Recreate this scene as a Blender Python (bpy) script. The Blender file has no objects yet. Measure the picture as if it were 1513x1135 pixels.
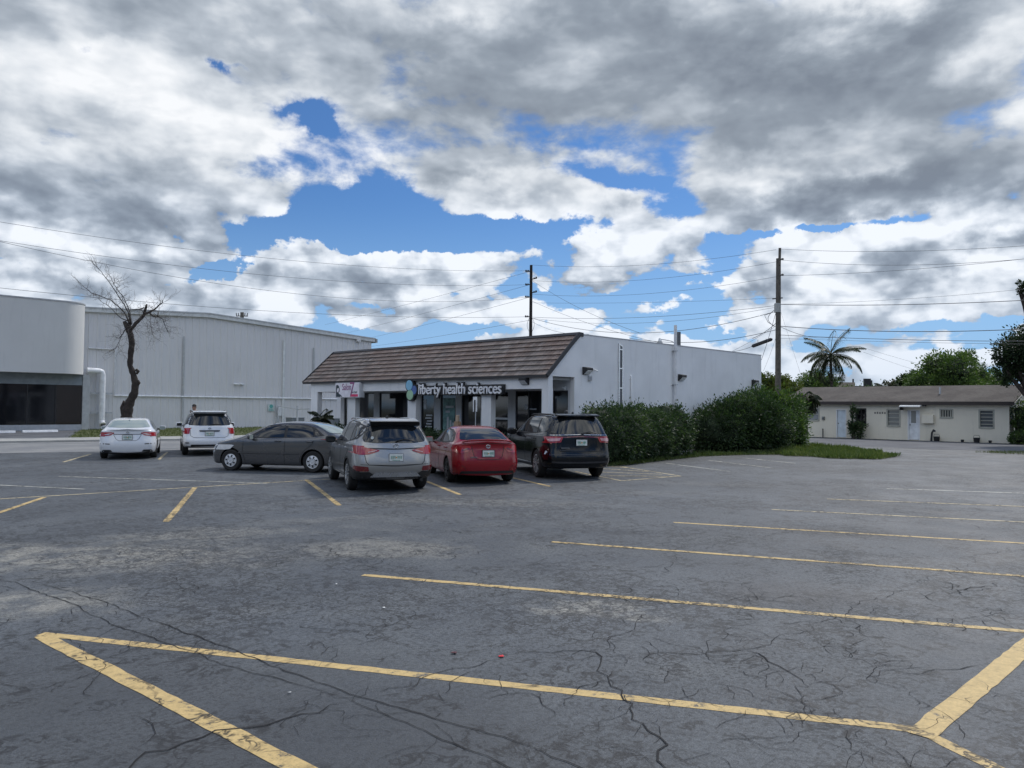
import bpy, bmesh, math, random
import numpy as np
from mathutils import Vector, Matrix, noise as mnoise
from mathutils.bvhtree import BVHTree

scene = bpy.context.scene
COL = scene.collection
R_ = math.radians

# ------------------------------------------------------------------ camera geometry
F_PX, CX, CY, CAM_H = 1136.0, 756.5, 567.5, 1.95
PSI = R_(44.5); PITCH = math.atan(34.5 / F_PX); ROLL = R_(0.5)
FW = Vector((math.cos(PSI) * math.cos(PITCH), math.sin(PSI) * math.cos(PITCH), math.sin(PITCH)))
RT0 = Vector((math.sin(PSI), -math.cos(PSI), 0))
UP0 = RT0.cross(FW)
RT = RT0 * math.cos(ROLL) + UP0 * math.sin(ROLL)
UP = UP0 * math.cos(ROLL) - RT0 * math.sin(ROLL)
CAM = Vector((0, 0, CAM_H))
def ray(x, y): return FW + RT * ((x - CX) / F_PX) - UP * ((y - CY) / F_PX)
def G(x, y, z=0.0):
    d = ray(x, y); return CAM + d * ((z - CAM_H) / d.z)
def PX(x, y, X): d = ray(x, y); return CAM + d * (X / d.x)
def PY(x, y, Y): d = ray(x, y); return CAM + d * (Y / d.y)
def PD(x, y, D): return CAM + ray(x, y) * D          # D = depth along the view

# ------------------------------------------------------------------ tagging / linking
def tag(o, label=None, cat=None, group=None, kind=None):
    if label: o['label'] = label
    if cat: o['category'] = cat
    if group: o['group'] = group
    if kind: o['kind'] = kind
    return o
def thing(name, label, cat, loc=(0, 0, 0), rz=0.0, group=None, kind=None):
    o = bpy.data.objects.new(name, None); COL.objects.link(o)
    o.location = loc; o.rotation_euler = (0, 0, rz); o.empty_display_size = .3
    return tag(o, label, cat, group, kind)

class MB:
    """collects shapes, then links them as ONE mesh object"""
    def __init__(s): s.v = []; s.f = []; s.m = []; s.mi = 0
    def add(s, vs, fs):
        b = len(s.v); s.v += [tuple(p) for p in vs]
        for f in fs: s.f.append([i + b for i in f]); s.m.append(s.mi)
    def box(s, a, b):
        x0, x1 = sorted((a[0], b[0])); y0, y1 = sorted((a[1], b[1])); z0, z1 = sorted((a[2], b[2]))
        s.add([(x0,y0,z0),(x1,y0,z0),(x1,y1,z0),(x0,y1,z0),(x0,y0,z1),(x1,y0,z1),(x1,y1,z1),(x0,y1,z1)],
              [(0,3,2,1),(4,5,6,7),(0,1,5,4),(1,2,6,5),(2,3,7,6),(3,0,4,7)]); return s
    def obox(s, c, ax, ay, az, hx, hy, hz):
        c = Vector(c); ax = Vector(ax).normalized(); ay = Vector(ay).normalized(); az = Vector(az).normalized()
        P = [c + ax*(i*hx) + ay*(j*hy) + az*(k*hz) for k in (-1,1) for i, j in ((-1,-1),(1,-1),(1,1),(-1,1))]
        s.add(P, [(0,3,2,1),(4,5,6,7),(0,1,5,4),(1,2,6,5),(2,3,7,6),(3,0,4,7)]); return s
    def tube(s, pts, r, n=8, caps=True):
        pts = [Vector(p) for p in pts]
        rs = r if isinstance(r, (list, tuple)) else [r] * len(pts)
        b = len(s.v); prev = None
        for i, p in enumerate(pts):
            t = (pts[min(i+1, len(pts)-1)] - pts[max(i-1, 0)]).normalized()
            if prev is None:
                u = t.orthogonal().normalized()
            else:
                u = (prev - t * prev.dot(t))
                u = u.normalized() if u.length > 1e-6 else t.orthogonal().normalized()
            prev = u; w = t.cross(u)
            for k in range(n):
                a = 2 * math.pi * k / n
                s.v.append(tuple(p + (u * math.cos(a) + w * math.sin(a)) * rs[i]))
        for i in range(len(pts) - 1):
            for k in range(n):
                k2 = (k + 1) % n
                s.f.append([b+i*n+k, b+i*n+k2, b+(i+1)*n+k2, b+(i+1)*n+k]); s.m.append(s.mi)
        if caps:
            s.f.append([b+k for k in reversed(range(n))]); s.m.append(s.mi)
            s.f.append([b+(len(pts)-1)*n+k for k in range(n)]); s.m.append(s.mi)
        return s
    def lathe(s, prof, c=(0,0,0), axis='z', n=24, closed=False):
        """prof: (r, h) pairs turned about the axis"""
        b = len(s.v); m = len(prof)
        for r, h in prof:
            for k in range(n):
                a = 2*math.pi*k/n; x, y = r*math.cos(a), r*math.sin(a)
                p = {'z': (x, y, h), 'y': (x, h, y), 'x': (h, x, y)}[axis]
                s.v.append((p[0]+c[0], p[1]+c[1], p[2]+c[2]))
        rng = range(m if closed else m-1)
        for i in rng:
            j = (i+1) % m
            for k in range(n):
                k2 = (k+1) % n
                s.f.append([b+i*n+k, b+i*n+k2, b+j*n+k2, b+j*n+k]); s.m.append(s.mi)
        return s
    def prism(s, poly, d):
        """poly: 3d loop, d: extrusion vector"""
        n = len(poly); P = [Vector(p) for p in poly]; d = Vector(d)
        s.add(P + [p + d for p in P], [list(range(n)), [n+i for i in reversed(range(n))]] +
              [[i, n+i, n+(i+1) % n, (i+1) % n] for i in range(n)]); return s
    def build(s, name, mats, parent=None, smooth=False, fix=True, auto=None, bevel=0):
        me = bpy.data.meshes.new(name); me.from_pydata(s.v, [], s.f)
        mats = mats if isinstance(mats, (list, tuple)) else [mats]
        for m in mats: me.materials.append(m)
        if len(mats) > 1: me.polygons.foreach_set('material_index', s.m)
        if fix:
            bm = bmesh.new(); bm.from_mesh(me); bmesh.ops.recalc_face_normals(bm, faces=bm.faces)
            if bevel: bmesh.ops.bevel(bm, geom=list(bm.edges), offset=bevel, segments=2, affect='EDGES', profile=.5)
            bm.to_mesh(me); bm.free()
        if smooth: me.shade_smooth()
        if auto is not None:
            try: me.shade_smooth(); me.set_sharp_from_angle(angle=R_(auto))
            except Exception: pass
        o = bpy.data.objects.new(name, me); COL.objects.link(o)
        if parent is not None: o.parent = parent
        return o

# ------------------------------------------------------------------ node helper
class NT:
    def __init__(s, tree): s.t = tree; tree.nodes.clear()
    def n(s, typ, ins=None, **props):
        nd = s.t.nodes.new(typ)
        for k, v in props.items(): setattr(nd, k, v)
        for k, v in (ins or {}).items(): s.set(nd.inputs[k], v)
        return nd
    def set(s, sock, v):
        if isinstance(v, E_): v = v.k
        if isinstance(v, bpy.types.NodeSocket): s.t.links.new(v, sock)
        else:
            if isinstance(v, (tuple, list)) and len(v) == 3 and sock.type == 'RGBA': v = (*v, 1)
            sock.default_value = v
    def m(s, op, *a, clamp=False):
        nd = s.t.nodes.new('ShaderNodeMath'); nd.operation = op; nd.use_clamp = clamp
        for i, v in enumerate(a): s.set(nd.inputs[i], v)
        return E_(s, nd.outputs[0])
    def vm(s, op, *a):
        nd = s.t.nodes.new('ShaderNodeVectorMath'); nd.operation = op
        for i, v in enumerate(a):
            if op == 'SCALE' and i == 1: s.set(nd.inputs['Scale'], v)
            else: s.set(nd.inputs[i], v)
        return nd.outputs['Value'] if op in ('DOT_PRODUCT', 'LENGTH') else nd.outputs['Vector']
    def sep(s, v):
        nd = s.t.nodes.new('ShaderNodeSeparateXYZ'); s.set(nd.inputs[0], v)
        return [E_(s, o) for o in nd.outputs]
    def comb(s, x, y, z):
        nd = s.t.nodes.new('ShaderNodeCombineXYZ')
        for i, v in enumerate((x, y, z)): s.set(nd.inputs[i], v)
        return nd.outputs[0]
    def noise(s, vec, scale, detail=4, rough=.5, dist=0.0, out=0, lac=2.0):
        nd = s.n('ShaderNodeTexNoise', {'Scale': scale, 'Detail': detail, 'Roughness': rough, 'Distortion': dist, 'Lacunarity': lac})
        if vec is not None: s.set(nd.inputs['Vector'], vec)
        return E_(s, nd.outputs[out]) if out == 0 else nd.outputs[out]
    def vor(s, vec, scale, feature='DISTANCE_TO_EDGE', rnd=1.0):
        nd = s.n('ShaderNodeTexVoronoi', {'Scale': scale, 'Randomness': rnd}, feature=feature)
        if vec is not None: s.set(nd.inputs['Vector'], vec)
        return nd
    def ramp(s, v, a, b, x=0.0, y=1.0, smooth=True):
        nd = s.n('ShaderNodeMapRange', interpolation_type='SMOOTHSTEP' if smooth else 'LINEAR')
        for k, q in (('Value', v), ('From Min', a), ('From Max', b), ('To Min', x), ('To Max', y)): s.set(nd.inputs[k], q)
        return E_(s, nd.outputs[0])
    def mix(s, f, a, b, blend='MIX'):
        nd = s.n('ShaderNodeMix', data_type='RGBA', blend_type=blend)
        s.set(nd.inputs[0], f); s.set(nd.inputs[6], a); s.set(nd.inputs[7], b)
        return nd.outputs[2]
class E_:
    """float socket with arithmetic"""
    def __init__(s, t, k): s.t = t; s.k = k
    def __add__(s, o): return s.t.m('ADD', s, o)
    __radd__ = __add__
    def __sub__(s, o): return s.t.m('SUBTRACT', s, o)
    def __rsub__(s, o): return s.t.m('SUBTRACT', o, s)
    def __mul__(s, o): return s.t.m('MULTIPLY', s, o)
    __rmul__ = __mul__
    def __truediv__(s, o): return s.t.m('DIVIDE', s, o)

def new_mat(name):
    m = bpy.data.materials.new(name); m.use_nodes = True
    return m, NT(m.node_tree)
def bsdf(t, color, rough=.6, metal=0.0, bump=None, spec=.5, coat=0.0, normal=None, **kw):
    ins = {'Base Color': color, 'Roughness': rough, 'Metallic': metal, 'Specular IOR Level': spec, 'Coat Weight': coat, 'Coat Roughness': .04}
    ins.update(kw)
    b = t.n('ShaderNodeBsdfPrincipled', ins)
    if bump is not None:
        h, st, di = bump
        bn = t.n('ShaderNodeBump', {'Strength': st, 'Distance': di, 'Height': h})
        t.set(b.inputs['Normal'], bn.outputs[0])
    o = t.n('ShaderNodeOutputMaterial'); t.t.links.new(b.outputs[0], o.inputs[0])
    return b
_mc = {}
def plain(name, color, rough=.6, metal=0.0, var=.12, scale=3.0, bump=0.0, coat=0.0, spec=.5):
    """one surface with slight wear: noise-varied colour and roughness"""
    if name in _mc: return _mc[name]
    m, t = new_mat(name)
    g = t.n('ShaderNodeNewGeometry')
    n1 = t.noise(g.outputs['Position'], scale, 6, .6)
    f = t.ramp(n1, .3, .7, 1 - var, 1 + var)
    vm = t.n('ShaderNodeVectorMath', operation='SCALE'); vm.inputs[0].default_value = color; t.set(vm.inputs['Scale'], f)
    bsdf(t, vm.outputs[0], t.ramp(n1, .2, .8, max(rough - .07, .02), min(rough + .07, 1)), metal, (n1, bump, .02) if bump else None, coat=coat, spec=spec)
    _mc[name] = m; return m
def emit(name, color, s):
    m, t = new_mat(name); e = t.n('ShaderNodeEmission', {'Color': color, 'Strength': s}); o = t.n('ShaderNodeOutputMaterial'); t.t.links.new(e.outputs[0], o.inputs[0]); return m
# ------------------------------------------------------------------ camera, light, sky
cd = bpy.data.cameras.new('camera'); co = bpy.data.objects.new('camera', cd); COL.objects.link(co)
cd.sensor_width = 36; cd.lens = F_PX / 1513 * 36; cd.clip_start = .05; cd.clip_end = 3000
mw = Matrix((RT, UP, -FW)).transposed().to_4x4(); mw.translation = CAM; co.matrix_world = mw
scene.camera = co
scene.view_settings.view_transform = 'Standard'; scene.view_settings.look = 'None'
scene.view_settings.exposure = .12; scene.view_settings.gamma = 1
try: scene.cycles.use_denoising = True
except Exception: pass
scene.cycles.max_bounces = 6; scene.cycles.diffuse_bounces = 3; scene.cycles.transparent_max_bounces = 12
scene.cycles.sample_clamp_indirect = 4

SUN_AZ = PSI - R_(42); SUN_EL = R_(50)
sdir = Vector((math.cos(SUN_AZ) * math.cos(SUN_EL), math.sin(SUN_AZ) * math.cos(SUN_EL), math.sin(SUN_EL)))
sl = bpy.data.lights.new('sun', 'SUN'); so = bpy.data.objects.new('sun', sl); COL.objects.link(so)
sl.energy = 2.3; sl.angle = R_(7); sl.color = (1, .95, .88)
so.rotation_euler = sdir.to_track_quat('Z', 'Y').to_euler(); so.location = sdir * 60

w = bpy.data.worlds.new('World'); scene.world = w; w.use_nodes = True
t = NT(w.node_tree)
sky = t.n('ShaderNodeTexSky', sky_type='NISHITA', sun_disc=False, sun_elevation=SUN_EL, sun_rotation=math.pi/2 - SUN_AZ,
          air_density=1.0, dust_density=.6, ozone_density=2.5)
tc = t.n('ShaderNodeTexCoord'); D = tc.outputs['Generated']
fw2 = Vector((math.cos(PSI), math.sin(PSI), 0)); rt2 = RT0
a_f = E_(t, t.vm('DOT_PRODUCT', D, tuple(fw2))); a_r = E_(t, t.vm('DOT_PRODUCT', D, tuple(rt2)))
dx, dy, dz = t.sep(D)
az = t.m('ARCTAN2', a_r, a_f)                       # bearing from the building corner's direction
el = t.m('ARCSINE', dz)
def ae(x, y):
    d = ray(x, y).normalized()
    return math.atan2(d.dot(rt2), d.dot(fw2)), math.asin(d.z)
# warp the lookup so that the edges of the great masses are ragged
wv = t.n('ShaderNodeTexNoise', {'Scale': 5.5, 'Detail': 8, 'Roughness': .62}); t.set(wv.inputs['Vector'], D)
wx, wy, wz = t.sep(wv.outputs['Color'])
azw = az + (wx - .5) * .22; elw = el + (wy - .5) * .13
def blob(x, y, rx, ry, amp, rot=0.0, p=1.0):
    a0, e0 = ae(x, y); A = az if p == 0 else azw; B = el if p == 0 else elw
    sx = rx / F_PX * math.cos(a0) ** 2; sy = ry / F_PX * math.cos(a0)
    u = A - a0; v = B - e0
    if rot:
        c, s_ = math.cos(rot), math.sin(rot)
        u, v = u * c - v * s_, u * s_ + v * c
    u = u * (1 / sx); v = v * (1 / sy)
    q = t.m('MULTIPLY_ADD', u, u, v * v)
    return t.m('EXPONENT', q * -1.0) * amp
def total(bs):
    s_ = None
    for b in bs:
        e = blob(*b); s_ = e if s_ is None else s_ + e
    return s_
# where it is clear (-) or closed (+)
cover = total([
    (490, 328, 85, 30, -.32, -.25), (585, 305, 80, 28, -.32), (690, 345, 110, 24, -.30), (820, 340, 90, 18, -.24), (560, 345, 120, 24, -.2), (345, 398, 80, 12, -.30, -.25), (405, 360, 45, 22, -.2),
    (455, 172, 28, 10, -.22, .4), (425, 150, 40, 9, -.18, -.1), (313, 97, 14, 9, -.20, .5), (335, 90, 24, 7, -.12), (165, 75, 40, 12, -.12), (620, 95, 40, 16, -.04),
    (925, 265, 70, 14, -.20, .2), (985, 300, 50, 16, -.16), (860, 215, 60, 10, -.08), (1225, 332, 110, 8, -.26), (1090, 345, 60, 8, -.16),
    (600, 440, 150, 10, -.17, -.05), (570, 492, 90, 16, -.26), (700, 500, 90, 12, -.20), (870, 432, 110, 11, -.22, .1), (1000, 418, 60, 8, -.15), (900, 480, 120, 9, -.14), (1100, 500, 160, 8, -.10), (1470, 470, 50, 12, -.16), (1340, 505, 110, 9, -.12), (1460, 400, 60, 7, -.12), (1250, 545, 120, 8, -.10), (20, 380, 50, 8, -.16),
    (780, 292, 75, 22, .22), (720, 240, 120, 22, .18), (915, 300, 26, 14, .20), (560, 385, 90, 18, .20), (640, 390, 40, 18, .12), (930, 350, 70, 18, .22), (1020, 345, 60, 16, .12), (1330, 345, 160, 16, .14), (1300, 420, 240, 40, .10), (120, 415, 150, 30, .12), (480, 430, 140, 30, .12), (780, 400, 60, 14, .1),
    (200, 180, 320, 170, .22), (1200, 150, 460, 190, .28), (700, 60, 420, 90, .26), (180, 300, 190, 50, .16), (1250, 280, 260, 36, .24), (620, 190, 130, 40, .10)])
# sunlit (+) and self-shaded (-) masses
lum = total([
    (210, 150, 170, 80, .34), (60, 90, 80, 50, .12), (430, 225, 130, 34, .32), (560, 205, 90, 22, .12), (670, 8, 70, 20, .26), (1250, 12, 90, 20, .36, .2), (1460, 55, 70, 60, .42, .4), (1120, 245, 130, 24, .20, .2), (1295, 262, 46, 20, .34),
    (330, 40, 120, 22, -.10), (120, 270, 200, 50, -.30), (240, 335, 120, 26, -.16), (640, 150, 110, 46, -.30), (880, 195, 220, 50, -.30), (1180, 150, 170, 60, -.26), (1300, 292, 300, 34, -.42), (1460, 190, 110, 50, -.34), (820, 60, 180, 50, -.18), (500, 60, 110, 30, -.10), (1050, 60, 120, 50, -.14),
    (560, 370, 110, 14, .26), (900, 345, 110, 16, .26), (1330, 342, 180, 14, .26), (770, 292, 110, 26, .24), (60, 400, 120, 16, .14), (640, 410, 200, 12, -.10), (860, 395, 60, 26, -.14), (1290, 395, 220, 14, -.14), (1280, 460, 220, 16, -.14), (980, 385, 120, 12, -.06)])
# the cloud field: swelling noise, foreshortened towards the horizon
zz = t.m('ADD', t.m('ABSOLUTE', dz), .30)
P = t.comb(dx / zz, dy / zz, dz * 3.2)
Q = t.vm('MULTIPLY', D, (1.0, 1.0, 1.9))
def field(vecP, vecQ, det):
    big = t.noise(vecP, 1.7, det, .52, .2)
    puff = t.noise(vecQ, 7.0, det, .57, .1)
    k = t.ramp(dz, .12, .34, .22, .55)
    return big * k + puff * (1 - k)
n0 = field(P, Q, 8)
off = sdir * .035
Ps = t.vm('ADD', P, (off.x * 2.0, off.y * 2.0, .05)); Qs = t.vm('ADD', Q, (off.x * .7, off.y * .7, .03))
n1 = field(Ps, Qs, 4.0); nL = field(P, Q, 4.0)
# billows: rounded cauliflower cells for the low bank of cumulus
vv = t.vm('ADD', Q, t.vm('SCALE', t.n('ShaderNodeVectorMath', {0: wv.outputs['Color'], 1: (.5, .5, .5)}, operation='SUBTRACT').outputs[0], .12))
c1 = t.vor(vv, 13.0, 'SMOOTH_F1'); c1.inputs['Smoothness'].default_value = .35
c2 = t.vor(vv, 31.0, 'SMOOTH_F1'); c2.inputs['Smoothness'].default_value = .35
low = t.ramp(el, R_(17), R_(11), 0, 1)
bil = ((E_(t, c1.outputs['Distance']) - .45) * -.20 + (E_(t, c2.outputs['Distance']) - .45) * -.10) * (low * .8 + .25)
bank = t.ramp(el, R_(13), R_(9), 0, .085)
wisp = t.noise(Q, 15.0, 7, .60, .5)
dens = (n0 - .5) * 1.6 + .5 + cover + bank + bil + (wisp - .5) * .22
soft = t.ramp(el, R_(10), R_(20), .028, .090)
alpha = t.ramp(dens, .515 - soft, .515 + soft)
thick = t.ramp(dens, .50, .86)
grad = (nL - n1) * t.ramp(el, R_(10), R_(20), 4.4, 4.0) + (n0 - nL) * 3.4 + bil * t.ramp(el, R_(10), R_(18), 5.2, 1.5) + (wisp - .5) * .75
light = grad + lum + thick * t.ramp(el, R_(10), R_(17), -.16, -.38) + .79 + low * .17
light = t.ramp(light, .02, 1.10, 0, 1, smooth=False)
cr = t.n('ShaderNodeValToRGB'); t.set(cr.inputs[0], light)
e = cr.color_ramp.elements
e[0].position = 0; e[0].color = (.20, .235, .29, 1); e[1].position = 1; e[1].color = (.87, .89, .92, 1)
for p_, c_ in ((.30, (.28, .325, .385, 1)), (.55, (.44, .49, .555, 1)), (.78, (.68, .72, .77, 1))):
    k = e.new(p_); k.color = c_
hz = t.ramp(el, R_(9), R_(0), 0, .45)
ccol = t.mix(hz, cr.outputs[0], (.52, .62, .75))
ccol = t.mix(t.ramp(el, R_(17), R_(12), 0, .35), ccol, t.vm('MULTIPLY', ccol, (.90, .98, 1.10)))
SKY_S = .115
skc = t.vm('MULTIPLY', sky.outputs[0], (SKY_S * .34, SKY_S * .54, SKY_S * .78))
back = t.ramp(a_f, .35, -.35, 1.0, 2.1) * (1 - t.ramp(a_f, .1, -.3, 0, 1) * t.ramp(el, R_(20), R_(9), 0, .84))     # sky behind the camera brightened to light facades, low band darkened for car reflections
skc = t.mix(t.ramp(el, R_(16), R_(1), 0, .85), skc, (.30, .50, .78))
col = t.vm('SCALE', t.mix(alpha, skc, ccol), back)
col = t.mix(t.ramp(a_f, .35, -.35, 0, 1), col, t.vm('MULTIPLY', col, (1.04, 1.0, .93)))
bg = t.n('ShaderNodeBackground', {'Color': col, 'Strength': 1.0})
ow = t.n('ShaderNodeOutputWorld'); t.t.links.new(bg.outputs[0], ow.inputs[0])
w.cycles.sampling_method = 'MANUAL'; w.cycles.sample_map_resolution = 1024
# ------------------------------------------------------------------ ground
def xy(x, y, z=0.0): p = G(x, y, z); return (p.x, p.y)
def cracks(t, P, wid=.0026):
    """crack pattern in world metres: long meandering joints and patches of alligator cracking"""
    wn = t.n('ShaderNodeTexNoise', {'Scale': 1.1, 'Detail': 6, 'Roughness': .68}); t.set(wn.inputs['Vector'], P)
    wv_ = t.vm('ADD', P, t.vm('SCALE', t.vm('SUBTRACT', wn.outputs['Color'], (.5, .5, .5)), .85))
    a = t.vor(wv_, .42); b = t.vor(wv_, 2.0); c = t.vor(wv_, 5.5)
    m1 = t.noise(P, .33, 3, .5); m2 = t.noise(P, .8, 3, .6)
    A = t.ramp(E_(t, a.outputs['Distance']), wid * 1.0, wid * 2.6, 1, 0) * t.ramp(m2, .46, .56, 0, .8)
    B = t.ramp(E_(t, b.outputs['Distance']), wid * 3.6, wid * 9.5, .9, 0) * t.ramp(m1, .44, .54, 0, 1)
    C = t.ramp(E_(t, c.outputs['Distance']), wid * 7.5, wid * 22.0, .85, 0) * t.ramp(m1 + (m2 - .5) * .5, .47, .60, 0, 1)
    # short curling hairlines: the zero crossings of a swirling field, broken up by another
    w1 = t.noise(P, 5.0, 3.0, .62, .9); w2 = t.noise(P, 1.7, 2, .5); w3 = t.noise(P, 7.5, 2.0, .5)
    W = t.ramp(t.m('ABSOLUTE', w1 - .5), .01, .075, .9, 0) * t.ramp(w3, .42, .52) * t.ramp(w2 + (m1 - .5) * .7, .42, .54)
    return t.m('MAXIMUM', t.m('MAXIMUM', t.m('MAXIMUM', A, B), C), W)
def spot(t, P, px, py, rx, ry, pts=None, soft=1.0, rot=0.0, warp=None):
    """a stain of its own shape lying on the lot: ellipse rx, ry metres"""
    c = G(px, py)
    X, Y, Z = t.sep(P if warp is None else warp)
    u = X - c.x; v = Y - c.y
    cc, ss = math.cos(rot), math.sin(rot)
    u, v = u * cc + v * ss, v * cc - u * ss
    u = u * (1 / rx); v = v * (1 / ry)
    q = t.m('SQRT', t.m('MULTIPLY_ADD', u, u, v * v))
    return t.ramp(q, 1 - .5 * soft, 1 + .5 * soft, 1, 0)
def asphalt_nodes(t, P):
    wn = t.n('ShaderNodeTexNoise', {'Scale': 1.3, 'Detail': 6, 'Roughness': .65}); t.set(wn.inputs['Vector'], P)
    W_ = t.vm('ADD', P, t.vm('SCALE', t.vm('SUBTRACT', wn.outputs['Color'], (.5, .5, .5)), 1.5))
    big = t.noise(P, .16, 5, .6, .3); mid = t.noise(P, .9, 6, .62); fine = t.noise(P, 26, 4, .7)
    grit = t.noise(P, 120, 3, .8); agg = t.vor(P, 95, 'F1')
    base = t.mix(t.ramp(big, .36, .66), (.066, .074, .083), (.098, .109, .120))
    base = t.mix(t.ramp(mid, .40, .72) * .45, base, (.132, .143, .150))
    # sandy dust lying in the low places
    dust = spot(t, P, 110, 822, 2.3, .85, soft=1.4, rot=R_(-40), warp=W_) * .85
    for a in ((20, 895, .9, .5, -30, .7), (290, 792, 1.3, .7, -20, .50), (560, 811, 1.02, .62, -45, .62), (880, 900, .55, .26, -60, .75), (700, 742, 2.2, .6, -50, .40),
              (480, 768, 1.0, .4, -20, .26), (1320, 735, 1.4, .4, -60, .10), (940, 728, 1.5, .5, -50, .16), (1180, 880, .8, .5, -60, -.5), (1300, 790, 1.6, .5, -60, -.35), (1050, 715, 1.5, .5, -60, .16)):
        s_ = spot(t, P, a[0], a[1], a[2], a[3], soft=1.3, rot=R_(a[4]), warp=W_)
        if a[5] > 0: dust = t.m('MAXIMUM', dust, s_ * a[5])
        else: base = t.mix(s_ * -a[5], base, (.060, .056, .056))
    dn = t.noise(P, 2.2, 7, .72)
    base = t.mix(t.m('MULTIPLY', dust, t.ramp(dn, .34, .62, .0, 1.2), clamp=True), base, (.27, .26, .225))
    rnd = t.noise(P, .45, 7, .7)
    base = t.mix(t.ramp(rnd, .56, .72) * .28, base, (.17, .17, .16))
    md = t.noise(P, 9.0, 5, .75); base = t.vm('SCALE', base, t.ramp(md, .32, .68, .90, 1.10))
    ol = t.noise(P, 1.15, 3, .55); base = t.mix(t.ramp(ol, .66, .74) * .15, base, (.026, .026, .027))
    # paler oval patch left of the middle of the lot
    base = t.mix(spot(t, P, 560, 811, .98, .62, soft=.22, rot=R_(-45)) * .55, base, (.185, .180, .160))
    ck = cracks(t, P)
    sp = t.ramp(grit, .28, .74, .50, 1.60); f2 = t.ramp(fine, .30, .70, .80, 1.2)
    base = t.vm('SCALE', base, sp * f2)
    ag = t.ramp(E_(t, agg.outputs['Distance']), .0, .45, 1.0, 0) * t.ramp(fine, .50, .62)
    base = t.mix(ag * .22, base, (.30, .31, .33))
    f1 = t.noise(P, 15, 2.5, .6, .5); f3 = t.noise(P, 27, 1.0, .5); f4 = t.noise(P, .7, 3, .6)
    fleck = t.ramp(t.m('ABSOLUTE', f1 - .5), .015, .11, 1, 0) * t.ramp(f3, .49, .54) * t.ramp(f4, .30, .60, .45, 1)
    base = t.mix(fleck * .72, base, (.020, .021, .023))
    for a in ((250, 1080, 2.0, 1.3, -30), (560, 1120, 1.6, .8, -50), (60, 1000, 1.3, 1.0, 0)):  # broad soft-edged darker zones at the near left
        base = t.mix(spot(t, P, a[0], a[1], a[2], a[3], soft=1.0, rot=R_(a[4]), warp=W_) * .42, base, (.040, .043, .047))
    base = t.mix(ck * .88, base, (.012, .012, .013))
    h = t.noise(P, 55, 4, .75) + 0.0
    return base, ck, h, mid
def asphalt_mat():
    m, t = new_mat('asphalt'); g = t.n('ShaderNodeNewGeometry'); P = g.outputs['Position']
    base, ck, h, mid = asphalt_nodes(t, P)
    bsdf(t, base, t.ramp(mid, .3, .7, .52, .74), 0, (h, .55, .012), spec=.5)
    return m
def paint_mat(name, colr, wear=.5):
    m, t = new_mat(name); g = t.n('ShaderNodeNewGeometry'); P = g.outputs['Position']
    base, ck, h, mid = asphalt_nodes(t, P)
    n = t.noise(P, 11, 8, .74); n2 = t.noise(P, 1.6, 4, .6); n3 = t.noise(P, 60, 3, .7)
    wr = t.ramp(n + (n2 - .5) * .6 + (n3 - .5) * .3, .60 - wear * .13, .76 - wear * .10)
    pc = t.vm('SCALE', colr, t.ramp(n, .3, .75, 1.10, .78) * t.ramp(n3, .3, .7, .93, 1.07))
    c = t.mix(wr, pc, base); c = t.mix(ck * .95, c, (.02, .018, .015))
    bsdf(t, c, .62, 0, (h, .35, .010), spec=.4)
    return m
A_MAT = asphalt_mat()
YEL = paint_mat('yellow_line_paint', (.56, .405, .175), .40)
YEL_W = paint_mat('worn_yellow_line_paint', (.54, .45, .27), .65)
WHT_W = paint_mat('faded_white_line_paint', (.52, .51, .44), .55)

def sheet(name, poly, z, mat, cut=0):
    mb = MB(); mb.add([(p[0], p[1], z) for p in poly], [list(range(len(poly)))])
    o = mb.build(name, mat, fix=False); o['kind'] = 'structure'
    if o.data.polygons[0].normal.z < 0: o.data.flip_normals()
    return o
gm, t = new_mat('far_ground'); g = t.n('ShaderNodeNewGeometry'); n = t.noise(g.outputs['Position'], .2, 6, .6)
bsdf(t, t.mix(t.ramp(n, .35, .65), (.06, .075, .035), (.14, .13, .10)), .95)
sheet('ground', [(-900, -900), (900, -900), (900, 900), (-900, 900)], -.03, gm)
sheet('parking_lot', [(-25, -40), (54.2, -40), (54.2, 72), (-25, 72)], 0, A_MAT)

def rough_asphalt(name, c0, c1, sc=.5):
    m, t = new_mat(name); g = t.n('ShaderNodeNewGeometry'); P = g.outputs['Position']
    n = t.noise(P, sc, 7, .65); n2 = t.noise(P, 30, 3, .7)
    bsdf(t, t.vm('SCALE', t.mix(t.ramp(n, .35, .65), c0, c1), t.ramp(n2, .3, .7, .85, 1.15)), .85, 0, (n2, .3, .01)); return m
LIGHT_A = rough_asphalt('old_grey_road', (.17, .175, .18), (.24, .24, .235))
CONC = rough_asphalt('concrete', (.30, .30, .285), (.40, .395, .37), .8)
DARK_A = rough_asphalt('driveway_blacktop', (.070, .074, .085), (.11, .115, .125))
# lane running past the lot on the far left, pale and worn, with a concrete walk behind it
lane = [xy(-700, 672), xy(-80, 671), xy(120, 668), xy(245, 665.5), xy(360, 662), xy(470, 655), xy(520, 648), xy(470, 643), xy(350, 648), xy(100, 652), xy(-80, 655), xy(-700, 656)]
sheet('service_lane', lane, .004, LIGHT_A)
walk = [xy(-700, 657), xy(-60, 656), xy(60, 654), xy(200, 652), xy(350, 650), xy(455, 644), xy(452, 641), xy(345, 646), xy(200, 648), xy(40, 650), xy(-60, 651.5), xy(-700, 652)]
mb = MB(); mb.prism([(p[0], p[1], -.02) for p in walk], (0, 0, .12)); o = mb.build('sidewalk', CONC); o['kind'] = 'structure'
sheet('side_lot', [xy(-400, 650), xy(-60, 651), xy(100, 651), xy(112, 641), xy(118, 636.5), xy(-60, 637.5), xy(-400, 638)], .012, DARK_A)

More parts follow.
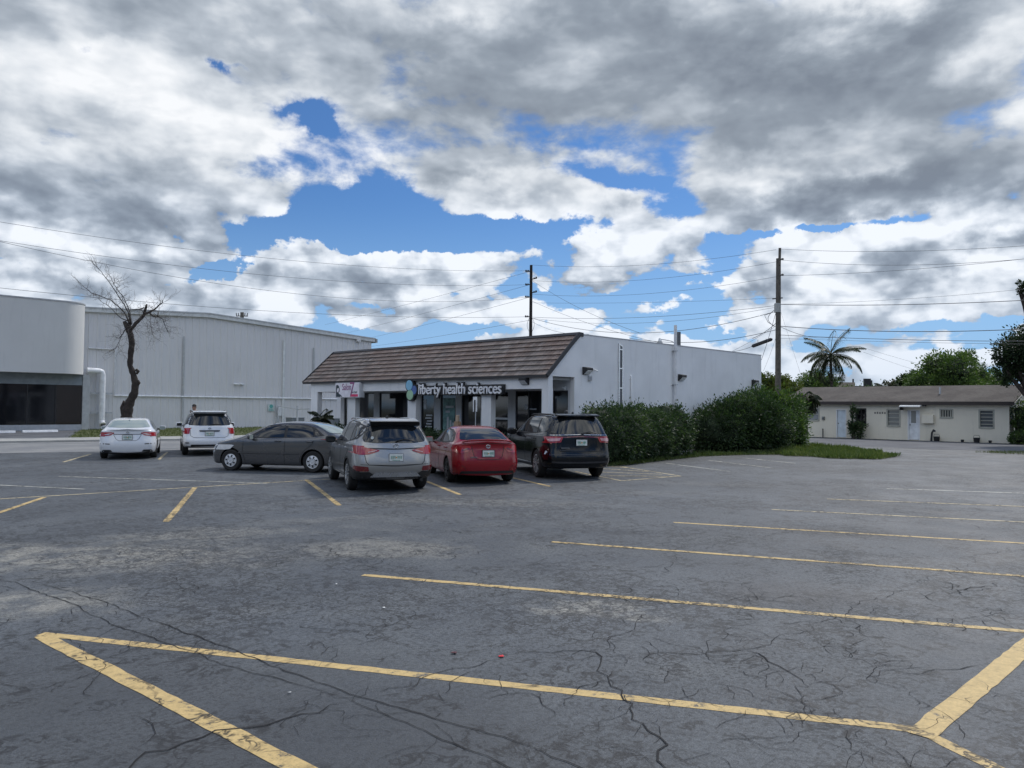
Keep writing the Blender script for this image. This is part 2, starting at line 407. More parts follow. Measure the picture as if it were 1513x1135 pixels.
sheet('driveway', [xy(1165, 656), xy(1178, 648), xy(1300, 650), xy(1440, 654), xy(1560, 657), xy(1640, 660), xy(1640, 668), xy(1500, 667), xy(1380, 664), xy(1290, 660), xy(1220, 658)], .006, DARK_A)
# parking lines, each its own painted strip
def strip(name, a, b, wd, mat, z=.004, rag=.006, seed=0, kind='structure'):
    """painted strip between two ground points with slightly uneven edges"""
    rnd = random.Random(seed); A = Vector((a[0], a[1])); B = Vector((b[0], b[1])); L = (B - A).length
    d = (B - A) / L; nrm = Vector((-d.y, d.x)); k = max(2, int(L / .12)); mb = MB(); vs = []; fs = []
    for i in range(k + 1):
        p = A + d * (L * i / k); w1 = wd / 2 + rnd.uniform(-rag, rag); w2 = wd / 2 + rnd.uniform(-rag, rag)
        if i in (0, k): w1 *= .86; w2 *= .86
        j = nrm * math.sin(i * .09 + seed) * .006
        vs += [(p.x + nrm.x*w1 + j.x, p.y + nrm.y*w1 + j.y, z), (p.x - nrm.x*w2 + j.x, p.y - nrm.y*w2 + j.y, z)]
        if i: fs.append([2*i-2, 2*i-1, 2*i+1, 2*i])
    mb.add(vs, fs); o = mb.build(name, mat, fix=False)
    if o.data.polygons[0].normal.z < 0: o.data.flip_normals()
    o['kind'] = kind; return o
W1 = .105
LN = [((60, 937), (1368, 1079), W1, YEL), ((536, 850), (1560, 937), W1, YEL), ((815, 801), (1560, 855), W1, YEL), ((995, 772), (1600, 808), .10, YEL), ((1140, 753), (1600, 776), .10, YEL_W), ((1222, 737.5), (1600, 752), .10, YEL_W), ((1310, 722), (1600, 732), .10, WHT_W),
      ((60, 940), (480, 1155), .13, YEL), ((1360, 1088), (1560, 918), .16, YEL), ((1372, 1086), (1560, 1180), .10, YEL),
      ((245, 771), (289, 720), .11, YEL), ((453, 709), (501, 747), .11, YEL), ((630, 711), (679, 731), .11, YEL), ((757, 706), (813, 719), .11, YEL),
      ((-60, 778), (65, 735), .11, YEL), ((-60, 741), (487, 708), .09, YEL_W), ((-40, 715), (125, 723), .08, WHT_W), ((87, 704), (395, 714.5), .08, WHT_W),
      ((93, 683), (135, 671), .10, YEL_W), ((235, 679), (247, 668), .10, YEL_W),
      ((880, 682.5), (901, 686.5), .09, WHT_W), ((901, 686.7), (1006, 703.6), .09, YEL_W), ((1006, 703.6), (918, 710.6), .09, YEL_W), ((918, 710.6), (850, 697), .09, YEL_W),
      ((890, 692.5), (958, 697.0), .11, YEL_W), ((880, 697.5), (978, 701), .11, YEL_W), ((893, 703.2), (994, 704.3), .11, YEL_W), ((888, 688.5), (930, 691.5), .11, YEL_W),
      ((983.6, 684.5), (1079, 696.9), .09, WHT_W), ((1046.5, 680.2), (1143, 691.9), .09, WHT_W), ((1098, 676.6), (1125, 679.3), .09, WHT_W), ((1118, 679), (1175, 684.7), .09, WHT_W)]
for i, (a, b, wd, m) in enumerate(LN):
    strip('parking_line', xy(*a), xy(*b), wd, m, z=.0022 + (i % 3) * .0009, seed=i)

# cracks traced over the lot: thin dark ribbons
def ribbon(mb, pts, w0, rnd, z=.0054, jit=.045, sub=7):
    if w0 in (.0131, .0121): jit = .014
    P_ = [Vector((p[0], p[1])) for p in pts]; q = [P_[0]]
    for i in range(len(P_) - 1):
        L = (P_[i+1] - P_[i]).length; k = max(2, int(L / .085)); d = (P_[i+1] - P_[i]).normalized(); nrm = Vector((-d.y, d.x)); off = 0
        for j in range(1, k + 1):
            off += rnd.uniform(-jit, jit); off *= .80
            q.append(P_[i].lerp(P_[i+1], j / k) + nrm * ((off + rnd.uniform(-.9, .9) * jit) * (0 if j == k else 1)))
    vs = []; fs = []; wk = 1.0
    for i, p in enumerate(q):
        d = (q[min(i+1, len(q)-1)] - q[max(i-1, 0)]).normalized(); nrm = Vector((-d.y, d.x))
        wk = min(1.7, max(.25, wk + rnd.uniform(-.4, .4))); ww = w0 * .52 * wk * (.25 if i in (0, len(q)-1) else 1) / 2
        vs += [(p.x+nrm.x*ww, p.y+nrm.y*ww, z), (p.x-nrm.x*ww, p.y-nrm.y*ww, z)]
        if i: fs.append([2*i-2, 2*i-1, 2*i+1, 2*i])
    mb.add(vs, fs)
rnd = random.Random(5); mb = MB()
for pts, w0 in [
    ([(-60, 828), (60, 862), (150, 888), (240, 922), (330, 955), (420, 992), (530, 1030), (640, 1062), (760, 1096), (900, 1150)], .0131),
    ([(-60, 845), (20, 860), (100, 890), (170, 925), (250, 952), (340, 985), (440, 1012), (520, 1036), (600, 1068), (720, 1118), (800, 1160)], .0121),
    ([(190, 950), (250, 924), (330, 905), (400, 890), (470, 880)], .008), ([(-20, 985), (60, 968), (110, 952), (150, 950)], .010),
    ([(160, 1150), (215, 1112), (300, 1090), (345, 1078), (395, 1072), (445, 1056), (530, 1034)], .016),
    ([(560, 1024), (620, 1004), (670, 988), (740, 975)], .008),
    ([(757, 966), (800, 964), (880, 964), (888, 978), (882, 992), (900, 1008), (918, 1028), (935, 1040), (935, 1056), (950, 1070), (975, 1090), (972, 1110), (988, 1140)], .015),
    ([(1104, 962), (1130, 972), (1160, 990), (1185, 1005), (1195, 1016), (1180, 1022), (1185, 1038), (1200, 1055), (1235, 1070), (1250, 1090), (1290, 1130)], .022),
    ([(940, 965), (1000, 966), (1060, 962), (1104, 960), (1140, 948), (1204, 932)], .009), ([(1204, 932), (1180, 915), (1150, 900), (1100, 896)], .006),
    ([(1195, 1012), (1240, 1008), (1258, 998), (1300, 992), (1345, 996), (1400, 990), (1446, 984)], .010),
    ([(1250, 912), (1270, 892), (1310, 884), (1325, 868), (1360, 858), (1392, 848)], .010), ([(1250, 912), (1262, 920), (1275, 934)], .012),
    ([(970, 852), (985, 842), (1000, 826), (998, 812), (1010, 806)], .012), ([(1040, 812), (1065, 800), (1090, 796), (1105, 786)], .012),
    ([(395, 840), (430, 828), (440, 812), (470, 796)], .010), ([(258, 852), (265, 866), (275, 876)], .008), ([(1410, 850), (1422, 838), (1440, 828), (1440, 820), (1500, 815)], .008),
    ([(1400, 878), (1425, 872), (1450, 868), (1480, 862)], .012), ([(1445, 905), (1470, 918), (1500, 930)], .010), ([(1000, 918), (1060, 926), (1105, 934)], .006),
    ([(483, 810), (500, 822), (545, 826), (600, 822), (638, 812)], .014), ([(660, 832), (690, 816), (705, 806)], .010), ([(200, 1108), (230, 1085), (225, 1070), (205, 1060)], .008),
    ([(757, 916), (800, 926), (850, 945), (880, 955)], .006), ([(1060, 1085), (1110, 1095), (1150, 1108), (1180, 1120)], .008), ([(880, 975), (860, 1000), (840, 1040), (845, 1080)], .005)]:
    ribbon(mb, [xy(*p) for p in pts], w0, rnd)
    W2 = [Vector(xy(*p)) for p in pts]
    for i in range(len(W2) - 1):
        sg = W2[i+1] - W2[i]
        for j in range(int(sg.length / .45)):
            if rnd.random() < .6:
                a = W2[i] + sg * rnd.random(); d = sg.normalized(); d = Vector((d.x * math.cos(.9) - d.y * math.sin(.9) * rnd.choice((1, -1)), d.y)) if rnd.random() < .5 else Vector((rnd.uniform(-1, 1), rnd.uniform(-1, 1))).normalized()
                b = a + d * rnd.uniform(.1, .35); c = b + Vector((rnd.uniform(-1, 1), rnd.uniform(-1, 1))).normalized() * rnd.uniform(.05, .25)
                ribbon(mb, [tuple(a), tuple(b), tuple(c)], w0 * .42, rnd, .0050)
r2 = random.Random(77)                       # the fine web of short cracks, densest on the right of the lot
def heading_walk(a, hd, L_, w0):
    pts = [a]; p = Vector(a)
    while L_ > 0:
        st = r2.uniform(.03, .09); hd += r2.gauss(0, .50); p = p + Vector((math.cos(hd), math.sin(hd))) * st; pts.append(tuple(p)); L_ -= st
        if L_ > .25 and r2.random() < .16: heading_walk(tuple(p), hd + r2.choice((-1, 1)) * r2.uniform(.8, 1.5), L_ * r2.uniform(.3, .6), w0 * .75)
    vs = []; fs = []
    for i, q in enumerate(pts):
        q = Vector(q); a_, b_ = Vector(pts[max(i-1, 0)]), Vector(pts[min(i+1, len(pts)-1)]); d = (b_ - a_).normalized(); nr_ = Vector((-d.y, d.x)); ww = w0 * r2.uniform(.4, 1.2) * (.3 if i in (0, len(pts)-1) else 1) / 2
        vs += [(q.x + nr_.x*ww, q.y + nr_.y*ww, .0050), (q.x - nr_.x*ww, q.y - nr_.y*ww, .0050)]
        if i: fs.append([2*i-2, 2*i-1, 2*i+1, 2*i])
    mb.add(vs, fs)
for i in range(420):
    px_ = r2.uniform(-20, 1530); py_ = 745 + 400 * r2.random() ** .8
    dn_ = .5 + .5 * mnoise.noise(Vector((px_ / 260, py_ / 120, 3.3))) * 1.8 + (.28 if px_ > 880 else -.34)
    if r2.random() < dn_: heading_walk(xy(px_, py_), r2.uniform(0, 6.28), r2.uniform(.15, .55) * (1 + (1135 - py_) / 260), .0034 + .005 * (1135 - py_) / 400)
CRK = plain('crack_dark', (.012, .012, .013), .9)
o = mb.build('asphalt_cracks', CRK, fix=False); o['kind'] = 'structure'
for p in o.data.polygons:
    if p.normal.z < 0: o.data.flip_normals(); break
# smooth sealed band between the two old seams
m_, t = new_mat('sealed_seam'); g = t.n('ShaderNodeNewGeometry'); n = t.noise(g.outputs['Position'], 9, 6, .7)
bsdf(t, t.mix(t.ramp(n, .35, .65), (.055, .060, .070), (.085, .09, .10)), .6, 0, (n, .3, .01))

# scraps lying about
for (x, y, r_, cl, nm, lb) in [(740, 971, .020, (.65, .03, .04), 'leaf_scrap', 'small bright red scrap lying on the asphalt above the long yellow line'),
                       (671, 966, .022, (.07, .012, .018), 'leaf_scrap', 'small dark maroon scrap lying flat left of the bright red scrap'),
                       (497, 864, .012, (.8, .8, .78), 'paper_scrap', 'tiny white scrap below the left end of the second yellow line'),
                       (567, 899, .013, (.8, .8, .78), 'paper_scrap', 'tiny white scrap on open asphalt, right of and nearer than the other'),
                       (428, 1025, .010, (.75, .75, .72), 'paper_scrap', 'tiny white scrap just below the first yellow line, left of the seam')]:
    c = G(x, y); rr = random.Random(x); k = 7
    mb = MB(); top = [(c.x + math.cos(a*2*math.pi/k) * r_ * rr.uniform(.6, 1.5), c.y + math.sin(a*2*math.pi/k) * r_ * rr.uniform(.6, 1.5), .006 + rr.uniform(0, .006)) for a in range(k)]
    mb.prism(top, (0, 0, .003)); o = mb.build(nm, plain('scrap_%d' % x, cl, .6)); tag(o, lb, 'scrap')
# ------------------------------------------------------------------ shared materials
def wall_mat(name, colr, sc=.6, var=.08, stain=.10):
    m, t = new_mat(name); g = t.n('ShaderNodeNewGeometry'); P = g.outputs['Position']
    n = t.noise(P, sc, 6, .6); st = t.noise(t.vm('MULTIPLY', P, (1.6, 1.6, .22)), 2.2, 5, .6); f = t.noise(P, 70, 3, .6); f2 = t.noise(P, 9, 4, .6)
    s_ = t.ramp(n, .3, .7, 1 - var, 1 + var * .4) * t.ramp(st, .52, .78, 1, 1 - stain)
    bsdf(t, t.vm('SCALE', colr, s_), .82, 0, (f * .6 + f2, .25, .008)); return m
STUCCO = wall_mat('white_stucco', (.79, .80, .81)); STUCCO_G = wall_mat('grey_stucco', (.60, .60, .59), .3, .05, .06)
CREAM = wall_mat('cream_stucco', (.77, .725, .61), .5, .07, .12)
SIDING = wall_mat('pale_metal_siding', (.69, .68, .68), .25, .05, .09)
TRIMW = plain('white_trim', (.74, .75, .76), .45, var=.06)
TRIMG = plain('galvanized', (.50, .52, .54), .4, .3, var=.12)
BLACK = plain('black_trim', (.018, .018, .020), .5)
DKMET = plain('dark_metal', (.035, .036, .040), .45, .3)
def glass_mat(name, tint, rough=.04):
    m, t = new_mat(name); g = t.n('ShaderNodeNewGeometry'); n = t.noise(g.outputs['Position'], .9, 3, .5)
    bsdf(t, tint, rough, 0, (n, .05, .02), spec=.65); return m
GLASS = glass_mat('storefront_glass', (.012, .013, .016), .06)
GLASS_L = glass_mat('house_glass', (.16, .18, .18), .1)
INTER = plain('dim_interior', (.05, .045, .04), .9)

# ------------------------------------------------------------------ the shop
YW = 18.85; XF = 21.08; XR = 37.76; YE = 34.5; HT = 4.78; XS = 22.58
shop = thing('shop_building', 'low white corner shop building with brown tiled mansard roof and dark storefront windows', 'shop building', (XF, YW, 0))
def L(p): return (p[0] - XF, p[1] - YW, p[2])
class LMB(MB):
    """mesh builder given world coordinates, stored relative to a thing's origin"""
    def __init__(s, o): super().__init__(); s.o = Vector(o.location)
    def build(s, *a, **k):
        s.v = [tuple(Vector(p) - s.o) for p in s.v]; return super().build(*a, **k)
def yx(x, X=XS): return PX(x, 620, X).y
# walls
mb = LMB(shop)
mb.box((XS + .35, YW, 0), (XR, YW + .2, HT - .001))                     # side wall behind the storefront line
prof = [(XF, 3.12), (XF + .02, 3.12), (22.77, HT), (XS + .35, HT), (XS + .35, 3.14), (XS, 3.14), (XS, 0), (XS + .35, 0)]
pl = [(XS, 0), (XS + .35, 0), (XS + .35, HT - .001), (22.77, HT - .001), (XF, 3.16), (XF, 3.12), (XS, 3.12)]
mb.prism([(x, YW, z) for x, z in pl], (0, .2, 0))
mb.build('side_wall', STUCCO, shop)
mb = LMB(shop); mb.box((XR - .2, YW + .2, 0), (XR, YE - .2, HT)); mb.box((XS + .35, YE - .2, 0), (XR, YE, HT)); mb.build('rear_wall', STUCCO, shop)
mb = LMB(shop); mb.box((23.2, YW + .2, 4.3), (XR - .2, YE - .2, 4.4)); mb.build('flat_roof', plain('roof_felt', (.25, .25, .25), .9), shop)
mb = LMB(shop); mb.box((XS + .35, YW - .02, HT), (XR + .02, YW + .22, HT + .03)); mb.build('coping', plain('coping_grey', (.50, .51, .53), .5), shop)
# fascia beam over the colonnade, soffit behind it
mb = LMB(shop); mb.box((XF, YW + .003, 2.65), (XF + .25, 35.3, 3.12)); mb.box((XF + .25, 35.05, 2.65), (XS, 35.3, 3.12)); mb.build('fascia', STUCCO, shop)
mb = LMB(shop); mb.box((XF + .25, YW + .2, 3.00), (XS, 35.05, 3.10)); mb.build('soffit', plain('soffit_grey', (.45, .46, .47), .8), shop)
# columns
for a, b in ((459, 468.5), (513, 524.5), (602, 614), (711, 725), (800, 809.5)):
    y0, y1 = PX(b, 620, XF).y, PX(a, 620, XF).y
    if b > 809: y0 = YW + .001
    mb = LMB(shop); mb.box((XF + .002, y0, 0), (XF + .27, y1, 2.649)); mb.build('column', STUCCO, shop, bevel=.008)
# storefront: dark glazing between piers, recess shade put into their grey
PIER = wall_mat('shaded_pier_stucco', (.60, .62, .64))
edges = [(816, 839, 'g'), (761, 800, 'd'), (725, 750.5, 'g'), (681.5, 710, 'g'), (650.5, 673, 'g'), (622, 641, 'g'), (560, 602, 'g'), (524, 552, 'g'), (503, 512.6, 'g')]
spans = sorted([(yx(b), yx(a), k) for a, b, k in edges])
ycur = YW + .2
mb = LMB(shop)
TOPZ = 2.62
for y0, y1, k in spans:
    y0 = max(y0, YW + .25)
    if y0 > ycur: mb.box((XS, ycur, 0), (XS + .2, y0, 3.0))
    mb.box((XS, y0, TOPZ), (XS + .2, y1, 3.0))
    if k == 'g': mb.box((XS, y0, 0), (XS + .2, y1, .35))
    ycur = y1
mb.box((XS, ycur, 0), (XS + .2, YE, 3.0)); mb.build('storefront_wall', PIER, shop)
for i, (y0, y1, k) in enumerate(spans):
    y0 = max(y0, YW + .25); zb = .35 if k == 'g' else .02
    fr = LMB(shop); w_ = .05
    fr.box((XS + .04, y0, zb), (XS + .12, y0 + w_, TOPZ)); fr.box((XS + .04, y1 - w_, zb), (XS + .12, y1, TOPZ))
    fr.box((XS + .04, y0 + w_, TOPZ - w_), (XS + .12, y1 - w_, TOPZ)); fr.box((XS + .04, y0 + w_, zb), (XS + .12, y1 - w_, zb + w_))
    if k == 'g' and i == 2:
        fr.box((XS + .03, y0 + w_, 1.44), (XS + .12, y1 - w_, 1.52))
    wn = fr.build('door' if k == 'd' else 'window', TRIMG if i == 2 else DKMET, shop)
    gl = LMB(shop); gl.box((XS + .07, y0 + w_, zb + w_), (XS + .09, y1 - w_, TOPZ - w_)); gl.build('pane', GLASS, wn)
    if k == 'd':
        h = LMB(shop); ym = (y0 + y1) / 2
        h.box((XS + .03, ym - .03, .05), (XS + .068, ym + .03, TOPZ - .05)); h.build('stile', DKMET, wn)
        q = LMB(shop); q.lathe([(.0, XS + .062), (.11, XS + .062), (.11, XS + .066), (.07, XS + .066), (.07, XS + .062)], (0, y1 - .55, 1.98), 'x', 20)
        q.v = [(x, y, z) for x, y, z in q.v]; q.build('decal', plain('decal_white', (.5, .53, .55), .6), wn)
        q = LMB(shop)
        rr = random.Random(3); yy = y1 - .75
        while yy > y0 + .35: l_ = rr.uniform(.02, .05); q.box((XS + .062, yy - l_, 1.86), (XS + .066, yy, 1.86 + rr.choice((.04, .05, .06)))); yy -= l_ + .012
        q.build('lettering', plain('decal_white', (.5, .53, .55), .6), wn)
# posters inside three windows (pale marks on dark glass)
def win(i): y0, y1, k = spans[i]; return max(y0, YW + .25), y1
POST = plain('poster_teal', (.16, .30, .29), .5, var=.5, scale=4); PW = plain('poster_white', (.55, .58, .6), .6)
y0, y1 = win(4); q = LMB(shop); q.box((XS + .055, y0 + .12, .55), (XS + .065, y1 - .12, 2.35)); o = q.build('window_poster', POST); o.location = shop.location
tag(o, 'teal poster of blurred bottles filling a narrow shop window', 'poster')
q = LMB(shop)
for a, b, c_, d_ in ((.2, 1.9, .75, 2.0), (.2, 1.68, .5, 1.78), (.3, .7, .42, 1.5), (.5, .7, .6, 1.35), (.68, .7, .78, 1.25)): q.box((XS + .048, y1 - b * 0 - d_ * 0 - (c_ + .1) , b), (XS + .054, y1 - (a + .1), d_))
q.build('printed_shape', PW, o).location = (0, 0, 0)
y0, y1 = win(5); q = LMB(shop)
q.lathe([(0, XS + .060), (.10, XS + .060), (.10, XS + .064), (0, XS + .064)], (0, y1 - .2, 2.2), 'x', 16); q.box((XS + .06, y1 - .32, 1.84), (XS + .065, y1 - .12, 2.1))
o = q.build('window_decal', PW); o.location = shop.location; q = LMB(shop)
for j in range(5): q.box((XS + .06, y0 + .2 + .05 * (j % 2), 1.0 + j * .13), (XS + .064, y1 - .25 - .06 * (j % 3), 1.06 + j * .13))
q.build('print_lines', PW, o); tag(o, 'white round logo and rows of print stuck on dark shop window', 'decal')

# mansard of pressed tiles: stepped courses, every tile a slab of its own shade
EX, EZ, RX, RZ = XF - .12, 3.14, 22.80, 4.80
YM0, YM1 = YW - .03, 35.85
base = Vector((EX, 0, EZ)); top = Vector((RX, 0, RZ)); sl_ = (top - base); SL = sl_.length; sd = sl_.normalized(); nn = Vector((-sd.z, 0, sd.x))
tm, t = new_mat('roof_tile'); at = t.n('ShaderNodeAttribute', attribute_name='shade'); g = t.n('ShaderNodeNewGeometry'); n = t.noise(g.outputs['Position'], 2.0, 6, .65); n2 = t.noise(g.outputs['Position'], .35, 4, .6); n3 = t.noise(g.outputs['Position'], 30, 3, .7)
c = t.mix(E_(t, at.outputs['Fac']), (.120, .095, .082), (.235, .205, .185)); c = t.mix(t.ramp(n2, .45, .62) * .35, c, (.23, .135, .10)); c = t.mix(t.ramp(n, .5, .75) * .5, c, (.12, .10, .09))
bsdf(t, t.vm('SCALE', c, t.ramp(n3, .3, .7, .85, 1.12)), .78, 0, (n3, .4, .006))
mb = LMB(shop); rnd = random.Random(8); NC = 8; sh = []
ce = (SL - .10) / NC; tw = .235
for i in range(NC):
    y = YM0 + .03 - (tw * .5 if i % 2 else 0)
    while y < YM1 - .03:
        ya, yb = max(y, YM0 + .03), min(y + tw - .012, YM1 - .03)
        if yb - ya > .03:
            lo = base + sd * (i * ce - .015); hi = base + sd * ((i + 1) * ce + .01)
            a0 = lo + nn * (.058 + rnd.uniform(-.003, .003)); b0 = hi + nn * .008; dn = nn * -.03
            v = [(a0.x, ya, a0.z), (a0.x, yb, a0.z), (b0.x, yb, b0.z), (b0.x, ya, b0.z)]
            v += [(p[0] + dn.x, p[1], p[2] + dn.z) for p in v]
            mb.add(v, [(0, 1, 2, 3), (7, 6, 5, 4), (0, 4, 5, 1), (1, 5, 6, 2), (2, 6, 7, 3), (3, 7, 4, 0)])
            s_ = rnd.random(); sh += [s_] * 8
        y += tw
rf = mb.build('mansard_roof', tm, shop)
at_ = rf.data.attributes.new('shade', 'FLOAT', 'POINT'); at_.data.foreach_set('value', sh)
mb = LMB(shop)
mb.prism([(EX, YM0, EZ), (EX + .06, YM0, EZ - .03), (22.95, YM0, RZ - .05), (22.95, YM0, RZ), (RX, YM0, RZ)], (0, YM1 - YM0, 0))
mb.build('roof_deck', plain('roof_underlay', (.03, .026, .024), .9), shop)
mb = LMB(shop)      # dark metal edging: ridge, eave, both rakes
r1, r0 = top + nn * .03, top - sd * .12 + nn * .05
mb.prism([(r0.x, YM0 - .02, r0.z), (r1.x + .02, YM0 - .02, r1.z + .045), (r1.x + .28, YM0 - .02, r1.z + .03), (r1.x + .28, YM0 - .02, r1.z - .12)], (0, YM1 - YM0 + .04, 0))
for yy in (YM0 - .05, YM1):
    a = base - nn * .08 - sd * .02; b = top - nn * .08; c_ = top + nn * .075; d_ = base + nn * .075 - sd * .02
    mb.prism([(p.x, yy, p.z) for p in (a, b, c_, d_)], (0, .05, 0))
mb.box((EX - .035, YM0 - .02, EZ - .075), (EX + .02, YM1 + .02, EZ + .03))
mb.build('roof_edging', plain('dark_edging', (.035, .034, .036), .55), shop)
# ------------------------------------------------------------------ signs and fittings on the shop
def text_mesh(name, body, size, mat, parent, loc, rot, ext=.01, offset=0.0, bold=0.0, cond=1.0, align='LEFT', shear=0.0):
    c = bpy.data.curves.new(name, 'FONT'); c.body = body; c.size = size; c.extrude = ext; c.offset = bold; c.align_x = align; c.resolution_u = 4; c.shear = shear
    tmp = bpy.data.objects.new(name, c); COL.objects.link(tmp); bpy.context.view_layer.update()
    me = bpy.data.meshes.new_from_object(tmp.evaluated_get(bpy.context.evaluated_depsgraph_get()))
    bpy.data.objects.remove(tmp); me.materials.clear(); me.materials.append(mat)
    for v in me.vertices: v.co.x *= cond
    o = bpy.data.objects.new(name, me); COL.objects.link(o); o.location = loc; o.rotation_euler = rot
    if parent is not None: o.parent = parent
    return o
FACE = (R_(90), 0, R_(-90))          # text that faces -X, reading from large Y to small Y
XSG = XF - .12
p0 = PX(600.5, 590, XSG); p1 = PX(745, 570, XSG)
sg = thing('shop_sign', 'long black outlined sign with white lettering reading liberty health sciences under the tiled roof', 'sign', (XSG, p0.y, 0))
ty0 = PX(620.5, 580, XSG).y - sg.location.y; ty1 = PX(742.5, 580, XSG).y - sg.location.y
zb = PX(680, 582.0, XSG).z; zt = PX(680, 568.5, XSG).z
txt = text_mesh('lettering', 'liberty health sciences', .62, plain('sign_white', (.80, .80, .82), .4), sg, (-.07, ty0, zb), FACE, .025, bold=.004)
xs = [v.co.x for v in txt.data.vertices]; W_t = max(xs) - min(xs); k = (ty0 - ty1) / W_t
for v in txt.data.vertices: v.co.x = (v.co.x - min(xs)) * k
bk = text_mesh('letter_backing', 'liberty health sciences', .62, BLACK, sg, (-.005, ty0, zb), FACE, .035, bold=.055)
for v in bk.data.vertices: v.co.x = (v.co.x - min(xs)) * k
bb = MB(); bb.box((-.03, ty0 + .02, zb - .03), (.10, ty1 - .06, zb + .36)); bb.build('backing', BLACK, sg)
def disc(mb, c, r, x0, x1, n=28): mb.lathe([(0, x0), (r, x0), (r, x1), (0, x1)], (0, c[0], c[1]), 'x', n)
def pz(x, y): p = PX(x, y, XSG); return (p.y - sg.location.y, p.z)
cb, cg, cn = pz(606.5, 569.5), pz(607.5, 583.5), pz(613, 576.5)
mb = MB(); disc(mb, cb, .285, -.06, .10); disc(mb, cg, .285, -.058, .10); disc(mb, cn, .25, -.056, .10); mb.build('emblem_backing', BLACK, sg)
mb = MB(); disc(mb, cn, .19, -.068, -.05); mb.build('emblem_circle', plain('sign_navy', (.09, .17, .42), .4), sg)
mb = MB(); disc(mb, cg, .225, -.076, -.05); mb.build('emblem_circle', plain('sign_green', (.36, .58, .38), .4), sg)
mb = MB(); disc(mb, cb, .225, -.084, -.05); mb.build('emblem_circle', plain('sign_blue', (.26, .54, .74), .4), sg)
mb = MB()                                     # overlap lens of the two large circles
pts = []
d_ = math.dist(cb, cg); r_ = .225; h_ = math.sqrt(max(r_*r_ - d_*d_/4, .001)); mid_ = ((cb[0]+cg[0])/2, (cb[1]+cg[1])/2)
ang = math.acos(min(1, d_/2/r_)); ax = math.atan2(cg[1]-cb[1], cg[0]-cb[0])
for i in range(9): a = ax - ang + 2*ang*i/8; pts.append((cb[0]+r_*math.cos(a), cb[1]+r_*math.sin(a)))
for i in range(1, 8): a = ax + math.pi - ang + 2*ang*i/8; pts.append((cg[0]+r_*math.cos(a), cg[1]+r_*math.sin(a)))
mb.prism([(-.088, a, b) for a, b in pts], (.006, 0, 0)); mb.build('emblem_lens', plain('sign_teal', (.10, .36, .42), .4), sg)

# salon sign: a white box cabinet
q0 = PX(498, 575, XSG + .0); q1 = PX(533.5, 575, XSG); zt = PX(515, 565.6, XSG).z; zb2 = PX(515, 587.6, XSG).z
sl2 = thing('salon_sign', 'white box sign with dark woman silhouette and red band reading Salon 7', 'sign', (XSG - .1, q0.y, 0))
wS = q0.y - q1.y; hS = zt - zb2
mb = MB(); mb.box((0, 0, zb2), (.3, -wS, zt)); mb.build('cabinet', plain('sign_cabinet', (.62, .63, .65), .5), sl2, bevel=.008)
mb = MB(); mb.box((-.006, -.03, zb2 + .03), (.001, -wS + .03, zt - .03)); mb.build('face_panel', plain('sign_face', (.78, .75, .80), .4), sl2)
DKS = plain('sign_dark', (.03, .05, .06), .5); PLUM = plain('sign_plum', (.30, .10, .22), .5); RED_S = plain('sign_red', (.68, .05, .15), .5)
mb = MB()
sil = [(.05, .05), (.34, .05), (.42, .10), (.36, .20), (.26, .26), (.22, .34), (.30, .42), (.30, .60), (.24, .78), (.16, .86), (.06, .84), (.05, .60)]
sx = 1.25
mb.prism([(-.012, -a * sx - .02, zb2 + b * hS) for a, b in sil], (.006, 0, 0))
mb.prism([(-.012, -a * sx - .02, zb2 + b * hS) for a, b in ((.36, .16), (.46, .12), (.50, .04), (.46, .05), (.42, .10))], (.006, 0, 0)); mb.build('silhouette', DKS, sl2)
mb = MB(); mb.prism([(-.0165, -a * sx - .02, zb2 + b * hS) for a, b in ((.15, .62), (.24, .66), (.26, .52), (.22, .38), (.15, .36), (.12, .46))], (.004, 0, 0)); mb.build('silhouette_face', plain('sign_face', (.78, .75, .80), .4), sl2)
t1 = text_mesh('lettering', 'Salon', .46, PLUM, sl2, (-.012, -.30 * wS, zb2 + .50 * hS), FACE, .004)
xs = [v.co.x for v in t1.data.vertices]; k = .36 * wS / (max(xs) - min(xs))
for v in t1.data.vertices: v.co.x *= k
t2 = text_mesh('lettering', '7', .98, PLUM, sl2, (-.012, -.60 * wS, zb2 + .10 * hS), FACE, .004, cond=.9)
t3 = text_mesh('lettering', 'for hair', .15, DKS, sl2, (-.012, -.70 * wS, zb2 + .30 * hS), FACE, .004)
mb = MB(); mb.box((-.013, -.64 * wS, zb2 + .06 * hS), (-.005, -.95 * wS, zb2 + .22 * hS)); mb.build('band', RED_S, sl2)

# narrow white board on a post in front of the storefront
b0 = PX(701.5, 608.5, 20.3); b1 = PX(701.5, 586.5, 20.3); hw = .11
pk = thing('parking_sign', 'narrow white parking sign with dark centre on thin post before the storefront', 'sign', (20.3, b0.y, 0))
mb = MB(); mb.box((0, -hw, b0.z), (.03, hw, b1.z)); mb.build('board', plain('board_white', (.78, .79, .80), .5), pk, bevel=.006)
mb = MB(); mb.box((-.006, -hw * .38, b0.z + .001), (.002, hw * .38, b1.z - .12)); mb.build('dark_panel', BLACK, pk)
mb = MB(); mb.tube([(.045, 0, 0), (.045, 0, b1.z - .03)], .018, 8); mb.build('post', TRIMG, pk)
bx = PX(676, 622, 20.5)
ub = thing('wooden_bollard', 'short tan wooden bollard in the low hedge beside the dark storefront windows', 'bollard', (20.5, bx.y, 0))
mb = MB(); mb.box((-.09, -.12, 0), (.09, .12, 1.36)); mb.build('post', plain('tan_wood', (.33, .22, .14), .8), ub, bevel=.01)
mb = MB(); mb.box((-.05, -.07, 1.361), (.05, .07, 1.62)); mb.build('cap', plain('tan_wood2', (.45, .34, .24), .8), ub, bevel=.02)

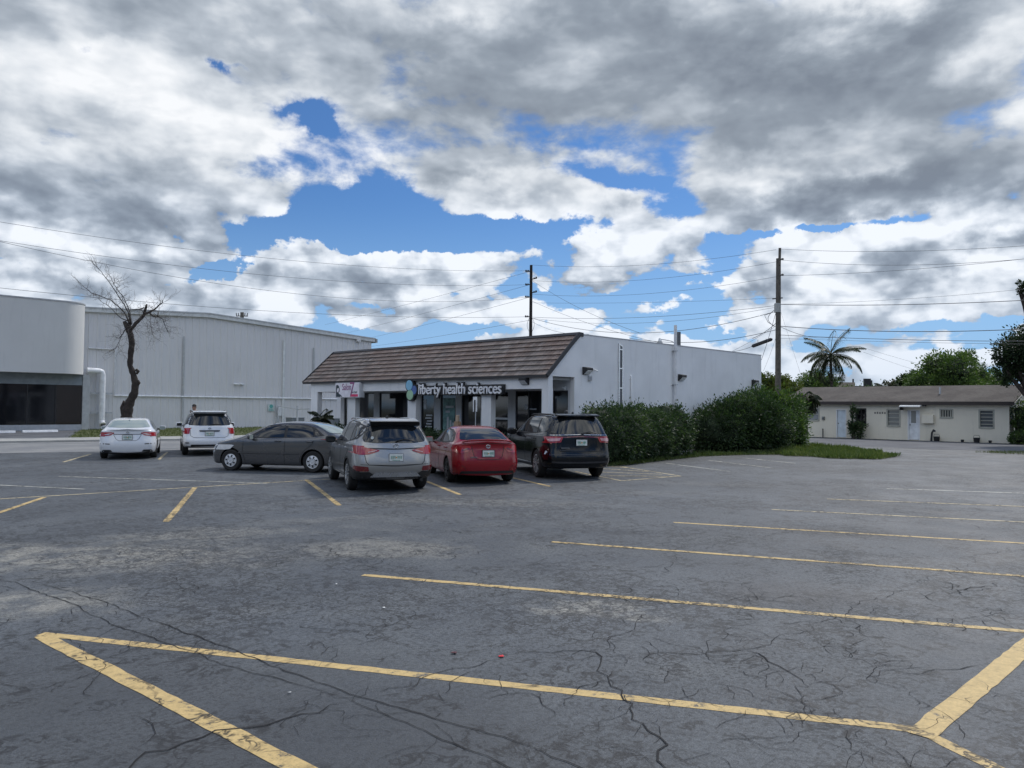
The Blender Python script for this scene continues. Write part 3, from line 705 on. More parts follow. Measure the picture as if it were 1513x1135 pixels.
# wall pack lights, cameras, boxes
LENS = plain('lamp_lens', (.75, .77, .78), .25)
def wall_pack(loc, facing, label, s=1.0):
    o = thing('wall_light', label, 'wall light', loc, facing, 'black wall lights on the shop')
    mb = MB(); w_, h_, d_ = .17 * s, .13 * s, .20 * s       # local: projects towards -y
    mb.prism([(-w_, 0, h_), (-w_, -d_, h_ * .75), (-w_, -d_, h_ * .1), (-w_, -.04, -h_), (-w_, 0, -h_)], (2 * w_, 0, 0)); mb.build('housing', BLACK, o, bevel=.012)
    mb = MB(); mb.prism([(-w_ * .8, -d_ - .003, h_ * .02), (-w_ * .8, -.055, -h_ * .92), (w_ * .8, -.055, -h_ * .92), (w_ * .8, -d_ - .003, h_ * .02)], (0, -.012, -.006)); mb.build('lens', LENS, o)
    return o
p = PX(777, 563, XF); wall_pack((XF - .001, p.y, p.z), R_(-90), 'black wall light on the white beam above the shop door, right of the lettering', 1.1)
for px_, py_, lb in ((865, 548, 'black wall light near the roof slope on the white side wall'), (1005, 558, 'black wall light just right of the tall white vent pipe'), (1113, 565.5, 'black wall light at the far end of the white side wall')):
    p = PY(px_, py_, YW); wall_pack((p.x, YW - .001, p.z), 0, lb, 1.15)
def cam_obj(loc, rz, label, s=1.0):
    o = thing('security_camera', label, 'security camera', loc, rz, 'small white security cameras')
    mb = MB(); mb.lathe([(0, 0), (.05 * s, 0), (.05 * s, -.03), (.02, -.04)], (0, 0, 0), 'y', 14); mb.tube([(0, -.03, 0), (0, -.10, -.03)], .015, 6); mb.build('mount', TRIMW, o)
    mb = MB(); mb.tube([(-.10 * s, -.11, -.01), (.16 * s, -.15, -.07)], .042 * s, 12); mb.build('barrel', TRIMW, o)
    return o
p = PY(876, 546, YW); cam_obj((p.x, YW - .001, p.z), 0, 'white security camera beside the light near the roof slope on the side wall', .7)
p = PX(840, 572.5, XS); cam_obj((XS - .001, p.y + .15, p.z), R_(-90), 'white security camera inside the porch opening at the shop corner', .7)
p = PY(1121, 567, YW); cam_obj((p.x, YW - .001, p.z), 0, 'white security camera at the far corner beside the last wall light', .8)
p = PY(870.5, 558.5, YW); e1 = thing('junction_box', 'small pale junction box below the light on the white side wall', 'junction box', (p.x, YW, p.z))
mb = MB(); mb.box((-.09, -.08, -.11), (.09, 0, .10)); mb.build('box', TRIMG, e1, bevel=.01); mb = MB(); mb.box((-.07, -.09, -.09), (.07, -.0805, .05)); mb.build('cover', plain('box_cover', (.3, .31, .33), .5), e1)
# bright metal ladder-like raceway, short pipe, vent pipe
x0, x1 = PY(913.3, 509, YW).x, PY(919.5, 509, YW).x; zt = PY(916, 509.5, YW).z
rw = thing('metal_raceway', 'tall shiny metal raceway of two uprights running up the white side wall', 'raceway', (x0, YW, 0)); wd = x1 - x0
CHR = plain('bright_metal', (.62, .64, .66), .22, .8)
mb = MB(); mb.box((0, -.05, .4), (.055, 0, zt)); mb.build('upright', CHR, rw)
mb = MB(); mb.box((wd - .055, -.05, .4), (wd, 0, zt - .10)); mb.build('upright', CHR, rw)
mb = MB(); mb.box((.056, -.016, .4), (wd - .056, -.002, zt - .12)); mb.build('back_plate', plain('raceway_dark', (.16, .17, .19), .4, .5), rw)
mb = MB()
for zz_ in (zt - .22, 3.55, 2.75, 1.9): mb = MB(); mb.box((.056, -.045, zz_), (wd - .056, -.017, zz_ + .05)); mb.build('crossbar', CHR, rw)
mb = MB(); mb.prism([(.0, -.052, zt + .001), (wd, -.052, zt - .099), (wd, -.052, zt - .06), (.0, -.052, zt + .05)], (0, .05, 0)); mb.build('cap', CHR, rw)
p = PY(931.6, 557, YW); sp_ = thing('conduit', 'short white conduit stub halfway up the side wall', 'conduit', (p.x, YW, 0))
mb = MB(); mb.tube([(0, -.04, .2), (0, -.04, p.z), (0, -.0, p.z + .06)], .032, 8); mb.build('pipe', STUCCO, sp_, smooth=True)
mb = MB(); mb.box((-.06, -.05, p.z - .1), (.06, 0, p.z - .04)); mb.build('strap', STUCCO, sp_)
p = PY(998, 480.6, YW - .12); vp = thing('vent_pipe', 'tall white vent pipe climbing the side wall and standing above the roof', 'vent pipe', (p.x, YW, 0))
mb = MB(); mb.tube([(0, -.12, 0), (0, -.12, p.z)], .068, 14); mb.build('pipe', plain('pipe_white', (.66, .67, .69), .5), vp, smooth=False, auto=40)
mb = MB()
for zz_ in (1.2, 3.0, 4.5): mb = MB(); mb.box((-.10, -.20, zz_), (.10, 0, zz_ + .04)); mb.build('strap', TRIMG, vp)

# ------------------------------------------------------------------ warehouse
YB = 63.0
def wx(x, Y=YB): return PY(x, 600, Y).x
X0w, X1w = wx(60), wx(547.5)
zE = PY(547, 501, YB).z; Xr = wx(306); zR = PY(306, 464.5, YB).z; zL = PY(132, 456, YB).z; Xl = wx(132)
def ztop(x): return zR + (zE - zR) * (x - Xr) / (X1w - Xr) if x > Xr else zR + (zL - zR) * (Xr - x) / (Xr - Xl)
wh = thing('warehouse', 'large pale metal sided warehouse with low gable roofline at the back of the lot', 'warehouse', (X0w, YB, 0))
mb = LMB(wh); x = X0w; rib = .60; prev = None
pts = []
while x < X1w: pts += [(x, 0), (x + .03, -.05), (x + .11, -.05), (x + .14, 0), (x + .34, 0), (x + .36, -.015), (x + .39, -.015), (x + .41, 0)]; x += rib
pts = [p for p in pts if p[0] < X1w] + [(X1w, 0)]
vs = []; fs = []
for i, (a, b) in enumerate(pts):
    vs += [(a, YB + b, 0), (a, YB + b, ztop(a) - .1)]
    if i: fs.append([2*i-2, 2*i, 2*i+1, 2*i-1])
mb.add(vs, fs); mb.build('siding', SIDING, wh, fix=False)
mb = LMB(wh); mb.prism([(X0w, YB + .06, 0), (X1w, YB + .06, 0), (X1w, YB + .06, zE - .15), (Xr, YB + .06, zR - .15), (X0w, YB + .06, ztop(X0w) - .15)], (0, 35, 0)); mb.build('walls', SIDING, wh)
mb = LMB(wh)
for (xa, xb) in ((X0w, Xr), (Xr, X1w + .3)):
    za, zb_ = ztop(xa), ztop(xb)
    mb.prism([(xa, YB - .22, za - .26), (xb, YB - .22, zb_ - .26), (xb, YB - .22, zb_ + .02), (xa, YB - .22, za + .02)], (0, .24, 0))
mb.build('rake_trim', plain('rake_trim', (.62, .63, .62), .5), wh)
mb = LMB(wh)
for (xa, xb) in ((X0w, Xr), (Xr, X1w + .35)):
    za, zb_ = ztop(xa) + .021, ztop(xb) + .021
    mb.prism([(xa, YB - .26, za), (xb, YB - .26, zb_), (xb, YB - .26, zb_ + .10), (xa, YB - .26, za + .10)], (0, 35, 0))
mb.build('roof', plain('metal_roof', (.50, .51, .52), .45, .2), wh)
mb = LMB(wh); mb.box((X1w + .36, YB - .3, zE - .35), (X1w + .52, YB + 33, zE + .02)); mb.build('gutter', plain('gutter_grey', (.36, .38, .37), .5), wh)
for xa, lo, hi, nm, mt in ((wx(417.5), 0, PY(417, 503, YB).z, 'downspout', plain('downspout_pale', (.68, .69, .68), .5)), (wx(269), 0, PY(269, 497, YB).z, 'wall_seam', plain('seam_grey', (.47, .48, .48), .6)), (wx(461.5), 2.9, PY(461, 514, YB).z, 'wall_seam', plain('seam_grey', (.47, .48, .48), .6))):
    mb = LMB(wh); wq = .10 if nm == 'downspout' else .055; mb.box((xa - wq, YB - .14, lo), (xa + wq, YB - .052, hi)); mb.build(nm, mt, wh)
# horizontal conduit with its jog, belongs to the wall
zc = PY(300, 586.6, YB).z; xj = wx(167.5); zj = PY(150, 515.5, YB).z
mb = LMB(wh); mb.tube([(wx(497), YB - .12, zc), (xj, YB - .12, zc), (xj, YB - .12, zj), (wx(128), YB - .12, zj)], .065, 8); mb.build('wall_pipe', plain('pipe_bright', (.78, .79, .80), .4), wh, auto=40)
mb = LMB(wh); mb.box((wx(524), YB - .3, PY(527, 505, YB).z), (wx(529), YB - .06, PY(527, 501.2, YB).z + .1)); mb.build('vent_hood', SIDING, wh)
for px_, lb, rz in ((347.5, 'white security camera on the warehouse siding, left one of the pair', R_(-20)), (354, 'white security camera on the warehouse siding, right one of the pair', R_(25))):
    p = PY(px_, 567, YB); cam_obj((p.x, YB - .06, p.z), rz, lb, 1.7)
a = PY(395, 597, YB); b = PY(405, 608, YB)
ws = thing('wall_sign', 'small pale teal notice sign on the warehouse siding', 'sign', (a.x, YB - .07, b.z)); w_ = b.x - a.x; h_ = a.z - b.z
mb = MB(); mb.box((0, -.02, 0), (w_, 0, h_)); mb.build('board', plain('notice_white', (.52, .58, .57), .6), ws)
TEAL = plain('notice_teal', (.10, .36, .33), .6); mb = MB(); mb.lathe([(0, -.026), (w_ * .26, -.026), (w_ * .26, -.0205), (0, -.0205)], (w_ * .5, 0, h_ * .68), 'y', 14); mb.build('emblem', TEAL, ws)
mb = MB()
for j in range(3): mb.box((w_ * .15, -.026, h_ * (.10 + .11 * j)), (w_ * (.85 - .07 * j), -.0205, h_ * (.16 + .11 * j)))
mb.build('print_lines', TEAL, ws)
p = PY(413.5, 612, YB - .3); eb = thing('electric_box', 'small grey electric meter box on the warehouse wall by the downspout', 'meter box', (p.x, YB - .06, 0))
mb = MB(); mb.box((-.18, -.25, 1.0), (.18, 0, 1.75)); mb.build('box', plain('meter_box', (.62, .63, .64), .5), eb, bevel=.02); mb = MB(); mb.tube([(-.3, -.1, 0), (-.3, -.1, 2.45)], .05, 6); mb.build('pipe', TRIMG, eb); mb = MB(); mb.tube([(0, -.1, 0), (0, -.1, .999)], .04, 6); mb.build('conduit', TRIMG, eb)
# big white drain pipe at the inner corner
xd = wx(147.5); zt = PY(147, 548, YB - .5).z; o = thing('drain_pipe', 'fat white drain pipe with elbow at the warehouse corner', 'drain pipe', (xd, YB - .5, 0))
mb = MB(); mb.tube([(-1.1, 0, zt), (-.28, 0, zt), (-.08, 0, zt - .08), (0, 0, zt - .3), (0, 0, .75), (.0, -.02, .62), (.0, -.28, .40)], .21, 16); mb.build('pipe', plain('drain_white', (.78, .79, .80), .35), o, auto=35)
mb = MB(); mb.lathe([(0, -.50), (.16, -.50)], (0, .20, .40), 'y', 14); mb.build('opening', BLACK, o)
for zz_ in (PY(147, 581, YB - .5).z, PY(147, 610, YB - .5).z):
    mb = MB(); mb.box((-.75, .10, zz_ - .05), (.75, .22, zz_ + .05)); mb.build('bracket', TRIMG, o)
# air conditioners and gate bars beside the shop
def ac_unit(loc, w_, d_, h_, label):
    o = thing('air_conditioner', label, 'air conditioner', loc, 0, 'air conditioning units beside the shop')
    mb = MB(); mb.box((-w_/2, -d_/2, .1), (w_/2, d_/2, h_)); mb.build('casing', plain('ac_grey', (.16, .18, .19), .6), o, bevel=.015)
    mb = MB(); mb.box((-w_/2 - .02, -d_/2 - .02, h_ + .001), (w_/2 + .02, d_/2 + .02, h_ + .05)); mb.build('lid', plain('ac_lid', (.40, .42, .43), .6), o)
    mb = MB(); n_ = int(w_ / .09)
    for i in range(n_): mb.box((-w_/2 + i * w_/n_ + .02, -d_/2 - .012, .16), (-w_/2 + i * w_/n_ + .035, -d_/2 - .001, h_ - .06))
    for i in range(int(d_ / .09)): mb.box((-w_/2 - .012, -d_/2 + i * .09 + .03, .16), (-w_/2 - .001, -d_/2 + i * .09 + .045, h_ - .06))
    mb.build('louvres', plain('ac_slats', (.30, .32, .33), .5), o); return o
c = PD(436, 620, 56); ac_unit((c.x, c.y, 0), 1.0, .9, 1.05, 'grey air conditioner standing in front of the warehouse wall by the thin gate post')
c = PD(490, 620, 48); ac_unit((c.x, c.y, 0), .75, .7, 1.15, 'dark grey air conditioner seen through the end opening of the shop colonnade')
gp = PD(439.5, 610, 54); gx = gp.x; gy = gp.y; zt = PD(439.5, 599.5, 54).z
gt = thing('chain_link_gate', 'bare metal gate frame of thin posts and rails before the warehouse', 'gate', (gx, gy, 0))
l_ = PD(411, 600, 56) - Vector((gx, gy, 0)); r_ = PD(457, 601, 52) - Vector((gx, gy, 0))
mb = MB(); mb.tube([(0, 0, 0), (0, 0, zt)], .07, 8); mb.build('post', TRIMG, gt)
mb = MB(); mb.tube([(l_.x, l_.y, 0), (l_.x, l_.y, zt)], .05, 8); mb.build('post', TRIMG, gt)
mb = MB(); mb.tube([(l_.x, l_.y, zt - .05), (0, 0, zt - .25), (r_.x, r_.y, zt - .2)], .03, 6); mb.build('rail', TRIMG, gt)

# ------------------------------------------------------------------ office block at the left edge: rounded overhanging upper storey
YO = 61.2; YG = 62.3
xe = wx(131.5, YO); zt = PY(20, 439, YO).z; zo = PY(20, 549.5, YO).z; RC = 1.7
ob = thing('office_building', 'pale grey stucco office block with rounded overhanging upper storey and dark windows', 'office building', (xe, YO, 0))
outline = [(-70, YO)] + [(xe - RC + RC * math.sin(a), YO + RC - RC * math.cos(a)) for a in [math.pi/2 * i / 14 for i in range(15)]] + [(xe, YB + 30), (-70, YB + 30)]
mb = LMB(ob); mb.prism([(a, b, zo) for a, b in outline], (0, 0, zt - zo)); mb.build('upper_storey', STUCCO_G, ob, auto=30)
mb = LMB(ob); o2 = [(-70, YO - .04)] + [(xe - RC + (RC + .04) * math.sin(a), YO + RC - (RC + .04) * math.cos(a)) for a in [math.pi/2 * i / 14 for i in range(15)]] + [(xe + .04, YB + 30), (-70, YB + 30)]
mb.prism([(a, b, zt + .001) for a, b in o2], (0, 0, .09)); mb.build('parapet_cap', plain('parapet_cap', (.40, .41, .43), .5), ob, auto=30)
xg = wx(121, YG); zg1 = PY(60, 568, YG).z; zg0 = .18
mb = LMB(ob); mb.box((-70, YG - .05, zg1), (xg, YG + .6, zo - .001)); mb.build('window_header', plain('header_bluegrey', (.22, .25, .27), .6), ob)
mb = LMB(ob); mb.box((xg, YG - .12, 0), (xg + .45, YB + .5, zo - .001)); mb.build('end_pier', plain('pier_grey', (.45, .46, .46), .7), ob)
mb = LMB(ob); mb.box((-70, YG - .10, 0), (xg - .001, YG + .6, .42)); mb.build('base_sill', plain('sill_grey', (.40, .42, .44), .6), ob)
mull = [xg, wx(81.5, YG), wx(39.5, YG), wx(-8, YG), wx(-60, YG)]
GL_B = glass_mat('brown_glass', (.022, .015, .012), .05)
for i in range(4):
    mb = LMB(ob); mb.box((mull[i + 1] + .05, YG, .421), (mull[i] - .03, YG + .03, zg1 - .001)); wn = mb.build('window', GLASS if i else GL_B, ob)
    mb = LMB(ob); mb.box((mull[i + 1] - .03, YG - .04, .421), (mull[i + 1] + .05, YG + .06, zg1 - .001)); mb.build('mullion', BLACK, ob)
for (a, b, lb) in (((-14, 640.5), (22.5, 640.0), 'white concrete wheel stop at the left edge before the office windows'), ((33, 639.6), (85, 638.6), 'white concrete wheel stop before the office windows, right of the other')):
    A = G(*a); B = G(*b); d = (B - A); o = thing('wheel_stop', lb, 'wheel stop', A, math.atan2(d.y, d.x), 'white wheel stops'); Ln = d.length
    mb = MB(); mb.prism([(0, -.10, .012), (0, .10, .012), (0, .07, .16), (0, -.07, .16)], (Ln, 0, 0)); mb.build('block', plain('stop_white', (.78, .79, .80), .6), o, bevel=.015)
    mb = MB(); mb.lathe([(.02, .161), (.02, .168), (0, .168)], (.5, 0, 0), 'z', 10); mb.build('pin', TRIMG, o)

# ------------------------------------------------------------------ cream bungalow on the right
XH = 55.0
def hy(x, X=XH): return PX(x, 600, X).y
y1h = hy(1491); y0h = hy(1162); ze = 2.50
hs = thing('cream_house', 'long low cream stucco house with brown shingle roof and two pale doors', 'house', (XH, y1h, 0))
W_h = 7.6; zr = PX(1400, 573.5, XH + W_h / 2).z
mb = LMB(hs)
ops = []   # openings in the front wall (y0,y1,z0,z1,kind)
def op(xa, ya, xb, yb): A = PX(xa, ya, XH); B = PX(xb, yb, XH); return (min(A.y, B.y), max(A.y, B.y), min(A.z, B.z), max(A.z, B.z))
o_ = {'door1': op(1235.5, 605, 1250.8, 645.3), 'door2': op(1341, 605.5, 1359.5, 649.3), 'w0': op(1194, 603, 1210.5, 621.5), 'w1': op(1265.5, 604, 1279.5, 628), 'w2': op(1310.5, 605, 1330, 630), 'w3': op(1389, 604.8, 1408, 617.3), 'w4': op(1446.5, 605.8, 1468.8, 632.5)}
for k_ in ('door1', 'door2'): o_[k_] = (o_[k_][0], o_[k_][1], 0.03, min(o_[k_][3], 2.12))
srt = sorted(o_.values()); yc = y1h
for a, b, c_, d_ in srt:
    mb.box((XH, yc, 0), (XH + .2, a, ze)); mb.box((XH, a, d_), (XH + .2, b, ze)); mb.box((XH, a, 0), (XH + .2, b, c_)); yc = b
mb.box((XH, yc, 0), (XH + .2, y0h, ze)); mb.build('front_wall', CREAM, hs)
mb = LMB(hs)
for ya, yb in ((y1h, y1h + .2), (y0h - .2, y0h)):
    mb.prism([(XH + .201, ya, 0), (XH + W_h, ya, 0), (XH + W_h, ya, ze), (XH + W_h / 2, ya, zr - .1), (XH + .201, ya, ze)], (0, yb - ya, 0))
mb.box((XH + W_h, y1h, 0), (XH + W_h + .2, y0h, ze)); mb.build('end_walls', CREAM, hs)
mb = LMB(hs); mb.box((XH + .9, y1h + .3, 0), (XH + 1, y0h - .3, 2.4)); mb.build('inner_wall', INTER, hs)
shm, t = new_mat('brown_shingles'); g = t.n('ShaderNodeNewGeometry'); P = g.outputs['Position']; n = t.noise(P, 14, 4, .8); n2 = t.noise(P, .7, 5, .6); br = t.n('ShaderNodeTexBrick', {'Scale': 3.0, 'Mortar Size': .01, 'Color1': (.85, .85, .85, 1), 'Color2': (1.15, 1.15, 1.15, 1), 'Mortar': (.6, .6, .6, 1)})
px_, py_, pz_ = t.sep(P); t.set(br.inputs['Vector'], t.comb(py_, px_, 0))
c = t.mix(t.ramp(n2, .35, .65), (.058, .048, .042), (.090, .078, .068)); c = t.mix(1.0, c, br.outputs['Color'], 'MULTIPLY'); bsdf(t, t.vm('SCALE', c, t.ramp(n, .3, .7, .8, 1.2)), .92, 0, (n, .4, .01))
mb = LMB(hs)
ov = .35; ya, yb = y1h - ov, y0h + ov
sl_h = (zr - ze) / (W_h / 2)
mb.prism([(XH - ov, ya, ze - ov * sl_h + .06), (XH + W_h / 2, ya, zr + .06), (XH + W_h + ov, ya, ze - ov * sl_h + .06), (XH + W_h + ov, ya, ze - ov * sl_h + .16), (XH + W_h / 2, ya, zr + .17), (XH - ov, ya, ze - ov * sl_h + .16)], (0, yb - ya, 0))
rf = mb.build('roof', shm, hs)
mb = LMB(hs); mb.box((XH - ov - .02, ya, ze - ov * sl_h - .06), (XH - ov + .02, yb, ze - ov * sl_h + .12)); mb.box((XH - ov + .02, ya, ze - ov * sl_h - .055), (XH, yb, ze - ov * sl_h - .03)); mb.build('eave_board', plain('eave_brown', (.05, .04, .036), .7), hs)
mb = LMB(hs)
for s_ in (0, 1):
    xa, za, xb, zb_ = (XH - ov, ze - ov * sl_h, XH + W_h / 2, zr) if s_ == 0 else (XH + W_h / 2, zr, XH + W_h + ov, ze - ov * sl_h)
    mb.prism([(xa, ya - .03, za - .06), (xb, ya - .03, zb_ - .06), (xb, ya - .03, zb_ + .10), (xa, ya - .03, za + .10)], (0, .029, 0))
mb.build('rake_board', plain('rake_cream', (.55, .52, .45), .7), hs)
vs_ = PX(1389, 582, XH + 1.6); mb = LMB(hs); mb.tube([(XH + 1.6, vs_.y, 2.9), (XH + 1.6, vs_.y, 3.55)], .06, 8); mb.build('roof_vent', TRIMG, hs)
DW = plain('door_paleblue', (.60, .68, .74), .5); DW2 = plain('door_white', (.72, .75, .78), .5)
for k_, mt in (('door1', DW), ('door2', DW2)):
    a, b, c_, d_ = o_[k_]; mb = LMB(hs)
    mb.box((XH + .06, a + .07, .05), (XH + .11, b - .07, d_ - .07)); dr = mb.build('door', mt, hs)
    mb = LMB(hs)
    for q in ((a, a + .065), (b - .065, b)): mb.box((XH - .02, q[0], .0), (XH + .14, q[1], d_))
    mb.box((XH - .02, a + .065, d_ - .065), (XH + .14, b - .065, d_)); mb.build('frame', TRIMW, dr)
    mb = LMB(hs); mb.lathe([(0, XH + .0), (.035, XH + .01), (.035, XH + .04), (.015, XH + .06)], (0, b - .14, 1.02), 'x', 10); mb.build('handle', DKMET, dr)
    if k_ == 'door2':
        mb = LMB(hs); mb.box((XH + .04, a + .26, 1.15), (XH + .065, b - .20, 1.95)); mb.build('door_window', GLASS_L, dr)
a, b, c_, d_ = o_['door2']
mb = LMB(hs); mb.prism([(XH, a - .2, 2.32), (XH - .75, a - .2, 2.20), (XH - .75, a - .2, 2.26), (XH, a - .2, 2.40)], (0, (b - a) + .5, 0)); aw = mb.build('awning', plain('awning_white', (.78, .79, .78), .5), hs)
mb = LMB(hs); mb.box((XH - .7, b + .26, 2.0), (XH, b + .285, 2.25)); mb.box((XH - .35, a - .42, 2.25), (XH - .05, a - .24, 2.45)); mb.build('awning_light', BLACK, hs)
def hwin(k_, frame, rows, cols, gl):
    a, b, c_, d_ = o_[k_]; mb = LMB(hs); w_ = .06
    mb.box((XH - .02, a - .03, c_ - .05), (XH + .10, a + w_, d_ + .03)); mb.box((XH - .02, b - w_, c_ - .05), (XH + .10, b + .03, d_ + .03))
    mb.box((XH - .02, a + w_, d_ - w_), (XH + .10, b - w_, d_ + .03)); mb.box((XH - .05, a + w_, c_ - .05), (XH + .10, b - w_, c_ + w_))
    for i in range(1, rows): z_ = c_ + (d_ - c_) * i / rows; mb.box((XH + .04, a + w_, z_ - .025), (XH + .09, b - w_, z_ + .025))
    for i in range(1, cols): y_ = a + (b - a) * i / cols; mb.box((XH + .035, y_ - .03, c_ + w_), (XH + .095, y_ + .03, d_ - w_))
    fr = mb.build('window', frame, hs); mb = LMB(hs); mb.box((XH + .10, a, c_), (XH + .12, b, d_)); mb.build('pane', gl, fr)
WF = plain('window_frame_tan', (.38, .38, .33), .6); GLd = glass_mat('dim_glass', (.05, .055, .06), .12)
hwin('w0', WF, 2, 1, glass_mat('grey_blue_glass', (.20, .23, .26), .15)); hwin('w1', BLACK, 3, 2, GLASS); hwin('w2', WF, 4, 1, GLASS_L); hwin('w3', WF, 1, 5, GLd); hwin('w4', WF, 5, 1, glass_mat('louvre_glass', (.13, .14, .15), .15))
a = PX(1293, 610, XH)
for i in range(5):
    pass
mb = LMB(hs)
for i in range(6): q = a.y - .16 * i; mb.box((XH - .012, q - .05, a.z - .07), (XH - .001, q + .05, a.z + .05 + .02 * (i % 2)))
mb.build('house_number', plain('numeral_grey', (.16, .15, .13), .6), hs)
b_ = PX(1372, 620, XH); o = thing('wall_box', 'cream box fixed to the house wall right of the glazed door', 'box', (XH, b_.y, b_.z))
mb = MB(); mb.box((-.25, -.35, -.25), (-.001, .35, .30)); mb.build('housing', CREAM, o, bevel=.02); mb = MB(); mb.box((-.03, -.25, .42), (-.001, .2, .75)); mb.build('back_plate', CREAM, o)
for x_, y_, h_, lb in ((1217, 618, .35, 'small dark meter on the cream wall left of the plain door'), ): 
    p = PX(x_, y_, XH); o = thing('electric_meter', lb, 'meter', (XH, p.y, p.z)); mb = MB(); mb.box((-.1, -.1, -.12), (-.001, .1, .12)); mb.build('box', plain('meter_dark', (.2, .2, .19), .6), o, bevel=.02); mb = MB(); mb.lathe([(0, -.16), (.07, -.14), (.07, -.1)], (0, 0, .02), 'x', 12); mb.build('dial', GLASS_L, o)
p = G(1218, 647); o = thing('standpipe', 'thin dark standpipe rising beside the plain door of the cream house', 'pipe', (XH - .25, PX(1218, 640, XH).y, 0)); mb = MB(); mb.tube([(0, 0, 0), (0, 0, .62)], .045, 8); mb.build('pipe', DKMET, o); mb = MB(); mb.tube([(-.1, 0, .60), (.05, 0, .60)], .03, 6); mb.build('tap', DKMET, o)
p = PX(1377, 640, XH - .3); o = thing('standpipe', 'dark bent standpipe with valve by the cream house right of the glazed door', 'pipe', (XH - .3, p.y, 0)); mb = MB(); mb.tube([(0, .05, 0), (0, 0, .55), (0, -.12, .75)], .06, 8); mb.build('pipe', DKMET, o); mb = MB(); mb.box((-.06, -.2, .60), (.06, -.05, .72)); mb.build('valve', DKMET, o)
for x_, lb in ((1384, 'black bucket by the house wall near the bent standpipe'), (1443, 'round black pot by the house wall below the louvred window'), (1422, 'tiny dark fitting at the foot of the cream wall between the windows'), (1463, 'tiny dark fitting at the foot of the cream wall near the corner')):
    p = PX(x_, 650, XH - .3); s_ = .19 if 'tiny' not in lb else .10; o = thing('plant_pot' if 'pot' in lb else ('bucket' if 'bucket' in lb else 'ground_fitting'), lb, 'pot' if 'pot' in lb else ('bucket' if 'bucket' in lb else 'fitting'), (XH - .3, p.y, 0))
    mb = MB(); mb.lathe([(0, 0), (s_ * .8, 0), (s_, s_ * 1.6), (s_ * .9, s_ * 1.6), (s_ * .7, s_ * .5), (0, s_ * .5)], (0, 0, 0), 'z', 14); mb.build('bowl', BLACK, o, auto=40)
    if 'tiny' not in lb: mb = MB(); mb.tube([(0, -s_, s_ * 1.5), (0, -s_ * .7, s_ * 2.4), (0, s_ * .7, s_ * 2.4), (0, s_, s_ * 1.5)], .012, 5); mb.build('handle', DKMET, o)
# dark board fence beyond the house corner
fy = hy(1491.5); o = thing('board_fence', 'dark weathered board fence beside the end of the cream house', 'fence', (XH + 1.2, y1h, 0))
mb = MB(); rnd = random.Random(4)
for i in range(60): mb.box((0, -.15 * i - .145 - .05, 0), (.025, -.15 * i - .05, 1.85 + rnd.uniform(-.02, .02)))
mb.build('boards', plain('fence_grey', (.085, .085, .085), .85, var=.3, scale=6), o)
mb = MB(); mb.box((.026, -9, .4), (.07, -.05, .5)); mb.box((.026, -9, 1.5), (.07, -.05, 1.6)); mb.build('rails', plain('fence_grey', (.085, .085, .085), .85), o)
# pale slab lying on the verge at the left of the house
p = PD(1183, 650.5, 50); q = G(1171.5, 652); r2 = G(1189, 651.4); o = thing('concrete_slab', 'pale low concrete slab on the ground at the left of the cream house', 'slab', q, math.atan2(r2.y - q.y, r2.x - q.x)); mb = MB(); mb.box((0, -.2, 0), ((r2 - q).length, .2, .13)); ob_ = mb.build('block', plain('slab_pale', (.62, .62, .60), .7), o, bevel=.02)

# far low building behind the house
fb = PD(1250, 600, 95); fe = PD(1325, 600, 95); zt = PD(1290, 570.5, 95).z
o = thing('far_building', 'dark topped low flat building far behind the cream house', 'building', (fb.x, fb.y, 0), math.atan2(fe.y - fb.y, fe.x - fb.x)); Lf = (fe - fb).length
mb = MB(); mb.box((0, 0, 0), (Lf, 8, zt - .5)); mb.build('walls', plain('far_wall', (.42, .36, .30), .8), o); mb = MB(); mb.box((.35, -.1, zt - .499), (Lf, 8.1, zt)); mb.build('roof_band', plain('far_band', (.06, .055, .055), .8), o)
mb = MB(); mb.box((-.9, -.3, 0), (1.0, 3, PD(1246, 565, 95).z)); mb.build('stair_tower', plain('far_tower', (.36, .30, .24), .8), o)
for xx in (16, 34, 37, 40, 42): mb = MB(); X_ = Lf * (xx - 0) / 75; h_ = .9 if xx == 16 else .75 + .2 * (xx % 3); mb.tube([(X_, 1, zt), (X_, 1, zt + h_)], .10 if xx == 16 else .22, 6); mb.build('roof_vent', DKMET, o)
# ------------------------------------------------------------------ vehicles
def car_paint(name, colr, metal=.0, rough=.28, coat=1.0, dirt=.22, spec=.5):
    m, t = new_mat(name); g = t.n('ShaderNodeNewGeometry'); tc = t.n('ShaderNodeTexCoord')
    P = tc.outputs['Object']; n = t.noise(P, 2.2, 5, .6); x, y, z = t.sep(P)
    dust = t.ramp(z, .62, .22, 0, dirt) * t.ramp(n, .3, .7, .4, 1)
    fl = t.noise(P, 400, 1, .5)
    c = t.vm('SCALE', colr, t.ramp(fl, .3, .7, .92, 1.08)) if metal else colr
    c = t.mix(dust, c, (.13, .125, .12))
    bsdf(t, c, t.m('ADD', dust * .4, t.ramp(n, .3, .7, rough - .03, rough + .05)), metal, None, coat=coat, spec=spec); return m
C_GLASS = glass_mat('car_glass', (.010, .012, .014), .03)
C_GLASS_PALE = glass_mat('pale_car_glass', (.26, .31, .30), .05)  # pale base colour carries the sky reflected in the glass
C_BLK = plain('car_black_plastic', (.016, .016, .017), .55, var=.2, scale=8)
C_GAP = plain('car_gap', (.006, .006, .006), .8)
C_TYRE = plain('tyre_rubber', (.018, .018, .018), .85, var=.2, scale=12)
C_RED = plain('tail_lamp_red', (.34, .008, .012), .12, var=.1, coat=1.0)
C_REDD = plain('tail_lamp_dark_red', (.13, .004, .008), .12, var=.1, coat=1.0)
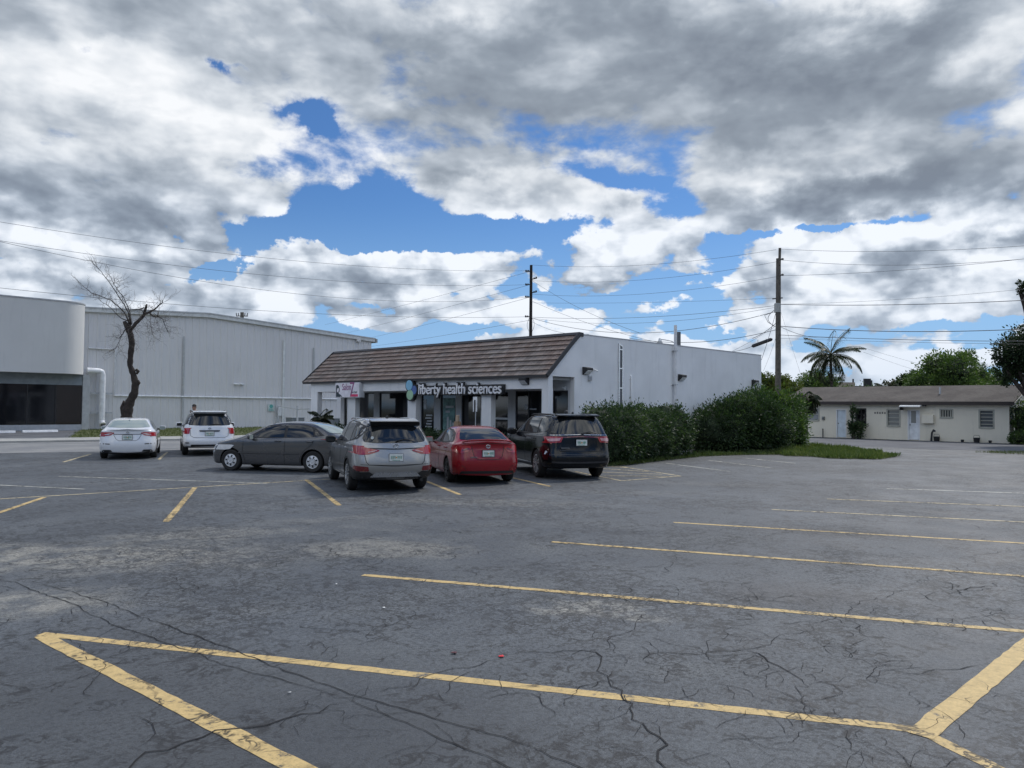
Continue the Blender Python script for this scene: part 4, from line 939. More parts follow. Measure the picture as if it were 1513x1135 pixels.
C_CLR = plain('clear_lamp', (.62, .62, .62), .12, coat=1.0)
C_PINK = plain('tail_lamp_pale', (.55, .30, .32), .15, coat=1.0)
C_CHR = plain('chrome', (.62, .63, .65), .12, 1.0, var=.05)
C_ALLOY = plain('alloy', (.48, .49, .50), .28, .7, var=.08)
C_ALLOYD = plain('dark_alloy', (.06, .06, .065), .35, .5)
C_HUB = plain('silver_hubcap', (.62, .63, .64), .35, .25, var=.06)
C_PLATE = plain('plate_white', (.62, .66, .64), .5); C_PGRN = plain('plate_green', (.10, .28, .20), .6); C_PORG = plain('plate_orange', (.6, .30, .10), .6)

def interp(pts, x):
    """piecewise curve through (x, v), x descending or ascending, eased between points"""
    pts = sorted(pts)
    if x <= pts[0][0]: return pts[0][1]
    if x >= pts[-1][0]: return pts[-1][1]
    for i in range(len(pts) - 1):
        (a, u), (b, v) = pts[i], pts[i + 1]
        if a <= x <= b: return u + (v - u) * (x - a) / (b - a)
def chaikin(poly, r=.22, it=2):
    for _ in range(it):
        q = []
        for i in range(len(poly)):
            a, b = poly[i], poly[(i + 1) % len(poly)]
            q += [(a[0] + (b[0] - a[0]) * r, a[1] + (b[1] - a[1]) * r), (b[0] + (a[0] - b[0]) * r, b[1] + (a[1] - b[1]) * r)]
        poly = q
    return poly
def rounded(poly, rad=.03, n=3):
    out = []
    k = len(poly)
    for i in range(k):
        p = Vector(poly[i]); a = Vector(poly[i - 1]) - p; b = Vector(poly[(i + 1) % k]) - p
        r = min(rad, a.length * .45, b.length * .45); A = p + a.normalized() * r; B = p + b.normalized() * r
        for j in range(n + 1):
            t_ = j / n; out.append(tuple(A * (1 - t_) ** 2 + p * 2 * t_ * (1 - t_) + B * t_ ** 2))
    return out

class Body:
    """car body from long character lines; x forward with the rear axle at 0, y to the left, z up"""
    def __init__(s, q):
        s.q = q; W = q['W'] / 2; top = q['top']; belt = q['belt']; xf = q['xf']; xr = q['xr']
        plan = q.get('plan', [(xr, .90), (xr + .35, .975), (xr + 1.0, 1.0), (xf - 1.0, .99), (xf - .45, .94), (xf, .84)])
        ty = q['ty']; zb = q.get('zb', .20); roofmax = max(v for _, v in top)
        re = q['rear_x']; fe = q['front_x']        # per line: z -> x of the end face
        xs = sorted(q['stations'], reverse=True)
        def ring(x, wf=1.0):
            T = interp(top, x); B = min(interp(belt, x), T - .01); pw = W * interp(plan, x) * wf
            g_ = max(0, min(1, (T - B - .10) / .30))
            m_ = interp(q.get('mid', [(0, .58)]), x)
            zb_ = interp(q['bot'], x) if 'bot' in q else zb
            return [(0, zb_), (pw * .80, zb_), (pw * .955, zb_ + .035), (pw * 1.0, (zb_ + m_) / 2 + .06), (pw * 1.0, m_ + .06), (pw * .975, B - .06), (pw * (.955 + (q.get('sh', .93) - .955) * g_), B),
                    (pw * (.80 + (ty - .80) * g_), B + (T - B) * (.62 + .30 * g_) ), (pw * (.46), T - .012), (0, T)]
        cols = []
        NJ = 10
        r0 = ring(fe['x0']); 
        # front end columns
        def zline(ends, z): return interp(ends['x'], z)
        rf = ring(xf - .22)
        for wf, ins in ((0, 0), (.45, .012), (.82, .075), (.965, .20)):
            cols.append([(zline(fe, z) - ins, y * wf, z) for y, z in rf])
        for x in xs: cols.append([(x, y, z) for y, z in ring(x)])
        # rear end columns
        rb = q.get('rear_ring') or ring(xr + .20)
        rb = [(y, z) for y, z in rb]
        # push the last two stations of each line forward where the end face leans forward
        xl = [zline(re, z) for y, z in rb]
        for wf, ins in ((.970, q.get('rc', .16)), (.86, q.get('rc', .16) * .36), (.48, .008), (0, 0)):
            cols.append([(xl[j] + ins, y * wf, z) for j, (y, z) in enumerate(rb)])
        # keep stations ahead of the end columns line by line
        nst = len(xs); first = 4
        for j in range(NJ):
            xe_ = cols[first + nst][j][0]
            k = first + nst - 1
            # stations behind the end of this line are slid forward, evenly
            bad = [i for i in range(first, first + nst) if cols[i][j][0] < xe_ + .06]
            if bad:
                i0 = bad[0] - 1; xa = cols[i0][j][0]
                for n_, i in enumerate(bad):
                    x = xa + (xe_ - xa) * (n_ + 1) / (len(bad) + 1); c = cols[i][j]
                    rr = ring(x)[j]; f_ = (n_ + 1) / (len(bad) + 1)
                    cols[i][j] = (x, rr[0] * (1 - f_) + cols[first + nst][j][1] * f_, rr[1] * (1 - f_) + cols[first + nst][j][2] * f_)
        me = bpy.data.meshes.new('tmp'); bm = bmesh.new(); K = len(cols)
        L_ = [[bm.verts.new((x, max(y, 0), z)) for x, y, z in c] for c in cols]
        Rr = [[(L_[i][j] if (j in (0, NJ - 1)) else bm.verts.new((cols[i][j][0], -cols[i][j][1], cols[i][j][2]))) for j in range(NJ)] for i in range(K)]
        # ends: centre columns coincide
        for i in (0, K - 1):
            for j in range(1, NJ - 1):
                if cols[i][j][1] <= 1e-6: Rr[i][j] = L_[i][j]
        cr = bm.edges.layers.float.new('crease_edge')
        for side, A in ((1, L_), (-1, Rr)):
            for i in range(K - 1):
                for j in range(NJ - 1):
                    v = [A[i][j], A[i + 1][j], A[i + 1][j + 1], A[i][j + 1]]; u = []
                    for w_ in v:
                        if w_ not in u: u.append(w_)
                    if len(u) >= 3:
                        try: bm.faces.new(u if side == 1 else u[::-1])
                        except ValueError: pass
        loose = [v for v in bm.verts if not v.link_faces]
        bmesh.ops.delete(bm, geom=loose, context='VERTS')
        creases = q.get('crease', {6: .45, 2: .3})
        for A in (L_, Rr):
            for j, cv in creases.items():
                for i in range(K - 1):
                    if A[i][j].is_valid and A[i+1][j].is_valid:
                        e_ = bm.edges.get((A[i][j], A[i + 1][j]))
                        if e_: e_[cr] = cv
            for j, cv in q.get('rcrease', {}).items():
                pass
        bmesh.ops.recalc_face_normals(bm, faces=bm.faces); bm.to_mesh(me); bm.free()
        o = bpy.data.objects.new('tmp', me); COL.objects.link(o)
        md = o.modifiers.new('s', 'SUBSURF'); md.levels = 3; md.render_levels = 3
        dg = bpy.context.evaluated_depsgraph_get(); dg.update()
        me2 = bpy.data.meshes.new_from_object(o.evaluated_get(dg)); bpy.data.objects.remove(o)
        s.full = me2
        bm = bmesh.new(); bm.from_mesh(me2); s.bvh = BVHTree.FromBMesh(bm); bm.free()
    def cut(s, name, mats, parent):
        """openings for the wheels, then the finished body part"""
        q = s.q; o = bpy.data.objects.new(name, s.full); COL.objects.link(o)
        W = q['W'] / 2; ra = q['R'] + q.get('gap', .055)
        for ci, cx in enumerate((0, q['wb'])):
            for sd_ in (1, -1):
                mb = MB(); n = 40; ya, yb = sd_ * (W - .28), sd_ * (W + .3)
                pts = [(cx + ra * math.cos(2*math.pi*k/n), q['R'] + ra * math.sin(2*math.pi*k/n)) for k in range(n)]
                mb.prism([(x, ya, z) for x, z in pts], (0, yb - ya, 0)); c = mb.build('cut', C_GAP)
                md = o.modifiers.new('b', 'BOOLEAN'); md.operation = 'DIFFERENCE'; md.object = c; md.solver = 'EXACT'
        dg = bpy.context.evaluated_depsgraph_get(); dg.update()
        me = bpy.data.meshes.new_from_object(o.evaluated_get(dg))
        for md in list(o.modifiers):
            c = md.object; o.modifiers.remove(md); bpy.data.objects.remove(c)
        o.data = me; me.materials.clear()
        for m in mats: me.materials.append(m)
        for p in me.polygons:
            c = p.center; idx = 0
            for cx in (0, q['wb']):
                d = math.hypot(c.x - cx, c.z - q['R'])
                if d < ra + .004 and (abs(abs(c.y) - (W - .28)) < .006 or (d > ra - .01 and abs(c.y) < W - .0 and abs(p.normal.y) < .3)): idx = 1
            if c.z < q.get('zb', .2) + .03 and p.normal.z < -.5: idx = 1
            p.material_index = idx
        me.shade_smooth(); me.set_sharp_from_angle(angle=R_(38))
        o.parent = parent; s.obj = o; return o
    def patch(s, name, poly, view, mat, parent, off=.004, step=.06, side=1, rim=.012, flat=False, yoff=0.0, thick=None):
        """a panel that follows the body: poly in (x,z) seen from the side, (y,z) seen from the rear/front, (x,y) from the top"""
        if view == 'side': poly = [(max(a, s.q['xr'] + .17), b) for a, b in poly]; poly = [p for i, p in enumerate(poly) if math.dist(p, poly[i - 1]) > 1e-4]
        bm = bmesh.new()
        def lift(a, b):
            if view == 'side': return Vector((a, side * 3, b)), Vector((0, -side, 0))
            if view == 'rear': return Vector((-6, a, b)), Vector((1, 0, 0))
            if view == 'front': return Vector((9, a, b)), Vector((-1, 0, 0))
            return Vector((a, b, 4)), Vector((0, 0, -1))
        vs = [bm.verts.new((a, b, 0)) for a, b in poly]; f = bm.faces.new(vs)
        xs = [p[0] for p in poly]; ys = [p[1] for p in poly]
        for ax, lo, hi in ((0, min(xs), max(xs)), (1, min(ys), max(ys))):
            n = max(1, int((hi - lo) / step))
            for i in range(1, n):
                co = [0, 0, 0]; no = [0, 0, 0]; co[ax] = lo + (hi - lo) * i / n; no[ax] = 1
                bmesh.ops.bisect_plane(bm, geom=list(bm.verts) + list(bm.edges) + list(bm.faces), plane_co=co, plane_no=no)
        bmesh.ops.triangulate(bm, faces=[f_ for f_ in bm.faces if len(f_.verts) > 4])
        bm.normal_update()
        last = None
        for v in bm.verts:
            o, d = lift(v.co.x, v.co.y); h = s.bvh.ray_cast(o, d)
            if h[0] is None:
                o2 = o + d * (3 - .6) if view == 'side' else o
                h = s.bvh.find_nearest(o + d * ((3 - s.q['W'] / 2) if view == 'side' else (6 + s.q['xr']) if view == 'rear' else (9 - s.q['xf']) if view == 'front' else 3))
            nrm = h[1] if h[1].dot(d) < 0 else -h[1]
            v.co = h[0] + nrm * off; v.normal = nrm
        if rim:
            ed = [e for e in bm.edges if e.is_boundary]
            r = bmesh.ops.extrude_edge_only(bm, edges=ed)
            dd = lift(0, 0)[1]
            for v in r['geom']:
                if isinstance(v, bmesh.types.BMVert): v.co += dd * rim
        bmesh.ops.recalc_face_normals(bm, faces=bm.faces)
        me = bpy.data.meshes.new(name); bm.to_mesh(me); bm.free(); me.materials.append(mat)
        n0 = sum(1 for p in me.polygons if p.normal.dot(lift(0, 0)[1]) > .2); n1_ = sum(1 for p in me.polygons if p.normal.dot(lift(0, 0)[1]) < -.2)
        if n0 > n1_: me.flip_normals()
        me.shade_smooth(); me.set_sharp_from_angle(angle=R_(45))
        o = bpy.data.objects.new(name, me); COL.objects.link(o); o.parent = parent; return o
    def line(s, name, pts, view, mat, parent, w=.012, off=.003, side=1, closed=False):
        poly = []; P_ = [Vector(p) for p in pts]
        up, dn = [], []
        for i, p in enumerate(P_):
            d = (P_[min(i + 1, len(P_) - 1)] - P_[max(i - 1, 0)]).normalized(); n = Vector((-d.y, d.x)) * w / 2
            up.append(tuple(p + n)); dn.append(tuple(p - n))
        return s.patch(name, up + dn[::-1], view, mat, parent, off, .08, side, .006)

def wheel(parent, x, y, R, kind, out, width=.215):
    """out: +1 when the outside face looks to +y"""
    w_ = bpy.data.objects.new('wheel', None); COL.objects.link(w_); w_.parent = parent; w_.location = (x, y, R); w_.empty_display_size = .1
    rr = R * (.66 if kind != 'hub' else .60); h = width / 2
    mb = MB(); mb.lathe([(rr, -h * .9), (R * .90, -h), (R * .985, -h * .75), (R, -h * .4), (R, h * .4), (R * .985, h * .75), (R * .90, h), (rr, h * .9), (rr - .01, 0)], (0, 0, 0), 'y', 40, closed=True); mb.build('tyre', C_TYRE, w_, auto=40)
    f = out * h
    mb = MB(); mb.mi = 0
    rim = {'alloy': C_ALLOY, 'hub': C_HUB, 'dark': C_ALLOYD}[kind]
    mb.lathe([(rr, f * .9), (rr, f * .97), (rr * .93, f * .93), (rr * .90, f * .55), (rr * .88, f * .1)], (0, 0, 0), 'y', 36)
    if kind == 'hub':
        mb.lathe([(rr * .95, f * .90), (rr * .78, f * 1.02), (rr * .40, f * 1.10), (rr * .34, f * 1.0), (.0, f * 1.06)], (0, 0, 0), 'y', 36)
    else:
        n_ = 5 if kind == 'alloy' else 5
        for k in range(n_):
            for dlt in (-.17, .17):
                a = 2 * math.pi * k / n_ + .3 + dlt; c, s_ = math.cos(a), math.sin(a)
                mb.obox((c * rr * .53, f * .86, s_ * rr * .53), (c, 0, s_), (0, 1, 0), (-s_, 0, c), rr * .42, .018, rr * .060)
        mb.lathe([(rr * .22, f * .70), (rr * .20, f * 1.0), (0, f * 1.02)], (0, 0, 0), 'y', 20)
    mb.build('rim', rim, w_, auto=35)
    mb = MB()
    if kind == 'hub':
        for k in range(7):
            a = 2 * math.pi * k / 7 + .1
            def q_(r_, da, e=1.035): return (math.cos(a + da) * rr * r_, f * e, math.sin(a + da) * rr * r_)
            mb.prism([q_(.50, -.12, 1.10), q_(.84, -.17, 1.02), q_(.86, 0, 1.01), q_(.84, .17, 1.02), q_(.50, .12, 1.10), q_(.42, 0, 1.12)], (0, -out * .03, 0))
        for k in range(7):
            a = 2 * math.pi * (k + .5) / 7 + .1; mb.lathe([(0, f * 1.085), (.012, f * 1.085)], (math.cos(a) * rr * .52, 0, math.sin(a) * rr * .52), 'y', 6)
        mb.build('hubcap_slots', C_GAP, w_)
    else:
        mb.lathe([(rr * .92, f * .35), (rr * .5, f * .30), (0, f * .30)], (0, 0, 0), 'y', 30); mb.build('hub_shadow_disc', C_BLK, w_, auto=40)
    return w_

def mirror(parent, x, y, z, side, mat, s=1.0, cap=None):
    o = bpy.data.objects.new('mirror', None); COL.objects.link(o); o.parent = parent; o.location = (x, y - side * .06, z)
    bm = bmesh.new(); bmesh.ops.create_uvsphere(bm, u_segments=20, v_segments=12, radius=1)
    for v in bm.verts:
        c = v.co; k = 3.0
        n = (abs(c.x) ** k + abs(c.y) ** k + abs(c.z) ** k) ** (1 / k); c = c / n if n else c
        v.co = Vector((c.x * .075 * (1 if c.x > 0 else .5), c.y * .125, c.z * .085)) * s + Vector((0, side * .17, .04))
    me = bpy.data.meshes.new('housing'); bm.to_mesh(me); bm.free(); me.materials.append(mat); me.shade_smooth()
    h = bpy.data.objects.new('housing', me); COL.objects.link(h); h.parent = o
    mb = MB(); mb.tube([(.0, -side * .05, -.03), (0, side * .12, .01)], .028, 8); mb.build('arm', C_BLK, o)
    mb = MB(); mb.prism([(-.042, side * .075, -.025), (-.042, side * .265, -.02), (-.042, side * .265, .095), (-.042, side * .075, .10)], (.01, 0, 0)); mb.build('mirror_glass', C_GLASS_PALE if s < 1 else C_GLASS, o)
    return o
def handle_at(body, parent, x, z, side, mat):
    h = body.bvh.ray_cast(Vector((x, side * 3, z)), Vector((0, -side, 0)))
    if h[0] is None: return
    y = h[0].y; mb = MB(); mb.tube([(x - .10, y + side * .006, z), (x - .08, y + side * .032, z + .004), (x + .08, y + side * .032, z + .004), (x + .10, y + side * .006, z)], [.014, .017, .017, .014], 8)
    mb.build('door_handle', mat, parent, smooth=True)
def plate(body, parent, y, z, w_=.30, h_=.155, seed=1, frame=None):
    h = body.bvh.ray_cast(Vector((-6, y, z)), Vector((1, 0, 0))); n = h[1]; x = h[0].x
    o = bpy.data.objects.new('number_plate', None); COL.objects.link(o); o.parent = parent; o.location = (x - .02, y, z); tilt = math.atan2(-n.z, -n.x) if n.x < 0 else 0
    mb = MB(); mb.box((-.006, -w_/2, -h_/2), (.012, w_/2, h_/2)); mb.build('plate', C_PLATE, o, bevel=.004)
    r = random.Random(seed); mb = MB(); yy = w_ / 2 - .035
    for i in range(7):
        if i == 3: yy -= .038; continue
        for b in range(3):
            mb.box((-.009, yy - .026 + b * .009, -.035 + r.uniform(0, .02)), (-.0062, yy - .021 + b * .009, .035))
        if r.random() < .6: mb.box((-.0085, yy - .026, r.choice((-.035, 0, .028))), (-.0063, yy, r.choice((.035,)) ))
        yy -= .036
    mb.box((-.009, -.09, -.066), (-.0062, .09, -.054)); mb.build('print', C_PGRN, o)
    mb = MB(); mb.lathe([(0, -.0095), (.018, -.0095), (.018, -.0062)], (0, 0, 0), 'x', 10); mb.build('print_fruit', C_PORG, o)
    mb = MB(); a, b = w_ / 2, h_ / 2
    for q_ in (((-.004, -a - .012, b + .0005), (.008, a + .012, b + .012)), ((-.004, -a - .012, -b - .012), (.008, a + .012, -b - .0005)), ((-.004, -a - .012, -b), (.008, -a - .0005, b)), ((-.004, a + .0005, -b), (.008, a + .012, b))): mb.box(*q_)
    mb.build('frame', frame or C_BLK, o); return o
def fin(body, parent, x, mat):
    h = body.bvh.ray_cast(Vector((x, 0, 4)), Vector((0, 0, -1))); z = h[0].z - .004
    mb = MB(); mb.prism([(x - .09, -.018, z), (x - .07, -.010, z + .062), (x - .03, -.010, z + .06), (x + .10, -.012, z)], (0, .030, 0)); mb.build('antenna_fin', mat, parent, bevel=.005)
def badge(body, parent, y, z, r=.055, oval=1.35):
    h = body.bvh.ray_cast(Vector((-6, y, z)), Vector((1, 0, 0))); x = h[0].x - .012
    mb = MB(); pts = [(x, y + math.cos(a) * r * oval, z + math.sin(a) * r) for a in [2*math.pi*i/24 for i in range(25)]]; mb.tube(pts, .009, 6, caps=False)
    mb.tube([(x, y + math.cos(a) * r * .55, z + math.sin(a) * r) for a in [2*math.pi*i/16 for i in range(17)]], .007, 6, caps=False); mb.build('badge', C_CHR, parent, smooth=True)
def sidepair(fn):
    for s_ in (1, -1): fn(s_)

def place(rear_l, rear_r, off):
    """rear axle centre and heading from the ground pixels where the two rear tyres stand"""
    a = G(*rear_l); b = G(*rear_r); m_ = (a + b) / 2; d = (b - a).normalized(); hd = Vector((-d.y, d.x, 0)); hd = hd if hd.dot(Vector((1, 1, 0))) > 0 else -hd
    return m_, math.atan2(hd.y, hd.x)

def common(body, root, q, paint, lower=None):
    body.cut('body', [paint, C_GAP], root)
    W = q['W'] / 2
    for (x, k) in ((0, 'rear'), (q['wb'], 'front')):
        for s_ in (1, -1): wheel(root, x, s_ * (W - .125), q['R'], q['wheel'], s_, q.get('tw', .22))
# ------------------------------------------------------------------ the six parked vehicles
CAR_GROUP = 'vehicles parked in the lot'
def side_glass(b, root, outline, panes, seal=.03, mat=None, frame_mat=None):
    for s_ in (1, -1):
        fr = b.patch('window_surround', rounded(outline, .05), 'side', frame_mat or C_BLK, root, .003, .07, s_)
        for p_ in panes: b.patch('side_window', rounded(p_, .04), 'side', mat or C_GLASS, fr, .008, .06, s_, .008)
def seams(b, root, lines, w=.014):
    for s_ in (1, -1):
        for l_ in lines: b.line('door_seam', l_, 'side', C_GAP, root, w, .002, s_)

def make_suv(name, label, paint, q, loc, hd, style):
    root = thing(name, label, 'car', loc, hd, CAR_GROUP); b = Body(q); common(b, root, q, paint); return root, b

# ---- mid-size silver SUV (rear seen three-quarter)
q = dict(W=1.88, xf=3.62, xr=-1.06, wb=2.70, R=.365, wheel='alloy', ty=.745, zb=.24, sh=.935, rc=.20,
    top=[(3.7, .82), (3.45, .92), (2.9, 1.06), (2.55, 1.13), (2.3, 1.22), (1.75, 1.56), (1.4, 1.655), (.8, 1.69), (.1, 1.685), (-.5, 1.655), (-.78, 1.62), (-1.2, 1.60)],
    belt=[(3.6, .84), (2.6, .98), (1.5, 1.03), (.4, 1.08), (-.4, 1.14), (-1.1, 1.16)],
    mid=[(0, .66)], bot=[(-1.1, .34), (-.6, .27), (0, .24), (2.7, .24), (3.5, .27)],
    front_x=dict(x0=3.4, x=[(.2, 3.50), (.45, 3.62), (.65, 3.62), (.85, 3.50), (1.0, 3.30)]),
    rear_x=dict(x=[(.3, -.98), (.50, -1.07), (.72, -1.05), (.86, -1.00), (1.05, -.985), (1.16, -.94), (1.45, -.78), (1.62, -.68)]),
    stations=[3.25, 2.95, 2.60, 2.30, 1.95, 1.55, 1.1, .6, .1, -.3, -.6, -.8])
PAINT = car_paint('silver_paint', (.33, .325, .315), .70, .30)
m_, hd = place((516, 724), (622, 722), 0)
HD0 = R_(64)
def at_tyres(lx, ly, rx, ry, q, hd):
    """rear axle centre: mid-point of the two rear contact patches"""
    a = G(lx, ly); b_ = G(rx, ry); c = (a + b_) / 2
    return (c.x, c.y, 0)
root, b = make_suv('silver_suv', 'silver grey suv with black rear spoiler parked between the grey and red sedans', PAINT, q, at_tyres(517, 723, 622, 721, q, 0), R_(66), None)
side_glass(b, root, [(2.28, 1.06), (1.55, 1.54), (.8, 1.60), (-.1, 1.585), (-.62, 1.50), (-.78, 1.40), (-.66, 1.20), (.4, 1.10)],
    [[(2.08, 1.10), (1.50, 1.47), (1.02, 1.53), (1.00, 1.10)], [(.92, 1.11), (.94, 1.535), (.30, 1.54), (.02, 1.50), (-.06, 1.15)], [(-.12, 1.16), (-.05, 1.50), (-.50, 1.45), (-.66, 1.38), (-.50, 1.22)]])
seams(b, root, [[(2.22, 1.02), (2.24, .70), (2.05, .34)], [(.96, 1.08), (.95, .34)], [(-.05, 1.12), (-.08, .95), (.28, .72), (.42, .50), (.44, .34)]])
b.patch('rear_window', rounded([(.70, 1.15), (.72, 1.22), (.565, 1.555), (-.565, 1.555), (-.72, 1.22), (-.70, 1.15), (-.45, 1.12), (.45, 1.12)], .05), 'rear', C_GLASS, root, .006, .06)
b.patch('windscreen', rounded([(.66, 1.16), (.52, 1.55), (-.52, 1.55), (-.66, 1.16)], .05), 'front', C_GLASS, root, .004)
mb = MB(); mb.prism([(-.62, -.55, 1.665), (-.90, -.55, 1.625), (-.91, -.55, 1.600), (-.70, -.55, 1.575), (-.62, -.55, 1.60)], (0, 1.10, 0)); mb.build('spoiler', PAINT, root, bevel=.012)
mb = MB(); mb.prism([(-.70, -.56, 1.60), (-.895, -.56, 1.603), (-.80, -.60, 1.545), (-.70, -.60, 1.50)], (0, 1.12, 0)); mb.build('spoiler_underside', C_BLK, root)
for s_ in (1, -1):
    b.patch('tail_light', rounded([(s_*.36, .965), (s_*.40, .93), (s_*.60, .87), (s_*.78, .86), (s_*.93, .90), (s_*.94, 1.04), (s_*.74, 1.045), (s_*.56, 1.00)], .02), 'rear', C_RED, root, .012, .05)
    b.patch('tail_light', rounded([(-.50, 1.05), (-.66, 1.07), (-1.0, 1.06), (-1.02, .90), (-.86, .88)], .02), 'side', C_RED, root, .012, .05, s_)
    b.patch('tail_light_lens', rounded([(s_*.42, .950), (s_*.62, .905), (s_*.62, .925), (s_*.44, .965)], .006), 'rear', C_PINK, root, .026, .05, rim=.01)
    b.patch('fog_lamp', rounded([(s_*.60, .50), (s_*.90, .50), (s_*.90, .62), (s_*.62, .60)], .02), 'rear', C_REDD, root, .012, .05)
    b.patch('bumper_cladding', rounded([(s_*.20, .30), (s_*.94, .26), (s_*.94, .47), (s_*.60, .49), (s_*.52, .44), (s_*.24, .41)], .02), 'rear', C_BLK, root, .014, .06)
    b.patch('bumper_cladding', rounded([(-.44, .60), (-1.05, .50), (-1.03, .28), (-.42, .28), (-.46, .45)], .02), 'side', C_BLK, root, .012, .06, s_)
    b.patch('rocker_cladding', rounded([(2.28, .25), (2.28, .36), (.42, .36), (.42, .25)], .02), 'side', C_BLK, root, .012, .1, s_)
    mb = MB(); mb.tube([(1.35, s_*.60, 1.625), (1.2, s_*.605, 1.65), (.5, s_*.61, 1.665), (-.3, s_*.60, 1.65), (-.55, s_*.59, 1.62)], .016, 8); mb.build('roof_rail', C_CHR, root, smooth=True)
    for x in (1.22, .25): handle_at(b, root, x - .1, .98, s_, PAINT)
    arcs = [(math.cos(a) * .405, .365 + math.sin(a) * .405) for a in [math.pi * i / 14 for i in range(-1, 16)]]
    for cx in (0, 2.7):
        b.line('arch_trim', [(cx + x, z) for x, z in arcs], 'side', C_BLK, root, .05, .006, s_)
    mirror(root, 2.02, s_*.90, 1.06, s_, C_BLK, 1.05)
b.line('chrome_strip', [(.62, 1.005), (0, .985), (-.62, 1.005)], 'rear', C_BLK, root, .022, .012)
b.patch('bumper_diffuser', rounded([(-.58, .37), (.58, .37), (.46, .47), (-.46, .47)], .03), 'rear', C_ALLOY, root, .022, .06)
b.patch('bumper_lower', rounded([(-.62, .27), (.62, .27), (.62, .345), (-.62, .345)], .02), 'rear', C_BLK, root, .02, .06)
b.line('tailgate_seam', [(.60, 1.0), (.70, .90), (.66, .70), (.60, .64), (0, .625), (-.60, .64), (-.66, .70), (-.70, .90), (-.60, 1.0)], 'rear', C_GAP, root, .014, .003)
b.line('bumper_seam', [(.93, .66), (0, .60), (-.93, .66)], 'rear', C_BLK, root, .010, .003)
plate(b, root, 0, .80, .31, .16, 3, C_CHR); badge(b, root, 0, 1.06, .045)
mb = MB(); mb.tube([(-.985, .0, 1.165), (-.93, -.18, 1.20), (-.92, -.42, 1.17)], .012, 6); mb.build('rear_wiper', C_BLK, root)
mb = MB(); mb.tube([(-1.0, -.60, .285), (-.85, -.60, .29)], .035, 10); mb.build('tailpipe', C_BLK, root)
fin(b, root, .0, C_BLK)
mb = MB(); mb.lathe([(0, 0), (.035, 0), (.035, .004)], (-.905, .52, 1.24), 'x', 12); mb.build('window_sticker', C_PLATE, root)

# ---- big black SUV
q = dict(W=1.93, xf=3.95, xr=-1.12, wb=3.04, R=.39, wheel='alloy', ty=.76, zb=.26, sh=.93, rc=.18,
    top=[(4.0, .95), (3.8, 1.03), (3.2, 1.13), (2.7, 1.20), (2.45, 1.28), (1.85, 1.66), (1.5, 1.77), (.9, 1.80), (.1, 1.80), (-.5, 1.785), (-.80, 1.76), (-1.2, 1.74)],
    belt=[(3.9, .97), (2.8, 1.12), (1.5, 1.17), (.4, 1.20), (-.4, 1.22), (-1.1, 1.22)],
    mid=[(0, .70)], bot=[(-1.15, .36), (-.7, .28), (0, .26), (3.0, .26), (3.8, .30)],
    front_x=dict(x0=3.7, x=[(.25, 3.85), (.5, 3.95), (.8, 3.95), (1.0, 3.85), (1.1, 3.6)]),
    rear_x=dict(x=[(.3, -1.02), (.45, -1.13), (.66, -1.13), (.76, -1.06), (1.1, -1.03), (1.22, -1.00), (1.55, -.86), (1.74, -.76)]),
    stations=[3.55, 3.2, 2.85, 2.5, 2.1, 1.65, 1.2, .6, .1, -.35, -.65, -.88])
PBK = car_paint('black_paint', (.004, .0045, .006), .0, .12, .35, .03, .25)
root, b = make_suv('black_suv', 'large black suv with silver wheels parked beside the tall hedge', PBK, q, at_tyres(797, 705, 880, 704, q, 0), R_(60), None)
side_glass(b, root, [(2.45, 1.20), (1.75, 1.66), (1.1, 1.71), (0, 1.71), (-.70, 1.68), (-.78, 1.30), (.4, 1.235), (1.5, 1.21)],
    [[(2.28, 1.23), (1.72, 1.61), (1.16, 1.66), (1.14, 1.24)], [(1.06, 1.24), (1.08, 1.665), (.18, 1.665), (.10, 1.26)], [(.00, 1.27), (.06, 1.66), (-.62, 1.635), (-.68, 1.34), (-.55, 1.29)]])
seams(b, root, [[(2.42, 1.14), (2.44, .80), (2.36, .36)], [(1.10, 1.18), (1.08, .36)], [(.04, 1.22), (.02, 1.0), (.36, .80), (.46, .55), (.46, .36)]])
b.patch('rear_window', rounded([(.78, 1.26), (.66, 1.71), (-.66, 1.71), (-.78, 1.26), (-.5, 1.235), (.5, 1.235)], .06), 'rear', C_GLASS, root, .006, .06)
b.patch('windscreen', rounded([(.74, 1.25), (.60, 1.68), (-.60, 1.68), (-.74, 1.25)], .05), 'front', C_GLASS, root, .004)
mb = MB(); mb.prism([(-.60, -.60, 1.785), (-.90, -.60, 1.755), (-.92, -.60, 1.735), (-.80, -.60, 1.70), (-.62, -.60, 1.72)], (0, 1.20, 0)); mb.build('spoiler', PBK, root, bevel=.012)
